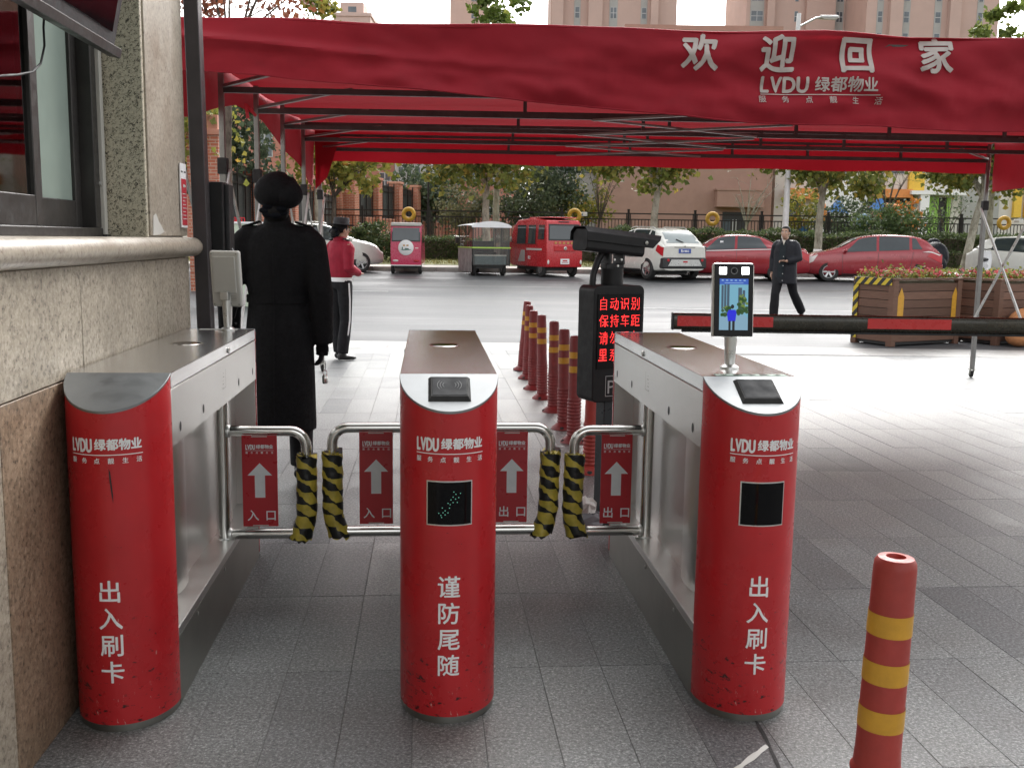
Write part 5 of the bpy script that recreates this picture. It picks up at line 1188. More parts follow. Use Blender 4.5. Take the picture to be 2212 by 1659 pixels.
# red hatchback: front to the left of the photo
Lh = 4.32
def hatch():
    global s_spokes; s_spokes = 6
    c = Car('dusty red hatchback with pale tail lamps behind the flower planter', (10.72, 31.05, gz(31.05)), math.radians(180-9), Lh, 1.72,
        [(0, .93), (.10, 1.02), (.42, 1.33), (.75, 1.465), (1.4, 1.515), (2.1, 1.50), (2.55, 1.41), (3.15, 1.10), (3.4, 1.01), (3.9, .90), (4.2, .78), (4.32, .62)],
        [(0, .88), (.4, .99), (1.5, .965), (2.8, .915), (3.3, .89), (4.0, .78), (4.32, .56)], [(0, .60), (.5, .56), (1.4, .57), (2.4, .57), (3.0, .62), (3.4, .70), (4.32, .55)], m_car_red2, (.80, 3.45), .31)
    c.sides('side_window', m_car_glass, ((2.02, .515), (3.04, .515), (2.56, .735), (2.0, .735)))
    c.sides('side_window', m_car_glass, ((1.02, .52), (1.94, .515), (1.92, .735), (1.0, .735)))
    c.sides('quarter_window', m_car_glass, ((.62, .53), (.93, .525), (.92, .73), (.80, .72)))
    c.sides('door_seam', m_car_dark, ((1.97, .22), (1.982, .22), (1.962, .50), (1.95, .50)), n=(1, 10), off=.003)
    c.sides('door_seam', m_car_dark, ((.98, .30), (.99, .30), (.90, .50), (.89, .50)), n=(1, 10), off=.003)
    c.sides('door_seam', m_car_dark, ((3.02, .22), (3.03, .22), (3.06, .49), (3.05, .49)), n=(1, 10), off=.003)
    c.sides('door_handle', m_car_red2, ((2.08, .44), (2.27, .44), (2.27, .455), (2.08, .455)), off=.025, n=(4, 2)); c.sides('door_handle', m_car_red2, ((1.10, .445), (1.29, .445), (1.29, .46), (1.10, .46)), off=.025, n=(4, 2))
    c.sides('sill_trim', m_car_dark, ((1.2, .19), (3.05, .19), (3.05, .225), (1.2, .225)), off=.006)
    c.cross('windscreen', m_car_glass, 2.60, 3.16, .77); c.cross('rear_window', m_car_glass_pale, .13, .60, .80)
    c.sides('tail_lamp', m_taillamp, ((.02, .40), (.48, .445), (.30, .50), (.02, .49)), off=.012); c.sides('tail_lamp_clear', m_lamp_clear, ((.1, .485), (.62, .49), (.45, .505), (.04, .505)), off=.014)
    c.sides('headlamp', m_lamp_clear, ((3.95, .42), (4.24, .40), (4.15, .5), (3.8, .51)), off=.01)
    for sy in (-1, 1): MB().ball((2.98-Lh/2, sy*.93, .985), (.06, .10, .065), 12, 8).build('wing_mirror', m_car_red2, c.t, smooth=True)
    MB().span(-Lh/2-.05, -Lh/2+.14, -.72, .72, .30, .60).build('rear_bumper', m_car_red2, c.t, bevel=.05, seg=3)
    plate(c.t, -Lh/2-.056+.05, 0, .74, -math.pi/2, '')
    MB().lathe([(.03, 0), (.035, .004), (.01, .008)], 14, T(-Lh/2-.0, 0, .88) @ RY(-math.pi/2)).build('badge', m_chrome, c.t)
    return c
hatch()
Ls = 4.75
def sedan():
    global s_spokes; s_spokes = 10
    c = Car('deep red saloon between the white crossover and the walking person', (6.62, 31.15, gz(31.15)), math.radians(180-7), Ls, 1.80,
        [(0, .86), (.10, 1.02), (.5, 1.05), (.95, 1.16), (1.45, 1.38), (2.0, 1.455), (2.6, 1.44), (3.0, 1.33), (3.5, 1.05), (3.8, .97), (4.4, .86), (4.65, .74), (4.75, .6)],
        [(0, .84), (.4, .985), (1.5, .975), (3.0, .92), (3.6, .90), (4.4, .78), (4.75, .55)], [(0, .62), (.5, .68), (1.0, .62), (1.6, .56), (2.4, .57), (3.1, .60), (3.6, .72), (4.75, .55)], m_car_red, (.98, 3.78), .325)
    c.sides('side_window', m_car_glass, ((2.35, .515), (3.38, .515), (2.86, .735), (2.32, .735)))
    c.sides('side_window', m_car_glass, ((1.32, .52), (2.27, .515), (2.24, .735), (1.55, .73)))
    c.sides('chrome_trim', m_chrome, ((1.15, .497), (3.42, .497), (3.40, .507), (1.15, .507)), off=.008, n=(16, 1))
    c.sides('door_seam', m_car_dark, ((2.29, .22), (2.30, .22), (2.29, .50), (2.28, .50)), n=(1, 10), off=.003)
    c.sides('door_handle', m_car_red, ((2.40, .445), (2.60, .445), (2.60, .46), (2.40, .46)), off=.025, n=(4, 2)); c.sides('door_handle', m_car_red, ((1.42, .45), (1.62, .45), (1.62, .465), (1.42, .465)), off=.025, n=(4, 2))
    c.cross('windscreen', m_car_glass, 3.02, 3.52, .77); c.cross('rear_window', m_car_glass_pale, .92, 1.50, .79)
    c.sides('tail_lamp', m_taillamp, ((.02, .40), (.35, .44), (.25, .50), (.03, .49)), off=.012); c.sides('headlamp', m_lamp_clear, ((4.35, .42), (4.66, .40), (4.55, .5), (4.15, .51)), off=.01)
    for sy in (-1, 1): MB().ball((3.30-Ls/2, sy*.97, 1.0), (.06, .10, .065), 12, 8).build('wing_mirror', m_car_dark, c.t, smooth=True)
    MB().span(-Ls/2-.04, -Ls/2+.14, -.74, .74, .30, .60).build('rear_bumper', m_car_red, c.t, bevel=.05, seg=3)
    MB().box((2.75-Ls/2, .70, 1.16), (.10, .012, .16), None).build('windscreen_paper', m_white, c.t)
    plate(c.t, -Ls/2-.01, 0, .78, -math.pi/2, '')
sedan()
def suv(label, loc, rz, txt):
    global s_spokes; s_spokes = 5
    L = 4.33
    c = Car(label, loc, rz, L, 1.80,
        [(0, 1.05), (.08, 1.13), (.42, 1.44), (.72, 1.575), (1.4, 1.615), (2.1, 1.60), (2.55, 1.50), (3.1, 1.22), (3.3, 1.12), (3.8, 1.03), (4.2, .90), (4.33, .72)],
        [(0, 1.0), (.4, 1.08), (1.5, 1.05), (2.8, 1.0), (3.2, .99), (3.9, .88), (4.33, .66)], [(0, .66), (.5, .60), (1.4, .60), (2.4, .60), (3.0, .64), (3.3, .74), (4.33, .58)], m_car_white, (.80, 3.43), .345, .25, taper=.12)
    c.sides('side_window', m_car_glass, ((2.02, .515), (3.0, .515), (2.55, .735), (2.0, .735))); c.sides('side_window', m_car_glass, ((1.02, .52), (1.94, .515), (1.92, .735), (1.0, .735))); c.sides('quarter_window', m_car_glass, ((.55, .54), (.93, .525), (.92, .73), (.72, .72)))
    c.cross('windscreen', m_car_glass, 2.60, 3.12, .77); c.cross('rear_window', m_car_glass_pale, .10, .50, .79)
    c.sides('tail_lamp', m_taillamp, ((.0, .40), (.34, .44), (.28, .515), (.0, .50)), off=.014); c.sides('headlamp', m_lamp_clear, ((3.9, .42), (4.24, .40), (4.12, .5), (3.75, .51)), off=.01)
    c.sides('lower_cladding', m_car_dark, ((1.2, .16), (3.0, .16), (3.0, .235), (1.2, .235)), off=.008)
    for sy in (-1, 1):
        MB().ball((2.95-L/2, sy*.98, 1.08), (.06, .11, .075), 12, 8).build('wing_mirror', m_car_white, c.t, smooth=True)
        MB().tube([(.8-L/2, sy*.56, 1.57), (.95-L/2, sy*.575, 1.635), (2.1-L/2, sy*.575, 1.645), (2.3-L/2, sy*.57, 1.60)], .018, 8).build('roof_rail', m_alu, c.t, smooth=True)
        for zz, mm in ((.62, m_taillamp),): MB().lathe([(.04, 0), (.045, .01), (.02, .014)], 12, T(-L/2-.055, sy*.62, zz) @ RY(-math.pi/2)).build('reflector', mm, c.t)
    MB().span(-L/2-.055, -L/2+.2, -.80, .80, .36, .70).build('rear_bumper', m_car_dark, c.t, bevel=.05, seg=3)
    MB().add([(-L/2-.06, -.5, .64), (-L/2-.06, .5, .64), (-L/2-.06, .62, .44), (-L/2-.06, -.62, .44), (-L/2-.03, -.5, .64), (-L/2-.03, .5, .64), (-L/2-.03, .62, .44), (-L/2-.03, -.62, .44)], [(0, 1, 2, 3), (0, 4, 5, 1), (1, 5, 6, 2), (2, 6, 7, 3), (3, 7, 4, 0)]).build('skid_plate', m_alu, c.t)
    MB().span(-L/2-.068, -L/2-.058, -.08, .08, .545, .59).build('fog_lamp', m_taillamp, c.t)
    MB().span(-L/2-.012, -L/2+.02, -.38, .38, 1.0, 1.025).build('hatch_handle', m_chrome, c.t)
    MB().lathe([(.035, 0), (.04, .005), (.01, .01)], 14, T(-L/2-.002, 0, 1.05) @ RY(-math.pi/2)).build('badge', m_chrome, c.t)
    a = c.pt(.10, 1, 1, .02); b = c.pt(.2, .93, 1, .02); MB().bar(a, b, .03, .02).build('rear_wiper', m_car_dark, c.t)
    plate(c.t, -L/2-.012, 0, .90, -math.pi/2, txt)
suv('white crossover with roof rails seen from behind, under the plate camera', (4.1, 31.3, gz(31.3)-.0), math.radians(90+24), '豫A·988A5')
suv('white crossover standing beyond the guard in red', (-6.15, 31.6, gz(31.6)), math.radians(38), '')
def white_front():
    global s_spokes; s_spokes = 5
    L = 4.3; c = Car('white car facing the camera beyond the second planter at the right edge', (16.35, 32.0, gz(32.0)), math.radians(-62), L, 1.78,
        [(0, .93), (.10, 1.02), (.42, 1.33), (.75, 1.465), (1.4, 1.515), (2.1, 1.50), (2.55, 1.41), (3.15, 1.10), (3.4, 1.01), (3.9, .92), (4.2, .80), (4.3, .66)],
        [(0, .88), (.4, .99), (1.5, .965), (2.8, .915), (3.3, .89), (4.0, .80), (4.3, .6)], [(0, .60), (.5, .56), (1.4, .57), (2.4, .57), (3.0, .62), (3.4, .70), (4.3, .58)], m_car_white, (.80, 3.43), .32)
    c.sides('side_window', m_car_glass, ((1.02, .52), (3.02, .515), (2.56, .735), (1.0, .735))); c.cross('windscreen', m_car_glass, 2.58, 3.18, .77)
    c.sides('headlamp', m_lamp_clear, ((3.9, .42), (4.24, .40), (4.12, .5), (3.75, .51)), off=.012)
    for k in range(3): MB().span(L/2+.002, L/2+.02, -.5, .5, .58+.05*k, .60+.05*k).build('grille_bar', m_chrome, c.t)
    MB().span(L/2-.1, L/2+.012, -.6, .6, .55, .74).build('grille', m_car_dark, c.t); MB().span(L/2-.15, L/2+.03, -.7, .7, .25, .5).build('front_bumper', m_car_white, c.t, bevel=.04)
    plate(c.t, L/2+.045, 0, .45, math.pi/2, '')
white_front()

# ------------------------------------------------------------------ three-wheelers
def small_wheel(t, x, y, r, wd=.09):
    w_ = MB().lathe([(r*.5, -wd/2), (r*.92, -wd/2), (r, -wd*.25), (r, wd*.25), (r*.92, wd/2), (r*.5, wd/2)], 24, T(x, y, r) @ RY(math.pi/2), cap=True).build('wheel', m_tyre, t, smooth=True, ang=35)
    MB().lathe([(r*.55, -wd*.52), (r*.5, -wd*.56), (r*.2, -wd*.5), (.0, -wd*.58)], 18, T(x, y, r) @ RY(math.pi/2), cap=False).lathe([(r*.55, wd*.52), (r*.5, wd*.56), (r*.2, wd*.5), (.0, wd*.58)], 18, T(x, y, r) @ RY(math.pi/2), cap=False).build('hub', m_rim, w_, smooth=True)
# pink one, seen square from behind; local -Y is its rear
p0 = spot(877, 31.4)
t = thing('electric_tricycle', 'small pink enclosed tricycle with a round white spare cover', 'tricycle', p0, math.radians(2), 'tricycles parked along the far kerb')
bd = MB(); prof = [(-.0, .26), (-.03, .5), (-.02, 1.0), (.07, 1.46), (.16, 1.50), (1.2, 1.52), (1.55, 1.40), (1.78, .95), (2.05, .82), (2.12, .45), (2.0, .26)]
nn = len(prof); bd.add([(x, y, z) for x in (-.475, .475) for y, z in prof], [(i, (i+1) % nn, nn+(i+1) % nn, nn+i) for i in range(nn)] + [tuple(range(nn)), tuple(range(2*nn-1, nn-1, -1))]); bd.build('body', m_pink, t, bevel=.035, seg=3)
MB().add([(-.41, -.035, 1.02), (.41, -.035, 1.02), (.41, .055, 1.40), (-.41, .055, 1.40)], [(0, 1, 2, 3)]).build('rear_window', m_car_glass, t)
MB().add([(-.44, -.0335, .985), (.44, -.0335, .985), (.44, .072, 1.44), (-.44, .072, 1.44)], [(0, 1, 2, 3)]).build('window_rubber', m_car_dark, t)
MB().span(-.465, .465, -.0, .3, 1.455, 1.56).build('roof_visor', m_white_plastic, t, bevel=.03)
MB().lathe([(.0, .05), (.20, .045), (.235, .02), (.235, -.03)], 32, T(0, -.035, .80) @ RX(math.pi/2), cap=False).build('spare_cover', m_white, t, smooth=True)
pr = Print(); pr.poly([(-.16, -.06), (.17, -.055), (.12, -.075), (-.1, -.085)]); pr.rect(-.12, -.09, -.05, .02); pr.poly([(-.04, -.05), (.1, -.05), (.08, -.02), (-.02, -.015)])
pr.build('printed_scene', mat('scene_print', (.03, .14, .10), .5), t, lambda x, z: Vector((x, -.0875, .80+z)))
Print().rect(-.09, -.02, .045, .09).rect(.015, .085, .045, .09).build('lettering', mat('gold_print', (.55, .33, .12), .5), t, lambda x, z: Vector((x, -.0875, .80+z)))
for sx in (-1, 1):
    MB().ball((sx*.32, -.02, .40), (.09, .03, .035), 12, 8).build('tail_lamp', m_lamp_clear if sx < 0 else m_taillamp, t, smooth=True)
    small_wheel(t, sx*.42, .28, .20, .10); MB().add([(sx*.477, .35, .95), (sx*.477, 1.45, .95), (sx*.477, 1.25, 1.38), (sx*.477, .35, 1.38)], [(0, 1, 2, 3)]).build('side_window', m_car_glass, t)
small_wheel(t, 0, 1.85, .20, .09)
MB().span(-.47, .47, -.05, .0, .245, .275).build('rear_trim', m_white, t, bevel=.008); MB().span(-.35, .35, .05, .5, .17, .25).build('axle', m_car_dark, t, bevel=.02)
Print().rect(.28, .38, .78, .80).build('side_print', m_white, t, lambda x, z: Vector((x, -.034, z)))
# grey rain-covered one
p0 = spot(1060, 30.9)
t = thing('electric_tricycle', 'grey tricycle under a clear rain cover with a lime strip', 'tricycle', p0, math.radians(16), 'tricycles parked along the far kerb')
rf = MB().grid(lambda a, b: (-.62+1.24*a, -.12+2.0*b, 1.50+.09*math.sin(math.pi*a)**.7+.02*math.sin(math.pi*b)), 14, 6).build('roof_sheet', m_white, t, smooth=True)
MB().grid(lambda a, b: (-.62+1.24*a, -.125, 1.45+.14*b*math.sin(math.pi*a)**.7+.05*b), 14, 1).build('roof_fringe', m_white, t)
for x in (-.56, .56):
    for y in (-.05, .85, 1.75): MB().bar((x, y, .35), (x, y, 1.5), .028).build('hoop_post', m_car_dark, t)
MB().grid(lambda a, b: (-.585+.006*math.sin(a*30), -.05+1.8*a, .85+.66*b), 20, 4).build('clear_side', m_pvc, t); MB().grid(lambda a, b: (.585, -.05+1.8*a, .85+.66*b), 20, 4).build('clear_side', m_pvc, t)
MB().grid(lambda a, b: (-.57+1.14*a, -.08+.01*math.sin(a*25), .32+1.18*b), 20, 8).build('clear_back', m_pvc, t)
MB().grid(lambda a, b: (-.60+.025*math.sin(a*26)*(1-b), -.08+1.85*a, .12+.74*b), 40, 6).build('cover_skirt', m_tentgrey, t, smooth=True); MB().grid(lambda a, b: (.60+.025*math.sin(a*26)*(1-b), -.08+1.85*a, .3+.56*b), 40, 6).build('cover_skirt', m_tentgrey, t, smooth=True)
MB().span(-.61, .61, -.095, -.085, .83, .87).build('lime_strip', m_hi_vis, t); MB().span(-.615, -.605, -.09, 1.75, .83, .87).build('lime_strip', m_hi_vis, t)
MB().span(-.5, .5, .0, .9, .34, .62).build('cargo_box', m_bluegrey, t, bevel=.02); MB().span(-.5, .5, -.02, .0, .60, .64).build('box_rim', m_alu, t)
MB().span(-.42, .42, .85, 1.2, .55, .72).span(-.42, .42, 1.15, 1.25, .72, 1.05).build('seat', m_car_dark, t, bevel=.03)
MB().tube([(-.28, 1.5, 1.0), (0, 1.55, 1.02), (.28, 1.5, 1.0)], .015, 8).bar((0, 1.55, 1.0), (0, 1.75, .4), .05).build('handlebar', m_car_dark, t)
for sx in (-1, 1): small_wheel(t, sx*.47, .30, .215, .10)
small_wheel(t, 0, 1.75, .215, .09); MB().span(-.42, .42, .1, 1.7, .22, .34).build('chassis', m_car_dark, t)
# red enclosed passenger one
p0 = spot(1193, 30.7)
t = thing('electric_tricycle', 'boxy red passenger tricycle with side doors and white lettering', 'tricycle', p0+Vector((.36, 0, 0)), math.radians(27), 'tricycles parked along the far kerb')
W2 = .62; prof = [(-.02, .30), (-.05, .55), (-.04, 1.05), (.03, 1.60), (.10, 1.70), (1.0, 1.77), (1.9, 1.72), (2.15, 1.55), (2.45, 1.0), (2.55, .75), (2.45, .40), (2.2, .30)]
nn = len(prof); bd = MB().add([(x*(1 if z < 1.1 else 1-.06*(z-1.1)/.6) , y, z) for x in (-W2, W2) for y, z in prof], [(i, (i+1) % nn, nn+(i+1) % nn, nn+i) for i in range(nn)] + [tuple(range(nn)), tuple(range(2*nn-1, nn-1, -1))]); body = bd.build('body', m_trike_red, t, bevel=.04, seg=3)
def sidepane(y0, y1, z0, z1, sx, nm, mt, o=.006, ya=None):
    xx = lambda z: sx*(W2*(1 if z < 1.1 else 1-.06*(z-1.1)/.6)+o)
    MB().add([(xx(z0), y0, z0), (xx(z0), y1, z0), (xx(z1), y1 if ya is None else ya, z1), (xx(z1), y0, z1)], [(0, 1, 2, 3)]).build(nm, mt, t)
for sx in (-1, 1):
    sidepane(.14, .52, 1.13, 1.56, sx, 'side_window', m_car_glass); sidepane(.68, 1.16, 1.0, 1.56, sx, 'door_window', m_car_glass); sidepane(1.32, 1.90, 1.0, 1.56, sx, 'door_window', m_car_glass)
    for yy in (.60, 1.24, 1.98): sidepane(yy, yy+.012, .36, 1.60, sx, 'door_seam', m_car_dark)
    sidepane(.60, 2.0, .985, .998, sx, 'door_seam', m_car_dark); sidepane(1.34, 1.80, .45, .80, sx, 'pale_decal', m_grey_print, .007, 1.6)
    sidepane(.25, 1.25, .80, .86, sx, 'pale_decal', m_grey_print, .007)
    small_wheel(t, sx*.53, .42, .255, .11)
    MB().ball((sx*.56, -.05, .46), (.035, .02, .07), 10, 8).build('tail_lamp', m_lamp_clear, t, smooth=True)
    MB().ball((sx*.70, 2.15, 1.12), (.03, .05, .09), 10, 8).build('mirror', m_alu, t, smooth=True)
    MB().tube([(sx*.6, 2.15, 1.02), (sx*.68, 2.16, 1.08)], .012, 6).build('mirror_arm', m_car_dark, t)
pr = Print().rect(.98, 1.03, .53, .63).rect(1.05, 1.13, .53, .56).rect(1.05, 1.13, .59, .62); pr.build('lettering', m_white, t, lambda y, z: Vector((-W2-.009, 2.1-y, z)))
MB().add([(-.53, -.042, 1.14), (.53, -.042, 1.14), (.50, .009, 1.54), (-.50, .009, 1.54)], [(0, 1, 2, 3)]).build('rear_window', m_car_glass, t); MB().add([(-.56, -.041, 1.10), (.56, -.041, 1.10), (.53, .020, 1.585), (-.53, .020, 1.585)], [(0, 1, 2, 3)]).build('window_rubber', m_car_dark, t)
MB().span(-.38, .38, -.075, -.03, .78, .95).build('garnish', m_trike_red, t, bevel=.02); MB().lathe([(.05, 0), (.055, .01), (.04, .014)], 16, T(0, -.075, .865) @ RX(math.pi/2)).build('badge', m_chrome, t)
Print().rect(-.022, .022, .86, .87).build('badge_mark', m_car_dark, t, lambda x, z: Vector((x, -.0905, z)))
Print().rect(-.36, -.28, 1.0, 1.06).rect(-.22, -.14, 1.0, 1.06).rect(-.08, 0, 1.0, 1.06).rect(.06, .14, 1.0, 1.06).rect(.2, .28, 1.0, 1.06).build('lettering', mat('gold_lettering', (.55, .28, .08), .5), t, lambda x, z: Vector((x, -.056, z)))
MB().span(-.15, .15, -.07, -.055, .40, .56).build('number_card', m_white, t); Print().rect(-.11, .11, .44, .455).rect(-.08, .08, .48, .52).build('card_number', m_taillamp, t, lambda x, z: Vector((x, -.0715, z)))
MB().span(-.5, .5, .15, 1.3, 1.765, 1.80).build('roof_panel', m_trike_red, t, bevel=.01); MB().span(-.45, .45, .2, 2.2, .20, .32).build('chassis', m_car_dark, t)
MB().span(-.18, .18, .03, .05, 1.64, 1.67).build('roof_vent', m_car_dark, t)
small_wheel(t, 0, 2.2, .255, .10)

# ------------------------------------------------------------------ bicycles
def bicycle(label, loc, rz, mt):
    t = thing('bicycle', label, 'bicycle', loc, rz, 'bicycles on the far pavement')
    for y in (0, 1.02):
        w_ = MB().tube([(0, y+.31*math.cos(a), .325+.31*math.sin(a)) for a in [2*math.pi*i/28 for i in range(29)]], .018, 6).build('wheel', m_tyre, t, smooth=True)
        mb = MB()
        for k in range(9): a = 2*math.pi*k/9; mb.bar((0, y, .325), (0, y+.3*math.cos(a), .325+.3*math.sin(a)), .004)
        mb.build('spokes', m_alu, w_)
    MB().tube([(0, 0, .325), (0, .42, .30), (0, .34, .80), (0, 0, .325)], .014, 8).tube([(0, .42, .30), (0, .86, .78), (0, .36, .72)], .016, 8).tube([(0, .82, .92), (0, 1.02, .325)], .015, 8).build('frame', mt, t, smooth=True)
    MB().tube([(-.26, .72, 1.02), (-.1, .8, 1.0), (.1, .8, 1.0), (.26, .72, 1.02)], .012, 8).build('handlebar', m_alu, t, smooth=True)
    MB().ball((0, .31, .84), (.075, .13, .03), 12, 7).build('saddle', m_car_dark, t, smooth=True)
    MB().span(-.16, .16, .92, 1.14, .78, .98).build('basket', m_fence, t, bevel=.01); MB().bar((0, .40, .28), (.12, .48, .22), .02).bar((0, .44, .32), (-.12, .36, .38), .02).build('pedals', m_car_dark, t)
bicycle('bicycle parked behind the grey tricycle', spot(1004, 33.7)+Vector((0, 0, 0)), math.radians(12), m_bluegrey)
bicycle('bicycle half hidden by the plate camera, beyond the red tricycle', spot(1293, 33.5), math.radians(-20), m_alu)
# white scooter by the white car
t = thing('motor_scooter', 'white motor scooter at the right edge beside the white car', 'scooter', spot(2128, 31.2), math.radians(-28))
small_wheel(t, 0, 0, .22, .10); small_wheel(t, 0, 1.2, .22, .10)
MB().tube([(0, .0, .5), (0, .35, .58), (0, .62, .5)], [(.14, .12), (.15, .12), (.10, .1)], 14).tube([(0, .62, .30), (0, 1.0, .30)], [(.13, .05), (.13, .05)], 12).tube([(0, 1.0, .35), (0, 1.08, .7), (0, 1.02, .95)], [(.16, .06), (.18, .06), (.14, .06)], 14).build('bodywork', m_white, t, smooth=True)
MB().ball((0, .25, .70), (.13, .34, .06), 14, 8).build('saddle', m_car_dark, t, smooth=True); MB().tube([(-.3, .92, 1.05), (0, .98, 1.0), (.3, .92, 1.05)], .018, 8).build('handlebar', m_car_dark, t, smooth=True); MB().ball((0, 1.18, .52), (.09, .16, .07), 12, 7).build('front_mudguard', m_white, t, smooth=True)
# ------------------------------------------------------------------ foliage helpers
def leaves(name, pts, size, mt, parent, seed=1, shape='leaf', bias=None, flat=.4):
    """many small leaf faces at the given centres; each leaf carries a random shade"""
    rg = random.Random(seed); V = []; Fc = []; A = []
    for (x, y, z) in pts:
        s = size*rg.uniform(.6, 1.25); n = Vector((rg.gauss(0, 1), rg.gauss(0, 1), rg.gauss(0, 1)+flat)).normalized()
        a = n.orthogonal().normalized(); q = rg.uniform(0, 6.28); a = a*math.cos(q)+n.cross(a)*math.sin(q); b = n.cross(a); c = Vector((x, y, z)); k = len(V)
        if shape == 'lobed':
            V += [tuple(c-b*s*.5), tuple(c+a*s*.5-b*s*.12+n*s*.08), tuple(c+a*s*.28+b*s*.14), tuple(c+b*s*.62+n*s*.05), tuple(c-a*s*.28+b*s*.14), tuple(c-a*s*.5-b*s*.12+n*s*.08)]
            Fc += [(k, k+1, k+2, k+3), (k, k+3, k+4, k+5)]; m_ = 6
        else:
            V += [tuple(c-b*s*.5), tuple(c+a*s*.27+n*s*.06), tuple(c+b*s*.5), tuple(c-a*s*.27+n*s*.06)]; Fc.append((k, k+1, k+2, k+3)); m_ = 4
        v = min(1, max(0, rg.gauss(.42, .24) if bias is None else bias(c, rg))); A += [v]*m_
    me = bpy.data.meshes.new(name); me.from_pydata(V, [], Fc); me.attributes.new('rnd', 'FLOAT', 'POINT').data.foreach_set('value', A); me.update()
    return link(name, me, parent, mt)
def tree(name, label, loc, h_trunk, r, crown_c, crown_r, mleaf, mbark, n=5200, lsize=.17, seed=1, lean=(0, 0), group=None, limbs=9, whitewash=False, cat='tree', nolow=None, sparse=0):
    rg = random.Random(seed); t = thing(name, label, cat, loc, 0, group)
    top = Vector((lean[0], lean[1], h_trunk)); cc = Vector(crown_c); tr = MB()
    pts = [Vector((0, 0, -.08)), Vector((lean[0]*.2+.02, lean[1]*.2, h_trunk*.3)), Vector((lean[0]*.6-.03, lean[1]*.6, h_trunk*.65)), top]
    tr.tube(pts, [r*1.25, r, r*.88, r*.75], 12)
    tips = []
    for k in range(limbs):
        a = 2*math.pi*k/limbs+rg.uniform(-.3, .3); e = rg.uniform(-.2, .95)
        tip = cc+Vector((crown_r[0]*.72*math.cos(a)*math.cos(e), crown_r[1]*.72*math.sin(a)*math.cos(e), crown_r[2]*.75*math.sin(e)))
        st = top.lerp(Vector((0, 0, 0)), rg.uniform(0, .12)); mid = st.lerp(tip, .5)+Vector((0, 0, .15*crown_r[2]))
        tr.tube([st, mid, tip], [r*.42, r*.24, r*.07], 7); tips.append(mid); tips.append(tip)
        for q in range(4):
            s2 = st.lerp(tip, rg.uniform(.35, .95))+Vector((0, 0, .08*crown_r[2])); t2 = s2+Vector((rg.gauss(0, 1), rg.gauss(0, 1), rg.gauss(.1, .8))).normalized()*crown_r[0]*rg.uniform(.25, .5)
            tr.tube([s2, s2.lerp(t2, .5)+Vector((0, 0, .05)), t2], [r*.14, r*.08, r*.03], 5); tips.append(t2)
    tr.build('trunk', mbark, t, smooth=True)
    if whitewash: MB().tube([(0, 0, 0), pts[1]*.9], [r*1.28, r*1.06], 12, cap=False).build('whitewash', m_white, t, smooth=True)
    P = []
    if n:
        cl_ = [(q, crown_r[0]*rg.uniform(.2, .36)) for q in tips] + [(cc+Vector((crown_r[0]*math.cos(a)*math.cos(e), crown_r[1]*math.sin(a)*math.cos(e), crown_r[2]*math.sin(e)))*1.0-Vector((0, 0, 0)), crown_r[0]*rg.uniform(.14, .26)) for a, e in [(rg.uniform(0, 6.28), rg.uniform(-.9, 1.4)) for _ in range(26)]]
        cl_ = [(Vector(q), s) for q, s in cl_]
        while len(P) < n:
            q, s = rg.choice(cl_); d = Vector((rg.gauss(0, 1), rg.gauss(0, 1), rg.gauss(0, .75)))*s*.62
            p = q+d
            if nolow is not None and p.z < nolow + .25*math.sin(p.x*4): continue
            P.append(p)
        leaves('crown', P, lsize, mleaf, t, seed, 'lobed')
    return t
def hedge(name, label, x0, x1, y0, y1, zb, zt, n, seed, lsize=.085, loc=None, mleaf=None, cat='hedge'):
    rg = random.Random(seed); cx = (x0+x1)/2; t = thing(name, label, cat, (cx, (y0+y1)/2, zb))
    P = []; w, d, h = (x1-x0)/2, (y1-y0)/2, zt-zb
    core = MB().box((0, 0, h*.46), (2*w-.12, 2*d-.14, h*.90)).build('inner_twigs', m_bark_dark, t)
    for _ in range(n):
        x = rg.uniform(-w, w); f = rg.random(); top_ = h*(1+.05*math.sin(x*2.1+seed)+.04*math.sin(x*5.3))
        if f < .62: p = (x, -d+rg.gauss(0, .05)+.06*math.sin(x*3.1), rg.uniform(0.02, top_))
        elif f < .95: p = (x, rg.uniform(-d, d), top_+rg.gauss(0, .05))
        else: p = (x, d+rg.gauss(0, .05), rg.uniform(.05, top_))
        P.append(p)
    leaves('foliage', P, lsize, mleaf or m_leaf_hedge, t, seed, bias=lambda c, r_: max(0, min(1, r_.gauss(.45, .25))))
    return t
# ------------------------------------------------------------------ street trees along the kerb
KY = 34.6
TL_ = [(1050, 'street tree rising behind the grey rain-covered tricycle', 21, (0, .1)), (1408, 'street tree behind the white crossover under the plate camera', 22, (.15, 0)), (1765, 'street tree between the two red cars', 23, (.12, 0)), (2086, 'leaning street tree to the right of the red hatchback', 24, (.55, .1))]
for px, lb, sd_, ln_ in TL_:
    p = spot(px, KY); tree('plane_tree', 'mottled plane ' + lb, p, 2.75, .135, (ln_[0]*1.2, 0, 4.6), (2.25, 2.1, 2.3), m_leaf_plane, m_bark, 9500, .20, sd_, ln_, 'plane trees along the far kerb', 10, whitewash=(px == 1765), nolow=1.95)
for px, lb, sd_ in ((2420, 'plane tree beyond the right edge, its crown showing past the canopy post', 25), (330, 'plane tree behind the guard house corner', 27)):
    p = spot(px, KY); tree('plane_tree', lb, p, 2.75, .135, (0, 0, 4.6), (2.25, 2.1, 2.3), m_leaf_plane, m_bark, 6000, .20, sd_, (0, 0), 'plane trees along the far kerb', 9, nolow=1.95)
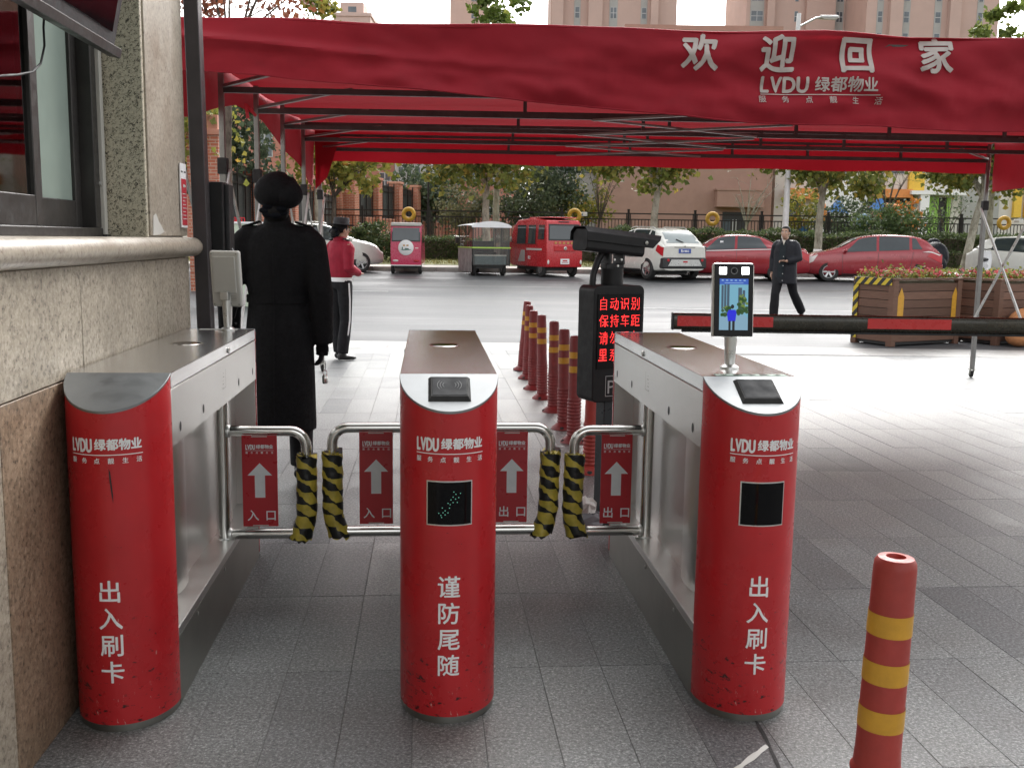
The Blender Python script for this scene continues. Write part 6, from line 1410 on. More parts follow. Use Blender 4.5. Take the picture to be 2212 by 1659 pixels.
# turning maple between the guards and the brick wall
p = spot(735, 30.0); tree('maple_tree', 'young tree with yellow and green leaves above the guard in red', (p.x-.2, 30.0, gz(30)), 2.4, .07, (.3, 0, 3.35), (1.55, 1.3, 1.15), m_leaf_yellow, m_bark_dark, 1500, .20, 31, (.05, 0), None, 8, nolow=1.5)
# trees behind the fence
tree('evergreen_tree', 'dark evergreen behind the fence left of the grey wall', spot(1190, 47), 1.5, .12, (0, 0, 3.2), (1.5, 1.3, 2.0), m_leaf_dark, m_bark_dark, 3800, .16, 41, (.2, 0), 'trees behind the black fence')
tree('evergreen_tree', 'feathery grey green tree beside the fence near the first plane trunk', spot(1130, 45.5), 1.0, .10, (0, 0, 2.3), (1.7, 1.2, 1.35), leafmat('feathery_leaves', [(0, (.06, .08, .045)), (.6, (.12, .145, .075)), (1, (.2, .2, .1))]), m_bark_dark, 3800, .13, 42, (0, 0), 'trees behind the black fence')
tree('shrub_tree', 'olive shrub tree behind the fence left of the first plane trunk', spot(1010, 46), .8, .07, (0, 0, 1.9), (1.3, 1.0, 1.1), leafmat('olive_leaves', [(0, (.10, .10, .05)), (.6, (.17, .16, .08)), (1, (.26, .22, .11))]), m_bark_dark, 2200, .12, 43, (0, 0), 'trees behind the black fence')
tree('yellow_shrub', 'yellowing shrub tree against the brown building corner', spot(1255, 47.5), .9, .07, (0, 0, 2.2), (1.25, 1.0, 1.2), m_leaf_yellow, m_bark_dark, 2000, .13, 44, (0, 0), 'trees behind the black fence')
tree('bare_tree', 'bare branching tree beside the yellowing shrub', spot(1290, 46.5), 1.7, .06, (.3, 0, 3.4), (1.3, 1.1, 1.6), m_leaf_dark, m_bark_dark, 0, .1, 45, (.1, 0), 'bare trees behind the black fence', 12)
tree('bare_tree', 'bare pale branched tree in front of the brown building door', spot(1606, 46.0), 1.5, .065, (.5, 0, 3.0), (1.5, 1.1, 1.5), m_leaf_dark, m_bark, 0, .1, 46, (.1, 0), 'bare trees behind the black fence', 11)
tree('bare_tree', 'bare forked tree in front of the white nursery wall', spot(1903, 46.0), 1.9, .09, (.2, 0, 3.8), (1.5, 1.1, 1.7), m_leaf_dark, m_bark_dark, 0, .1, 47, (.15, 0), 'bare trees behind the black fence', 9)
tree('bare_tree', 'thin bare tree left of the green nursery panel, near the leaning plane', spot(2040, 46.5), 1.0, .05, (0, 0, 2.5), (1.2, 1.0, 1.4), m_leaf_dark, m_bark_dark, 250, .12, 48, (.1, 0), 'bare trees behind the black fence', 10)
tree('orange_tree', 'small orange leaved tree before the nursery entrance', spot(1958, 50), .9, .05, (0, 0, 2.0), (.75, .7, .9), m_leaf_orange, m_bark_dark, 900, .16, 49, (0, 0), 'orange trees by the nursery')
tree('orange_tree', 'small amber leaved tree right of the white lamp post', spot(1725, 50), .9, .05, (0, 0, 2.2), (.9, .7, 1.0), m_leaf_yellow, m_bark_dark, 900, .16, 50, (0, 0), 'orange trees by the nursery')
tree('evergreen_tree', 'broad blue green tree in front of the play equipment', spot(1830, 47), .7, .08, (0, 0, 1.7), (1.4, 1.1, 1.1), m_leaf_dark, m_bark_dark, 2400, .14, 51, (0, 0), 'trees behind the black fence')
tree('evergreen_tree', 'dark bluish tree rising beyond the brick wall pillars', spot(935, 58), 1.6, .14, (0, 0, 3.4), (2.1, 1.8, 2.0), m_leaf_dark, m_bark_dark, 3200, .2, 52, (0, 0), 'trees beyond the brick wall')
tree('evergreen_tree', 'dense green tree over the brick wall behind the canopy posts', (-9.6, 31.0, gz(31)), 2.2, .16, (.6, 0, 4.0), (2.3, 1.8, 1.7), m_leaf_dark, m_bark_dark, 5200, .18, 53, (0, 0), 'trees beyond the brick wall')
tree('yellow_tree', 'yellow green tree above the brick gate pillar', (-8.8, 24.4, gz(24.4)), 2.4, .12, (.2, 0, 3.75), (1.9, 1.6, 1.25), m_leaf_yellow, m_bark_dark, 2600, .16, 54, (0, 0), 'trees beyond the brick wall')
tree('russet_tree', 'sparse tree with russet leaves against the sky above the canopy', (-4.75, 17.0, gz(17)), 4.3, .07, (.55, 0, 5.55), (1.35, 1.0, .85), m_leaf_red, m_bark_dark, 850, .10, 55, (.1, 0), None, 8, nolow=4.9)
tree('plane_tree', 'tall plane whose yellow green tip shows above the canopy at left', spot(688, 36.5), 3.0, .13, (0, 0, 6.0), (1.1, 1.1, 3.35), m_leaf_yellow, m_bark, 2600, .22, 56, (0, 0), 'plane trees along the far kerb', 8, nolow=3.0)
tree('plane_tree', 'tall plane whose green tip shows above the canopy near the centre', spot(1072, 38.2), 3.0, .14, (0, 0, 6.6), (1.35, 1.2, 3.6), leafmat('bright_plane_leaves', [(0, (.08, .12, .02)), (.6, (.16, .22, .05)), (1, (.3, .3, .07))]), m_bark, 3800, .24, 57, (0, 0), 'plane trees along the far kerb', 8, nolow=3.2)
tree('plane_tree', 'tall plane whose pale tip shows above the canopy at right', spot(2135, 38.5), 3.0, .14, (0, 0, 6.3), (1.3, 1.2, 3.2), leafmat('pale_plane_leaves', [(0, (.10, .14, .03)), (.6, (.2, .25, .06)), (1, (.3, .3, .08))]), m_bark, 3400, .22, 58, (0, 0), 'plane trees along the far kerb', 8, nolow=3.2)
# ------------------------------------------------------------------ hedges
hedge('clipped_hedge', 'low clipped hedge beyond the pink and grey tricycles', spot(915, 40).x, spot(1140, 40).x, 39.6, 40.5, gz(40), gz(40)+.78, 6500, 61)
hedge('clipped_hedge', 'tall hedge behind the white crossover and the red saloon', spot(1225, 40).x, spot(1690, 40).x, 39.4, 40.7, gz(40), gz(40)+1.22, 13000, 62, .10)
hedge('clipped_hedge', 'long hedge behind the red hatchback, right of the white lamp post', spot(1692, 40).x, spot(2330, 40).x, 39.4, 40.7, gz(40), gz(40)+1.18, 17000, 63, .10)
hedge('low_shrub_row', 'lower shrub row at the foot of the hedge near the right planters', spot(1960, 39).x, spot(2330, 39).x, 38.6, 39.3, gz(39), gz(39)+.62, 5000, 64, .09)
tree('round_bush', 'round leafy bush between the white crossover and the pink tricycle', spot(808, 37.5), .3, .05, (0, 0, .72), (.85, .6, .62), m_leaf_hedge, m_bark_dark, 3600, .10, 65, (0, 0), None, 7, cat='bush')
tree('climbing_bush', 'pale leafy bush over the fence behind the red hatchback', spot(1925, 41.3), .5, .05, (0, 0, 1.45), (1.7, .4, .7), leafmat('pale_bush', [(0, (.06, .10, .035)), (.6, (.11, .16, .06)), (1, (.2, .24, .1))]), m_bark_dark, 3000, .12, 66, (0, 0), None, 9, cat='bush')
# loose grass on the verge
rg = random.Random(9); P = [(rg.uniform(-16, 20), rg.uniform(36.0, 39.5), 0) for _ in range(9000)]
gv = []; gf = []; ga = []
for (x, y, _) in P:
    k = len(gv); h_ = rg.uniform(.04, .11); a = rg.uniform(0, 3.1); z = gz(y)+.01; dx, dy = .02*math.cos(a), .02*math.sin(a)
    gv += [(x-dx, y-dy, z), (x+dx, y+dy, z), (x+rg.uniform(-.04, .04), y+rg.uniform(-.03, .03), z+h_)]; gf.append((k, k+1, k+2)); ga += [rg.random()]*3
me = bpy.data.meshes.new('verge_grass'); me.from_pydata(gv, [], gf); me.attributes.new('rnd', 'FLOAT', 'POINT').data.foreach_set('value', ga)
tag(link('verge_grass', me, None, leafmat('grass_blades', [(0, (.10, .12, .03)), (.5, (.2, .19, .07)), (1, (.33, .27, .12))])), 'dry short grass on the verge before the hedge', 'grass', kind='stuff')
# ------------------------------------------------------------------ black fence with painted tyres
FYY = 42.0; fz = gz(FYY); fx0, fx1 = spot(640, FYY).x, spot(2330, FYY).x
fence = thing('black_fence', 'black iron bar fence running behind the far hedge', 'fence', ((fx0+fx1)/2, FYY, fz)); fc = (fx0+fx1)/2
pw = 2.72; npan = int((fx1-fx0)/pw)
barm = MB().span(-.0135, .0135, -.011, .011, .12, 1.60).mesh('bar'); barm.materials.append(m_fence)
postm = MB().span(-.045, .045, -.045, .045, -.1, 2.0).span(-.055, .055, -.055, .055, 2.0, 2.03).mesh('fence_post'); postm.materials.append(m_fence)
railm = MB().span(-pw/2+.04, pw/2-.04, -.018, .018, 1.60, 1.645).span(-pw/2+.04, pw/2-.04, -.018, .018, 1.83, 1.88).span(-pw/2+.04, pw/2-.04, -.018, .018, .10, .14).span(-pw/2+.06, -pw/2+.10, -.017, .017, .1, 1.88).span(pw/2-.10, pw/2-.06, -.017, .017, .1, 1.88).mesh('fence_rails'); railm.materials.append(m_fence)
for i in range(npan+1):
    o = link('fence_post', postm, fence); o.location = (fx0+pw*i-fc, 0, 0)
    if i < npan:
        o = link('fence_rails', railm, fence); o.location = (fx0+pw*(i+.5)-fc, 0, 0)
        for k in range(1, 20): o = link('bar', barm, fence); o.location = (fx0+pw*i+pw*k/20-fc, 0, 0)
def tyre(px, py, mt, label, r=.235):
    p = at(px, py, FYY-.16); t = thing('fence_ring', label, 'ring', p, 0, 'painted tyres hung on the fence')
    MB().tube([(r*.72*math.cos(a), 0, r*.72*math.sin(a)) for a in [2*math.pi*i/32 for i in range(33)]], r*.29, 12, sq=(1.0, 1.15)).build('ring_tube', mt, t, smooth=True)
    MB().tube([(0, .02, r*.6), (0, .12, r*.75), (0, .15, r*.4)], .012, 6).build('hanger', m_car_dark, t)
tyre(883, 463, m_tyre_y, 'yellow tyre on the fence above the pink tricycle', .29); tyre(1241, 466, m_tyre_y, 'yellow tyre on the fence above the red tricycle', .29)
tyre(1539, 473, m_tyre_y, 'yellow tyre on the fence above the red saloon', .29); tyre(1866, 478, m_tyre_b, 'pale blue tyre on the fence above the red hatchback', .30); tyre(2169, 482, m_tyre_y, 'yellow tyre on the fence beside the canopy post', .29)
for px, py, mt, lb in ((1258, 463, m_playblue, 'small blue and white plate on the fence by the tricycle tyre'), (2200, 478, m_white, 'small pale plate on the fence at the right edge')):
    p = at(px, py, FYY-.08); t = thing('fence_plate', lb, 'plate', p); MB().span(-.2, .2, -.01, .01, -.08, .08).build('plate', m_white, t, bevel=.01); MB().span(-.18, .02, -.014, -.011, -.06, .02).build('print_block', mt if mt is m_playblue else m_grey_print, t)
# ------------------------------------------------------------------ lamp posts
p = spot(1694, 33.55); t = thing('street_lamp', 'tall white street lamp behind the walking person', 'street lamp', p)
MB().tube([(0, 0, 0), (.02, 0, 4), (.10, 0, 8.15)], [.11, .09, .065], 16).build('mast', mat('white_mast', (.66, .66, .65), .4, .1), t, smooth=True)
MB().tube([(.10, 0, 7.4), (.13, 0, 7.75), (.65, 0, 8.02), (.95, 0, 8.05)], .035, 8).build('arm', m_alu, t, smooth=True); MB().span(.75, 1.35, -.14, .14, 8.0, 8.09).build('lantern', mat('lantern', (.6, .6, .58), .4), t, bevel=.035); MB().span(.85, 1.28, -.1, .1, 7.985, 8.0).build('lantern_glass', m_lamp_clear, t); MB().lathe([(.2, 0), (.2, .03), (.12, .05)], 16).build('base_flange', m_alu, t)
p = spot(925, 43.5); t = thing('garden_lamp', 'slim black lamp post behind the fence near the brick pillars', 'lamp post', p)
MB().tube([(0, 0, 0), (0, 0, 3.8)], [.05, .04], 12).build('mast', m_fence, t, smooth=True); MB().span(0, .35, -.08, .08, 3.8, 3.9).build('lantern', m_fence, t, bevel=.02)
# ------------------------------------------------------------------ brick wall with pillars and dark infill panels, in two runs
def brickwall(label, pts, top, panel_b, pil=.5, npil=4, tall=None):
    A, B = Vector(pts[0]), Vector(pts[1]); d = (B-A); L = d.length; rz = math.atan2(d.y, d.x); t = thing('brick_wall', label, 'wall', (A.x, A.y, gz(A.y)), rz)
    g = 0; MB().span(0, L, -.12, .12, -.3, panel_b).build('base_wall', m_brick, t); MB().span(0, L, -.15, .15, panel_b, panel_b+.07).build('coping', m_brick_cap, t)
    for i in range(npil+1):
        x = L*i/npil; pb = MB().span(x-pil/2, x+pil/2, -pil/2, pil/2, -.3, top).build('pillar', m_brick, t); MB().span(x-pil/2-.05, x+pil/2+.05, -pil/2-.05, pil/2+.05, top, top+.12).build('pillar_cap', m_brick_cap, pb, bevel=.02)
        if i < npil:
            x0, x1 = x+pil/2+.02, L*(i+1)/npil-pil/2-.02; fr = MB().span(x0, x1, -.02, .02, panel_b+.15, panel_b+.2).span(x0, x1, -.02, .02, top-.45, top-.40).span(x0, x1, -.02, .02, top-.2, top-.15).build('panel_rails', m_fence, t)
            MB().span(x0, x1, .03, .05, panel_b+.1, top-.2).build('infill_sheet', mat('dark_mesh_sheet', (.03, .034, .034), .6, var=.2), t)
            nb2 = max(3, int((x1-x0)/.75))
            for k in range(nb2+1): xx = x0+(x1-x0)*k/nb2; MB().span(xx-.025, xx+.025, -.04, .0, panel_b+.07, top-.05).lathe([(.03, top-.05), (.0, top+.06)], 6, T(xx, -.02, 0)).build('panel_upright', m_fence, t)
    return t
pA = at(452, 520, 27.0); pB = at(728, 520, 46.0); pC = at(990, 520, 66)
brickwall('orange brick wall with pillars and tall dark mesh behind the canopy posts', (pA.xy.to_3d(), pB.xy.to_3d()), 3.15, 1.0, .55, 4)
brickwall('orange brick wall with dark panels stepping away beyond the black fence', (pB.xy.to_3d()+Vector((.55, .5, 0)), pC.xy.to_3d()), 3.4, 1.55, .6, 6)
gp = thing('gate_pillar', 'tall banded brick gate pillar with a grey groove at the left', 'pillar', (at(451, 520, 24).x, 24.0, gz(24)))
MB().span(-.36, .36, -.3, .3, -.2, 3.55).build('shaft', m_brick, gp); MB().span(-.42, .42, -.36, .36, 3.55, 3.68).build('cap', m_brick_cap, gp, bevel=.02); MB().span(-.36, .36, -.3, .3, 3.68, 4.0).build('cap_block', m_brick_cap, gp)
for k in range(24): MB().span(-.365, .365, -.308, -.30, .2+.14*k, .215+.14*k).build('pale_course', m_brick_cap, gp)
MB().span(-.06, .06, -.312, -.301, .6, 3.2).build('grey_groove', m_render_grey, gp)
nt_ = thing('wall_notice', 'small white notice beside the brick gate pillar', 'notice', (at(445, 520, 23.6).x-.12, 23.6, gz(23.6)+1.55)); MB().span(-.02, .12, -.01, .01, 0, .5).build('sheet', m_white, nt_); MB().bar((.05, 0, 0), (.05, 0, -1.55), .03).build('stake', m_fence, nt_); MB().span(-.02, .12, -.012, -.0105, .5, 1.1).build('red_sheet', m_notice_red, nt_)
# pale parcel kiosk with a blue disc
kx = at(548, 520, 20); ks = thing('parcel_kiosk', 'pale green parcel kiosk with a blue disc, behind the black coat', 'kiosk', (kx.x, 20, gz(20)))
MB().span(-.62, .62, 0, .7, 0, 1.62).build('cabinet', mat('pale_green', (.58, .66, .52), .5), ks, bevel=.02); MB().lathe([(.0, 0), (.20, 0), (.20, .006)], 28, T(.08, -.004, 1.38) @ RX(math.pi/2), cap=False).build('blue_disc', m_playblue, ks)
Print().text('快递', .08, 1.40, .14, bold=.02).build('lettering', m_white, ks, lambda x, z: Vector((x, -.016, z)))
rb = Print().text('am', -.28, 1.73, .2, bold=.01); rb.build('red_lettering', m_taillamp, ks, lambda x, z: Vector((x, .02, z))); MB().span(-.66, .66, -.03, .72, 1.62, 1.66).build('kiosk_roof', m_white, ks)
# ------------------------------------------------------------------ buildings
def facade_windows(t, rects, mt=m_win, y=-.02, frame=True, dep=.1, xw=0):
    for (x0, x1, z0, z1) in rects:
        w_ = MB().span(x0, x1, y-.03, y, z0, z1).build('window', m_win_frame, t); fw = min(.07, (x1-x0)*.1)
        nx = 2 if x1-x0 > .9 else 1; nz = 2 if z1-z0 > 1.2 else 1
        for i in range(nx):
            for j in range(nz):
                a0, a1 = x0+(x1-x0)*i/nx+fw/1.5, x0+(x1-x0)*(i+1)/nx-fw/1.5; b0, b1 = z0+(z1-z0)*j/nz+fw/1.5, z0+(z1-z0)*(j+1)/nz-fw/1.5
                MB().span(a0, a1, y-.036, y-.031, b0, b1).build('pane', mt, w_)
def block(label, pxl, pxr, Y, top, mt, depth=14, name='building', base=None, rz=0):
    x0, x1 = at(pxl, 520, Y).x, at(pxr, 520, Y).x; t = thing(name, label, 'building', ((x0+x1)/2, Y, gz(Y)), rz); w_ = (x1-x0)/2
    MB().span(-w_, w_, 0, depth, -.5, top).build('wall', mt, t); MB().span(-w_-.15, w_+.15, -.15, depth+.15, top, top+.35).build('parapet', mt, t); t['half'] = 0; del t['half']
    return t, w_
b1, hw = block('plain brown rendered building with a recessed door behind the fence', 1308, 1662, 55, at(1500, 66, 55).z-1.1, m_render_brown, 12)
X = lambda px, Y, t: at(px, 520, Y).x-t.location.x
x0, x1 = X(1540, 55, b1), X(1640, 55, b1)
MB().span(x0, x1, -.7, 0, 2.55, 3.4).build('balcony_box', m_render_brown, b1); MB().span(x0-.05, x1+.05, -.75, .02, 3.4, 3.5).build('balcony_coping', m_render_brown, b1)
dr = MB().span(X(1558, 55, b1), X(1608, 55, b1), -.03, 0, .2, 2.3).build('door', m_car_dark, b1); MB().span(X(1560, 55, b1), X(1575, 55, b1), -.04, -.031, .3, 1.9).build('door_glass', m_win, dr); MB().span(X(1580, 55, b1), X(1582, 55, b1), -.04, -.031, .3, 1.9).span(X(1587, 55, b1), X(1589, 55, b1), -.04, -.031, .3, 1.9).build('door_frame_line', m_alu, dr)
MB().span(X(1345, 55, b1), X(1690, 55, b1), 2, 10, at(1500, 66, 55).z-.75, at(1500, 55, 57).z-.735).build('roof_block', m_render_brown, b1)
for z in (4.6, 8.2): MB().span(-hw, hw, -.006, 0, z, z+.04).build('render_joint', m_car_dark, b1)
b2, hw = block('grey rendered building glimpsed between the trees', 1150, 1306, 62, 9.5, m_render_grey, 10)
facade_windows(b2, [(-1.9+1.3*i, -1.1+1.3*i, 4.6+2.6*j, 6.2+2.6*j) for i in range(3) for j in range(2)])
b3, hw = block('pale grey building with a close grid of small windows', 853, 930, 88, 12, m_render_grey, 16, rz=0)
facade_windows(b3, [(-hw+.3+.72*i, -hw+.75+.72*i, 1.2+1.15*j, 2.05+1.15*j) for i in range(int((2*hw-.5)/.72)) for j in range(9)])
b4, hw = block('red brown building left of the grey windowed one', 690, 852, 92, 15, m_render_red, 16)
facade_windows(b4, [(-hw+1+2.2*i, -hw+2+2.2*i, 2+3*j, 3.4+3*j) for i in range(3) for j in range(4)])
b5, hw = block('red brown building right of the grey windowed one', 931, 1120, 100, 17, m_render_red, 16)
facade_windows(b5, [(-hw+.8+1.6*i, -hw+1.6+1.6*i, 3+2.8*j, 4.4+2.8*j) for i in range(5) for j in range(4)])
b6, hw = block('red brown building above the brick wall at the left', 405, 640, 60, 9.0, m_render_red, 14)
facade_windows(b6, [(-hw+.8+1.7*i, -hw+1.7+1.7*i, 2.6+2.6*j, 4.0+2.6*j) for i in range(3) for j in range(2)])
# nursery school
n1, hw = block('white nursery school with yellow, green and orange panels behind the fence', 1668, 2420, 58, 7.5, m_render_white, 14, 'nursery_school')
X58 = lambda px: at(px, 520, 58).x-n1.location.x
def npan_(name, mt, pxa, pxb, pya, pyb, y=-.25, d=.25):
    za = at(pxa, pyb, 58).z-n1.location.z; zb_ = at(pxa, pya, 58).z-n1.location.z; return MB().span(X58(pxa), X58(pxb), y, y+d-.001, max(.0, za), zb_).build(name, mt, n1)
npan_('yellow_panel', m_sunyellow, 1952, 1985, 372, 412); npan_('canopy_slab', m_white, 1945, 2062, 414, 422, -1.2, 1.2); npan_('pillar', m_white, 1966, 1985, 422, 560, -1.1, .4); npan_('green_panel', m_lime, 1995, 2018, 425, 560); npan_('green_panel', m_lime, 2036, 2044, 428, 560); npan_('dark_door', m_car_dark, 2018, 2036, 428, 560, -.1, .1); npan_('orange_awning', m_orange, 1893, 1952, 410, 428, -.9, .9); npan_('dark_opening', m_car_dark, 1895, 1950, 430, 560, -.06, .06); npan_('dark_door', m_car_dark, 1952, 1964, 424, 560, -.3, .3)
for a_, b_ in ((2180, 2196), (2204, 2222)): npan_('orange_panel', m_sunyellow, a_, b_, 400, 470)
npan_('grey_panel', m_render_grey, 2070, 2150, 400, 560, -.12, .12); npan_('brown_column', m_render_brown, 1868, 1890, 300, 560, -.4, .4); npan_('orange_awning', m_orange, 1690, 1760, 408, 430, -.8, .8); npan_('white_wing', m_white, 1760, 1866, 395, 560, -.2, .2)
facade_windows(n1, [(X58(a), X58(a+28), 2.2, 3.2) for a in (1700, 1775, 1815, 2080, 2115)]); facade_windows(n1, [(X58(a), X58(a+34), 4.6, 6.2) for a in range(1690, 2380, 55)])
# play equipment
pe = thing('play_frame', 'colourful play frame with orange tube and blue roofs behind the fence', 'play equipment', (at(1840, 520, 50).x, 50, gz(50)))
for x in (-1.3, -.3, .7, 1.6): MB().bar((x, 0, 0), (x, 0, 2.2), .1).build('post', m_playblue, pe)
MB().tube([(1.2, -.2, 2.0), (1.5, -.2, 2.55), (2.0, -.2, 2.5), (2.2, -.2, 2.0), (2.2, -.2, 1.2)], .16, 10).build('tube_slide', m_orange, pe, smooth=True); MB().tube([(-1.6, -.2, 2.6), (-1.4, -.2, 1.8), (-.9, -.2, 1.6)], .16, 10).build('tube_slide', m_orange, pe, smooth=True)
MB().span(-1.5, -.3, -.4, .6, 1.0, 1.1).span(.7, 1.7, -.4, .6, 1.1, 1.2).build('deck', m_sunyellow, pe); MB().lathe([(.6, 2.2), (.0, 2.9)], 4, T(-.8, 0, 0) @ RZ(.78)).lathe([(.6, 2.3), (.0, 3.1)], 4, T(1.2, 0, 0) @ RZ(.78)).build('roof', m_playblue, pe); MB().span(-2.6, -2.2, -.2, .2, .8, 1.5).build('play_panel', m_playblue, pe); MB().span(-2.2, -1.6, -.1, .0, 1.0, 1.35).build('railing', m_lime, pe)
# ------------------------------------------------------------------ residential towers against the sky
def tower(label, pxl, pxr, Y, top, mt, bays, depth=16, zlo=20, group='residential towers on the skyline'):
    x0, x1 = at(pxl, 30, Y).x, at(pxr, 30, Y).x; hw = (x1-x0)/2; t = thing('tower_block', label, 'tower', ((x0+x1)/2, Y, gz(Y)), 0, group)
    MB().span(-hw, hw, 0, depth, -1, top).build('wall', mt, t); MB().span(-hw-.3, hw+.3, -.3, depth+.3, top, top+.8).build('parapet', mt, t)
    for (pa, pb, kind) in bays:
        a, b = at(pa, 30, Y).x-t.location.x, at(pb, 30, Y).x-t.location.x
        if kind == 'rib': MB().span(a, b, -1.1, 0, -1, top).build('projecting_bay', mt, t); continue
        z = zlo
        if kind == 'strip': MB().span(a-.12, b+.12, -.06, 0, zlo-.5, top-1).build('window_strip', m_render_grey, t)
        while z < top-3 and z < 48:
            facade_windows(t, [(a, b, z, z+1.55)], y=-.065 if kind == 'strip' else -.02); z += 2.95
    return t
tower('pink tower block left of the centre tree tip above the canopy', 972, 1050, 190, 62, m_render_pink2, [(1018, 1030, 'win'), (1034, 1046, 'rib')], zlo=34)
tower('pink tower block above the middle of the canopy', 1190, 1462, 150, 66, m_render_pink, [(1192, 1216, 'rib'), (1242, 1252, 'strip'), (1270, 1300, 'rib'), (1318, 1332, 'strip'), (1386, 1396, 'strip'), (1404, 1420, 'rib')], zlo=26)
tower('wide pink tower block above the lettering at the right', 1612, 1870, 160, 66, m_render_pink, [(1622, 1648, 'strip'), (1654, 1670, 'rib'), (1716, 1724, 'win'), (1738, 1800, 'rib'), (1806, 1820, 'strip'), (1834, 1842, 'strip')], zlo=28)
tower('tall pink tower block above the last character at the right', 1872, 2158, 150, 66, m_render_pink, [(1896, 1906, 'strip'), (1918, 1945, 'rib'), (1952, 1964, 'strip'), (2020, 2032, 'strip'), (2046, 2070, 'rib'), (2112, 2122, 'strip')], zlo=26)
t = tower('distant low topped tower above the left part of the canopy', 720, 800, 260, 54.5, m_render_pink2, [(728, 738, 'win'), (750, 760, 'win'), (776, 790, 'win')], zlo=40)
MB().span(-3.2, 2.6, 2, 9, 55.2, 58.2).build('roof_house', m_render_pink2, t); MB().span(-1.2, .8, 1.94, 2, 55.9, 57.2).build('roof_window', m_win, t); MB().bar((-4.5, 3, 55), (-4.5, 3, 58), .25).build('mast', m_render_grey, t)
# ------------------------------------------------------------------ planters with flowers
def planter(label, corner, rz, hazard, seed):
    """corner = nearest bottom corner; local +x runs along the long face, local +y along the short one"""
    t = thing('wooden_planter', label, 'planter', corner, rz, 'wooden planters at the road edge'); Wx, Wy, H = 1.38, .72, .93
    MB().span(.03, Wx-.03, .03, Wy-.03, .02, H-.06).build('liner', m_car_dark, t)
    nr = 7
    for r_ in range(nr):
        z0, z1 = .06+(H-.10)*r_/nr+.004, .06+(H-.10)*(r_+1)/nr-.004
        for (a, b, c, d) in ((.07, Wx-.07, 0, .028), (.07, Wx-.07, Wy-.028, Wy), (0, .028, .07, Wy-.07), (Wx-.028, Wx, .07, Wy-.07)): MB().span(a, b, c, d, z0, z1).build('plank', m_wood, t, bevel=.003, seg=1)
    for cx in (.035, Wx-.035):
        for cy in (.035, Wy-.035): MB().span(cx-.048, cx+.048, cy-.048, cy+.048, 0, H).build('corner_post', m_wood, t, bevel=.004, seg=1)
    MB().span(-.02, Wx+.02, -.02, .06, H, H+.03).span(-.02, Wx+.02, Wy-.06, Wy+.02, H, H+.03).span(-.02, .06, .061, Wy-.061, H, H+.03).span(Wx-.06, Wx+.02, .061, Wy-.061, H, H+.03).build('top_rail', m_wood, t, bevel=.004, seg=1)
    MB().span(.05, Wx-.05, .05, Wy-.05, H-.06, H-.01).build('soil', m_soil, t)
    if hazard:
        for (x, y) in ((.15, 'l'), (Wx-.12, 'l')):
            MB().add([(x-.06, -.004, .30), (x+.06, -.004, .30), (x+.06, -.004, .70), (x, -.004, .83), (x-.06, -.004, .70)], [(0, 1, 2, 3, 4)]).build('amber_strip', m_yellow, t)
        hz = NT('hazard_stripes'); sp = hz.n('SeparateXYZ'); hz.l(hz.coord(), sp.inputs[0]); s1 = hz.n('Math', operation='ADD'); hz.l(sp.outputs['Y'], s1.inputs[0]); hz.l(sp.outputs['Z'], s1.inputs[1]); s2 = hz.n('Math', operation='MULTIPLY'); hz.l(s1.outputs[0], s2.inputs[0]); s2.inputs[1].default_value = 6.5; s3 = hz.n('Math', operation='FRACT'); hz.l(s2.outputs[0], s3.inputs[0])
        hz.set(col=hz.ramp(s3.outputs[0], [(0, (.02, .02, .02)), (.5, (.62, .46, .03))], 'CONSTANT'), rough=.5)
        MB().span(-.024, -.0215, .02, Wy-.02, H-.07, H+.028).build('hazard_tape', hz.m, t); MB().span(-.0165, -.0135, Wy-.09, Wy+.005, .08, H-.07).build('hazard_tape', hz.m, t)
    rg = random.Random(seed); P = [(rg.uniform(.0, Wx), rg.uniform(0, Wy), H+.01+abs(rg.gauss(.04, .05))) for _ in range(1500)]; leaves('foliage', P, .065, m_leaf_plane, t, seed)
    cl2 = [(rg.uniform(.0, Wx), rg.uniform(-.03, Wy), H+rg.uniform(.05, .13)) for _ in range(130)]
    P = [(x+rg.gauss(0, .018), y+rg.gauss(0, .018), z+rg.gauss(0, .012)) for x, y, z in cl2 for _ in range(8)]; leaves('flowers', P, .042, m_petal, t, seed+1, bias=lambda c, r_: r_.random())
    return t
planter('wooden flower planter with hazard tape, nearest the barrier boom', (5.31, 14.2, .0), math.radians(28), True, 71)
planter('second wooden flower planter, behind the canopy post at the right', (6.98, 14.6, gz(14.6)), math.radians(30), False, 73)
# bundle at the right edge
tb = thing('cloth_bundle', 'tan orange cloth bundle lying by the second planter at the right edge', 'bundle', (7.42, 14.6, 0), 0)
mb = MB().ball((0, 0, .30), (.30, .22, .26), 18, 12).ball((.12, -.08, .62), (.18, .15, .17), 16, 10).ball((-.16, -.1, .15), (.2, .16, .15), 14, 9); link('bundle', remeshed(mb, 'bundle', .02, 3), tb, m_orange_fur)
MB().tube([(-.05, -.1, .78), (-.14, -.12, .9), (-.06, -.16, .98), (.05, -.14, .9)], .012, 6).build('drawstring', m_white, tb, smooth=True)
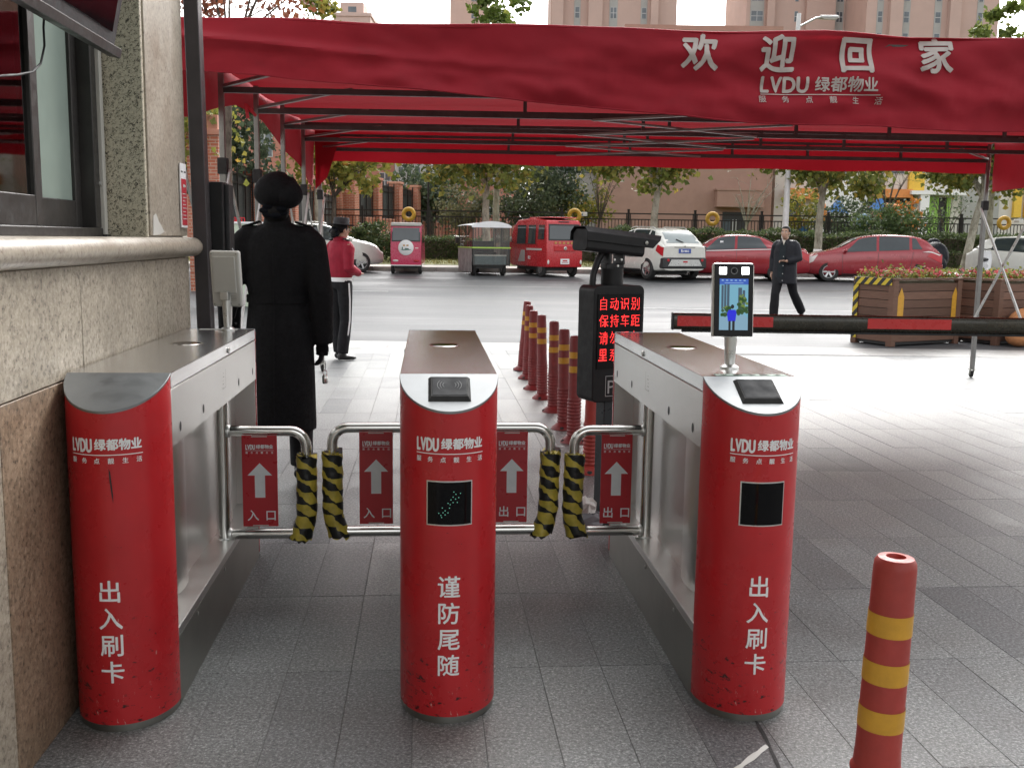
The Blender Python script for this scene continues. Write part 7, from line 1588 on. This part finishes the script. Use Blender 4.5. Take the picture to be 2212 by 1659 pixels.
# torn strip, chip and a gap in the paving near the right turnstile
def floorpt(x, y, z=.0): d = ray(x, y); return EYE+d*((z-CAM_H)/d.z)
a_, b_ = floorpt(1585, 1668), floorpt(1657, 1613); c_ = (a_+b_)/2
sp_ = thing('paper_scrap', 'torn pale strip on the paving in front of the right turnstile', 'scrap', (c_.x, c_.y, .001))
rg = random.Random(12); ax_ = (b_-a_); nx_ = Vector((-ax_.y, ax_.x, 0)).normalized(); vs = []
for i in range(9):
    q = a_.lerp(b_, i/8)-c_; w_ = .009*(.6+.7*rg.random()); vs += [tuple(q+nx_*w_+Vector((0, 0, .002+.004*rg.random()))), tuple(q-nx_*w_+Vector((0, 0, .001)))]
MB().add(vs, [(2*i, 2*i+1, 2*i+3, 2*i+2) for i in range(8)]).build('strip', m_white_plastic, sp_)
p = floorpt(1066, 1440); sp_ = thing('paper_scrap', 'tiny pale chip on the paving beside the middle turnstile', 'scrap', (p.x, p.y, .001), 1.0)
MB().prism([(.008*math.cos(q)*(1+.3*math.sin(3*q)), .005*math.sin(q)) for q in [i*.7 for i in range(9)]], 0, .002).build('chip', m_white_plastic, sp_)
for k, (xa, ya, xb, yb) in enumerate(((1634, 1558, 1662, 1612), (1662, 1612, 1690, 1680))):
    a_, b_ = floorpt(xa, ya), floorpt(xb, yb); n_ = Vector((-(b_-a_).y, (b_-a_).x, 0)).normalized()*.005
    MB().add([tuple(q+Vector((0, 0, .0018))) for q in (a_-n_, a_+n_*.6, a_.lerp(b_, .5)+n_*1.5, b_+n_, b_-n_*.5, a_.lerp(b_, .5)-n_)], [(0, 1, 2, 3, 4, 5)]).build('open_joint', m_dark_rubber, bed)
# dark covered scooter behind the hatchback, pale path beyond the fence
cv = thing('covered_scooter', 'scooter under a dark navy cover behind the red hatchback', 'scooter', spot(2022, 33.6))
mb = MB().ball((0, 0, .55), (.42, .55, .50), 18, 12).ball((.05, .3, .95), (.24, .2, .22), 14, 9).ball((-.1, -.4, .3), (.3, .4, .3), 14, 9); link('cover', remeshed(mb, 'cover', .03, 3), cv, m_navy)
small_wheel(cv, 0, -.55, .2, .1); small_wheel(cv, 0, .55, .2, .1)
pth = MB().grid(lambda a, b: (spot(930, 46).x+(spot(1130, 46).x-spot(930, 46).x)*a, 45.4+1.5*b+1.6*a, gz(45)+.03), 10, 1).build('garden_path', m_sidewalk); tag(pth, kind='structure')
for q in (_fo,): bpy.data.objects.remove(q)
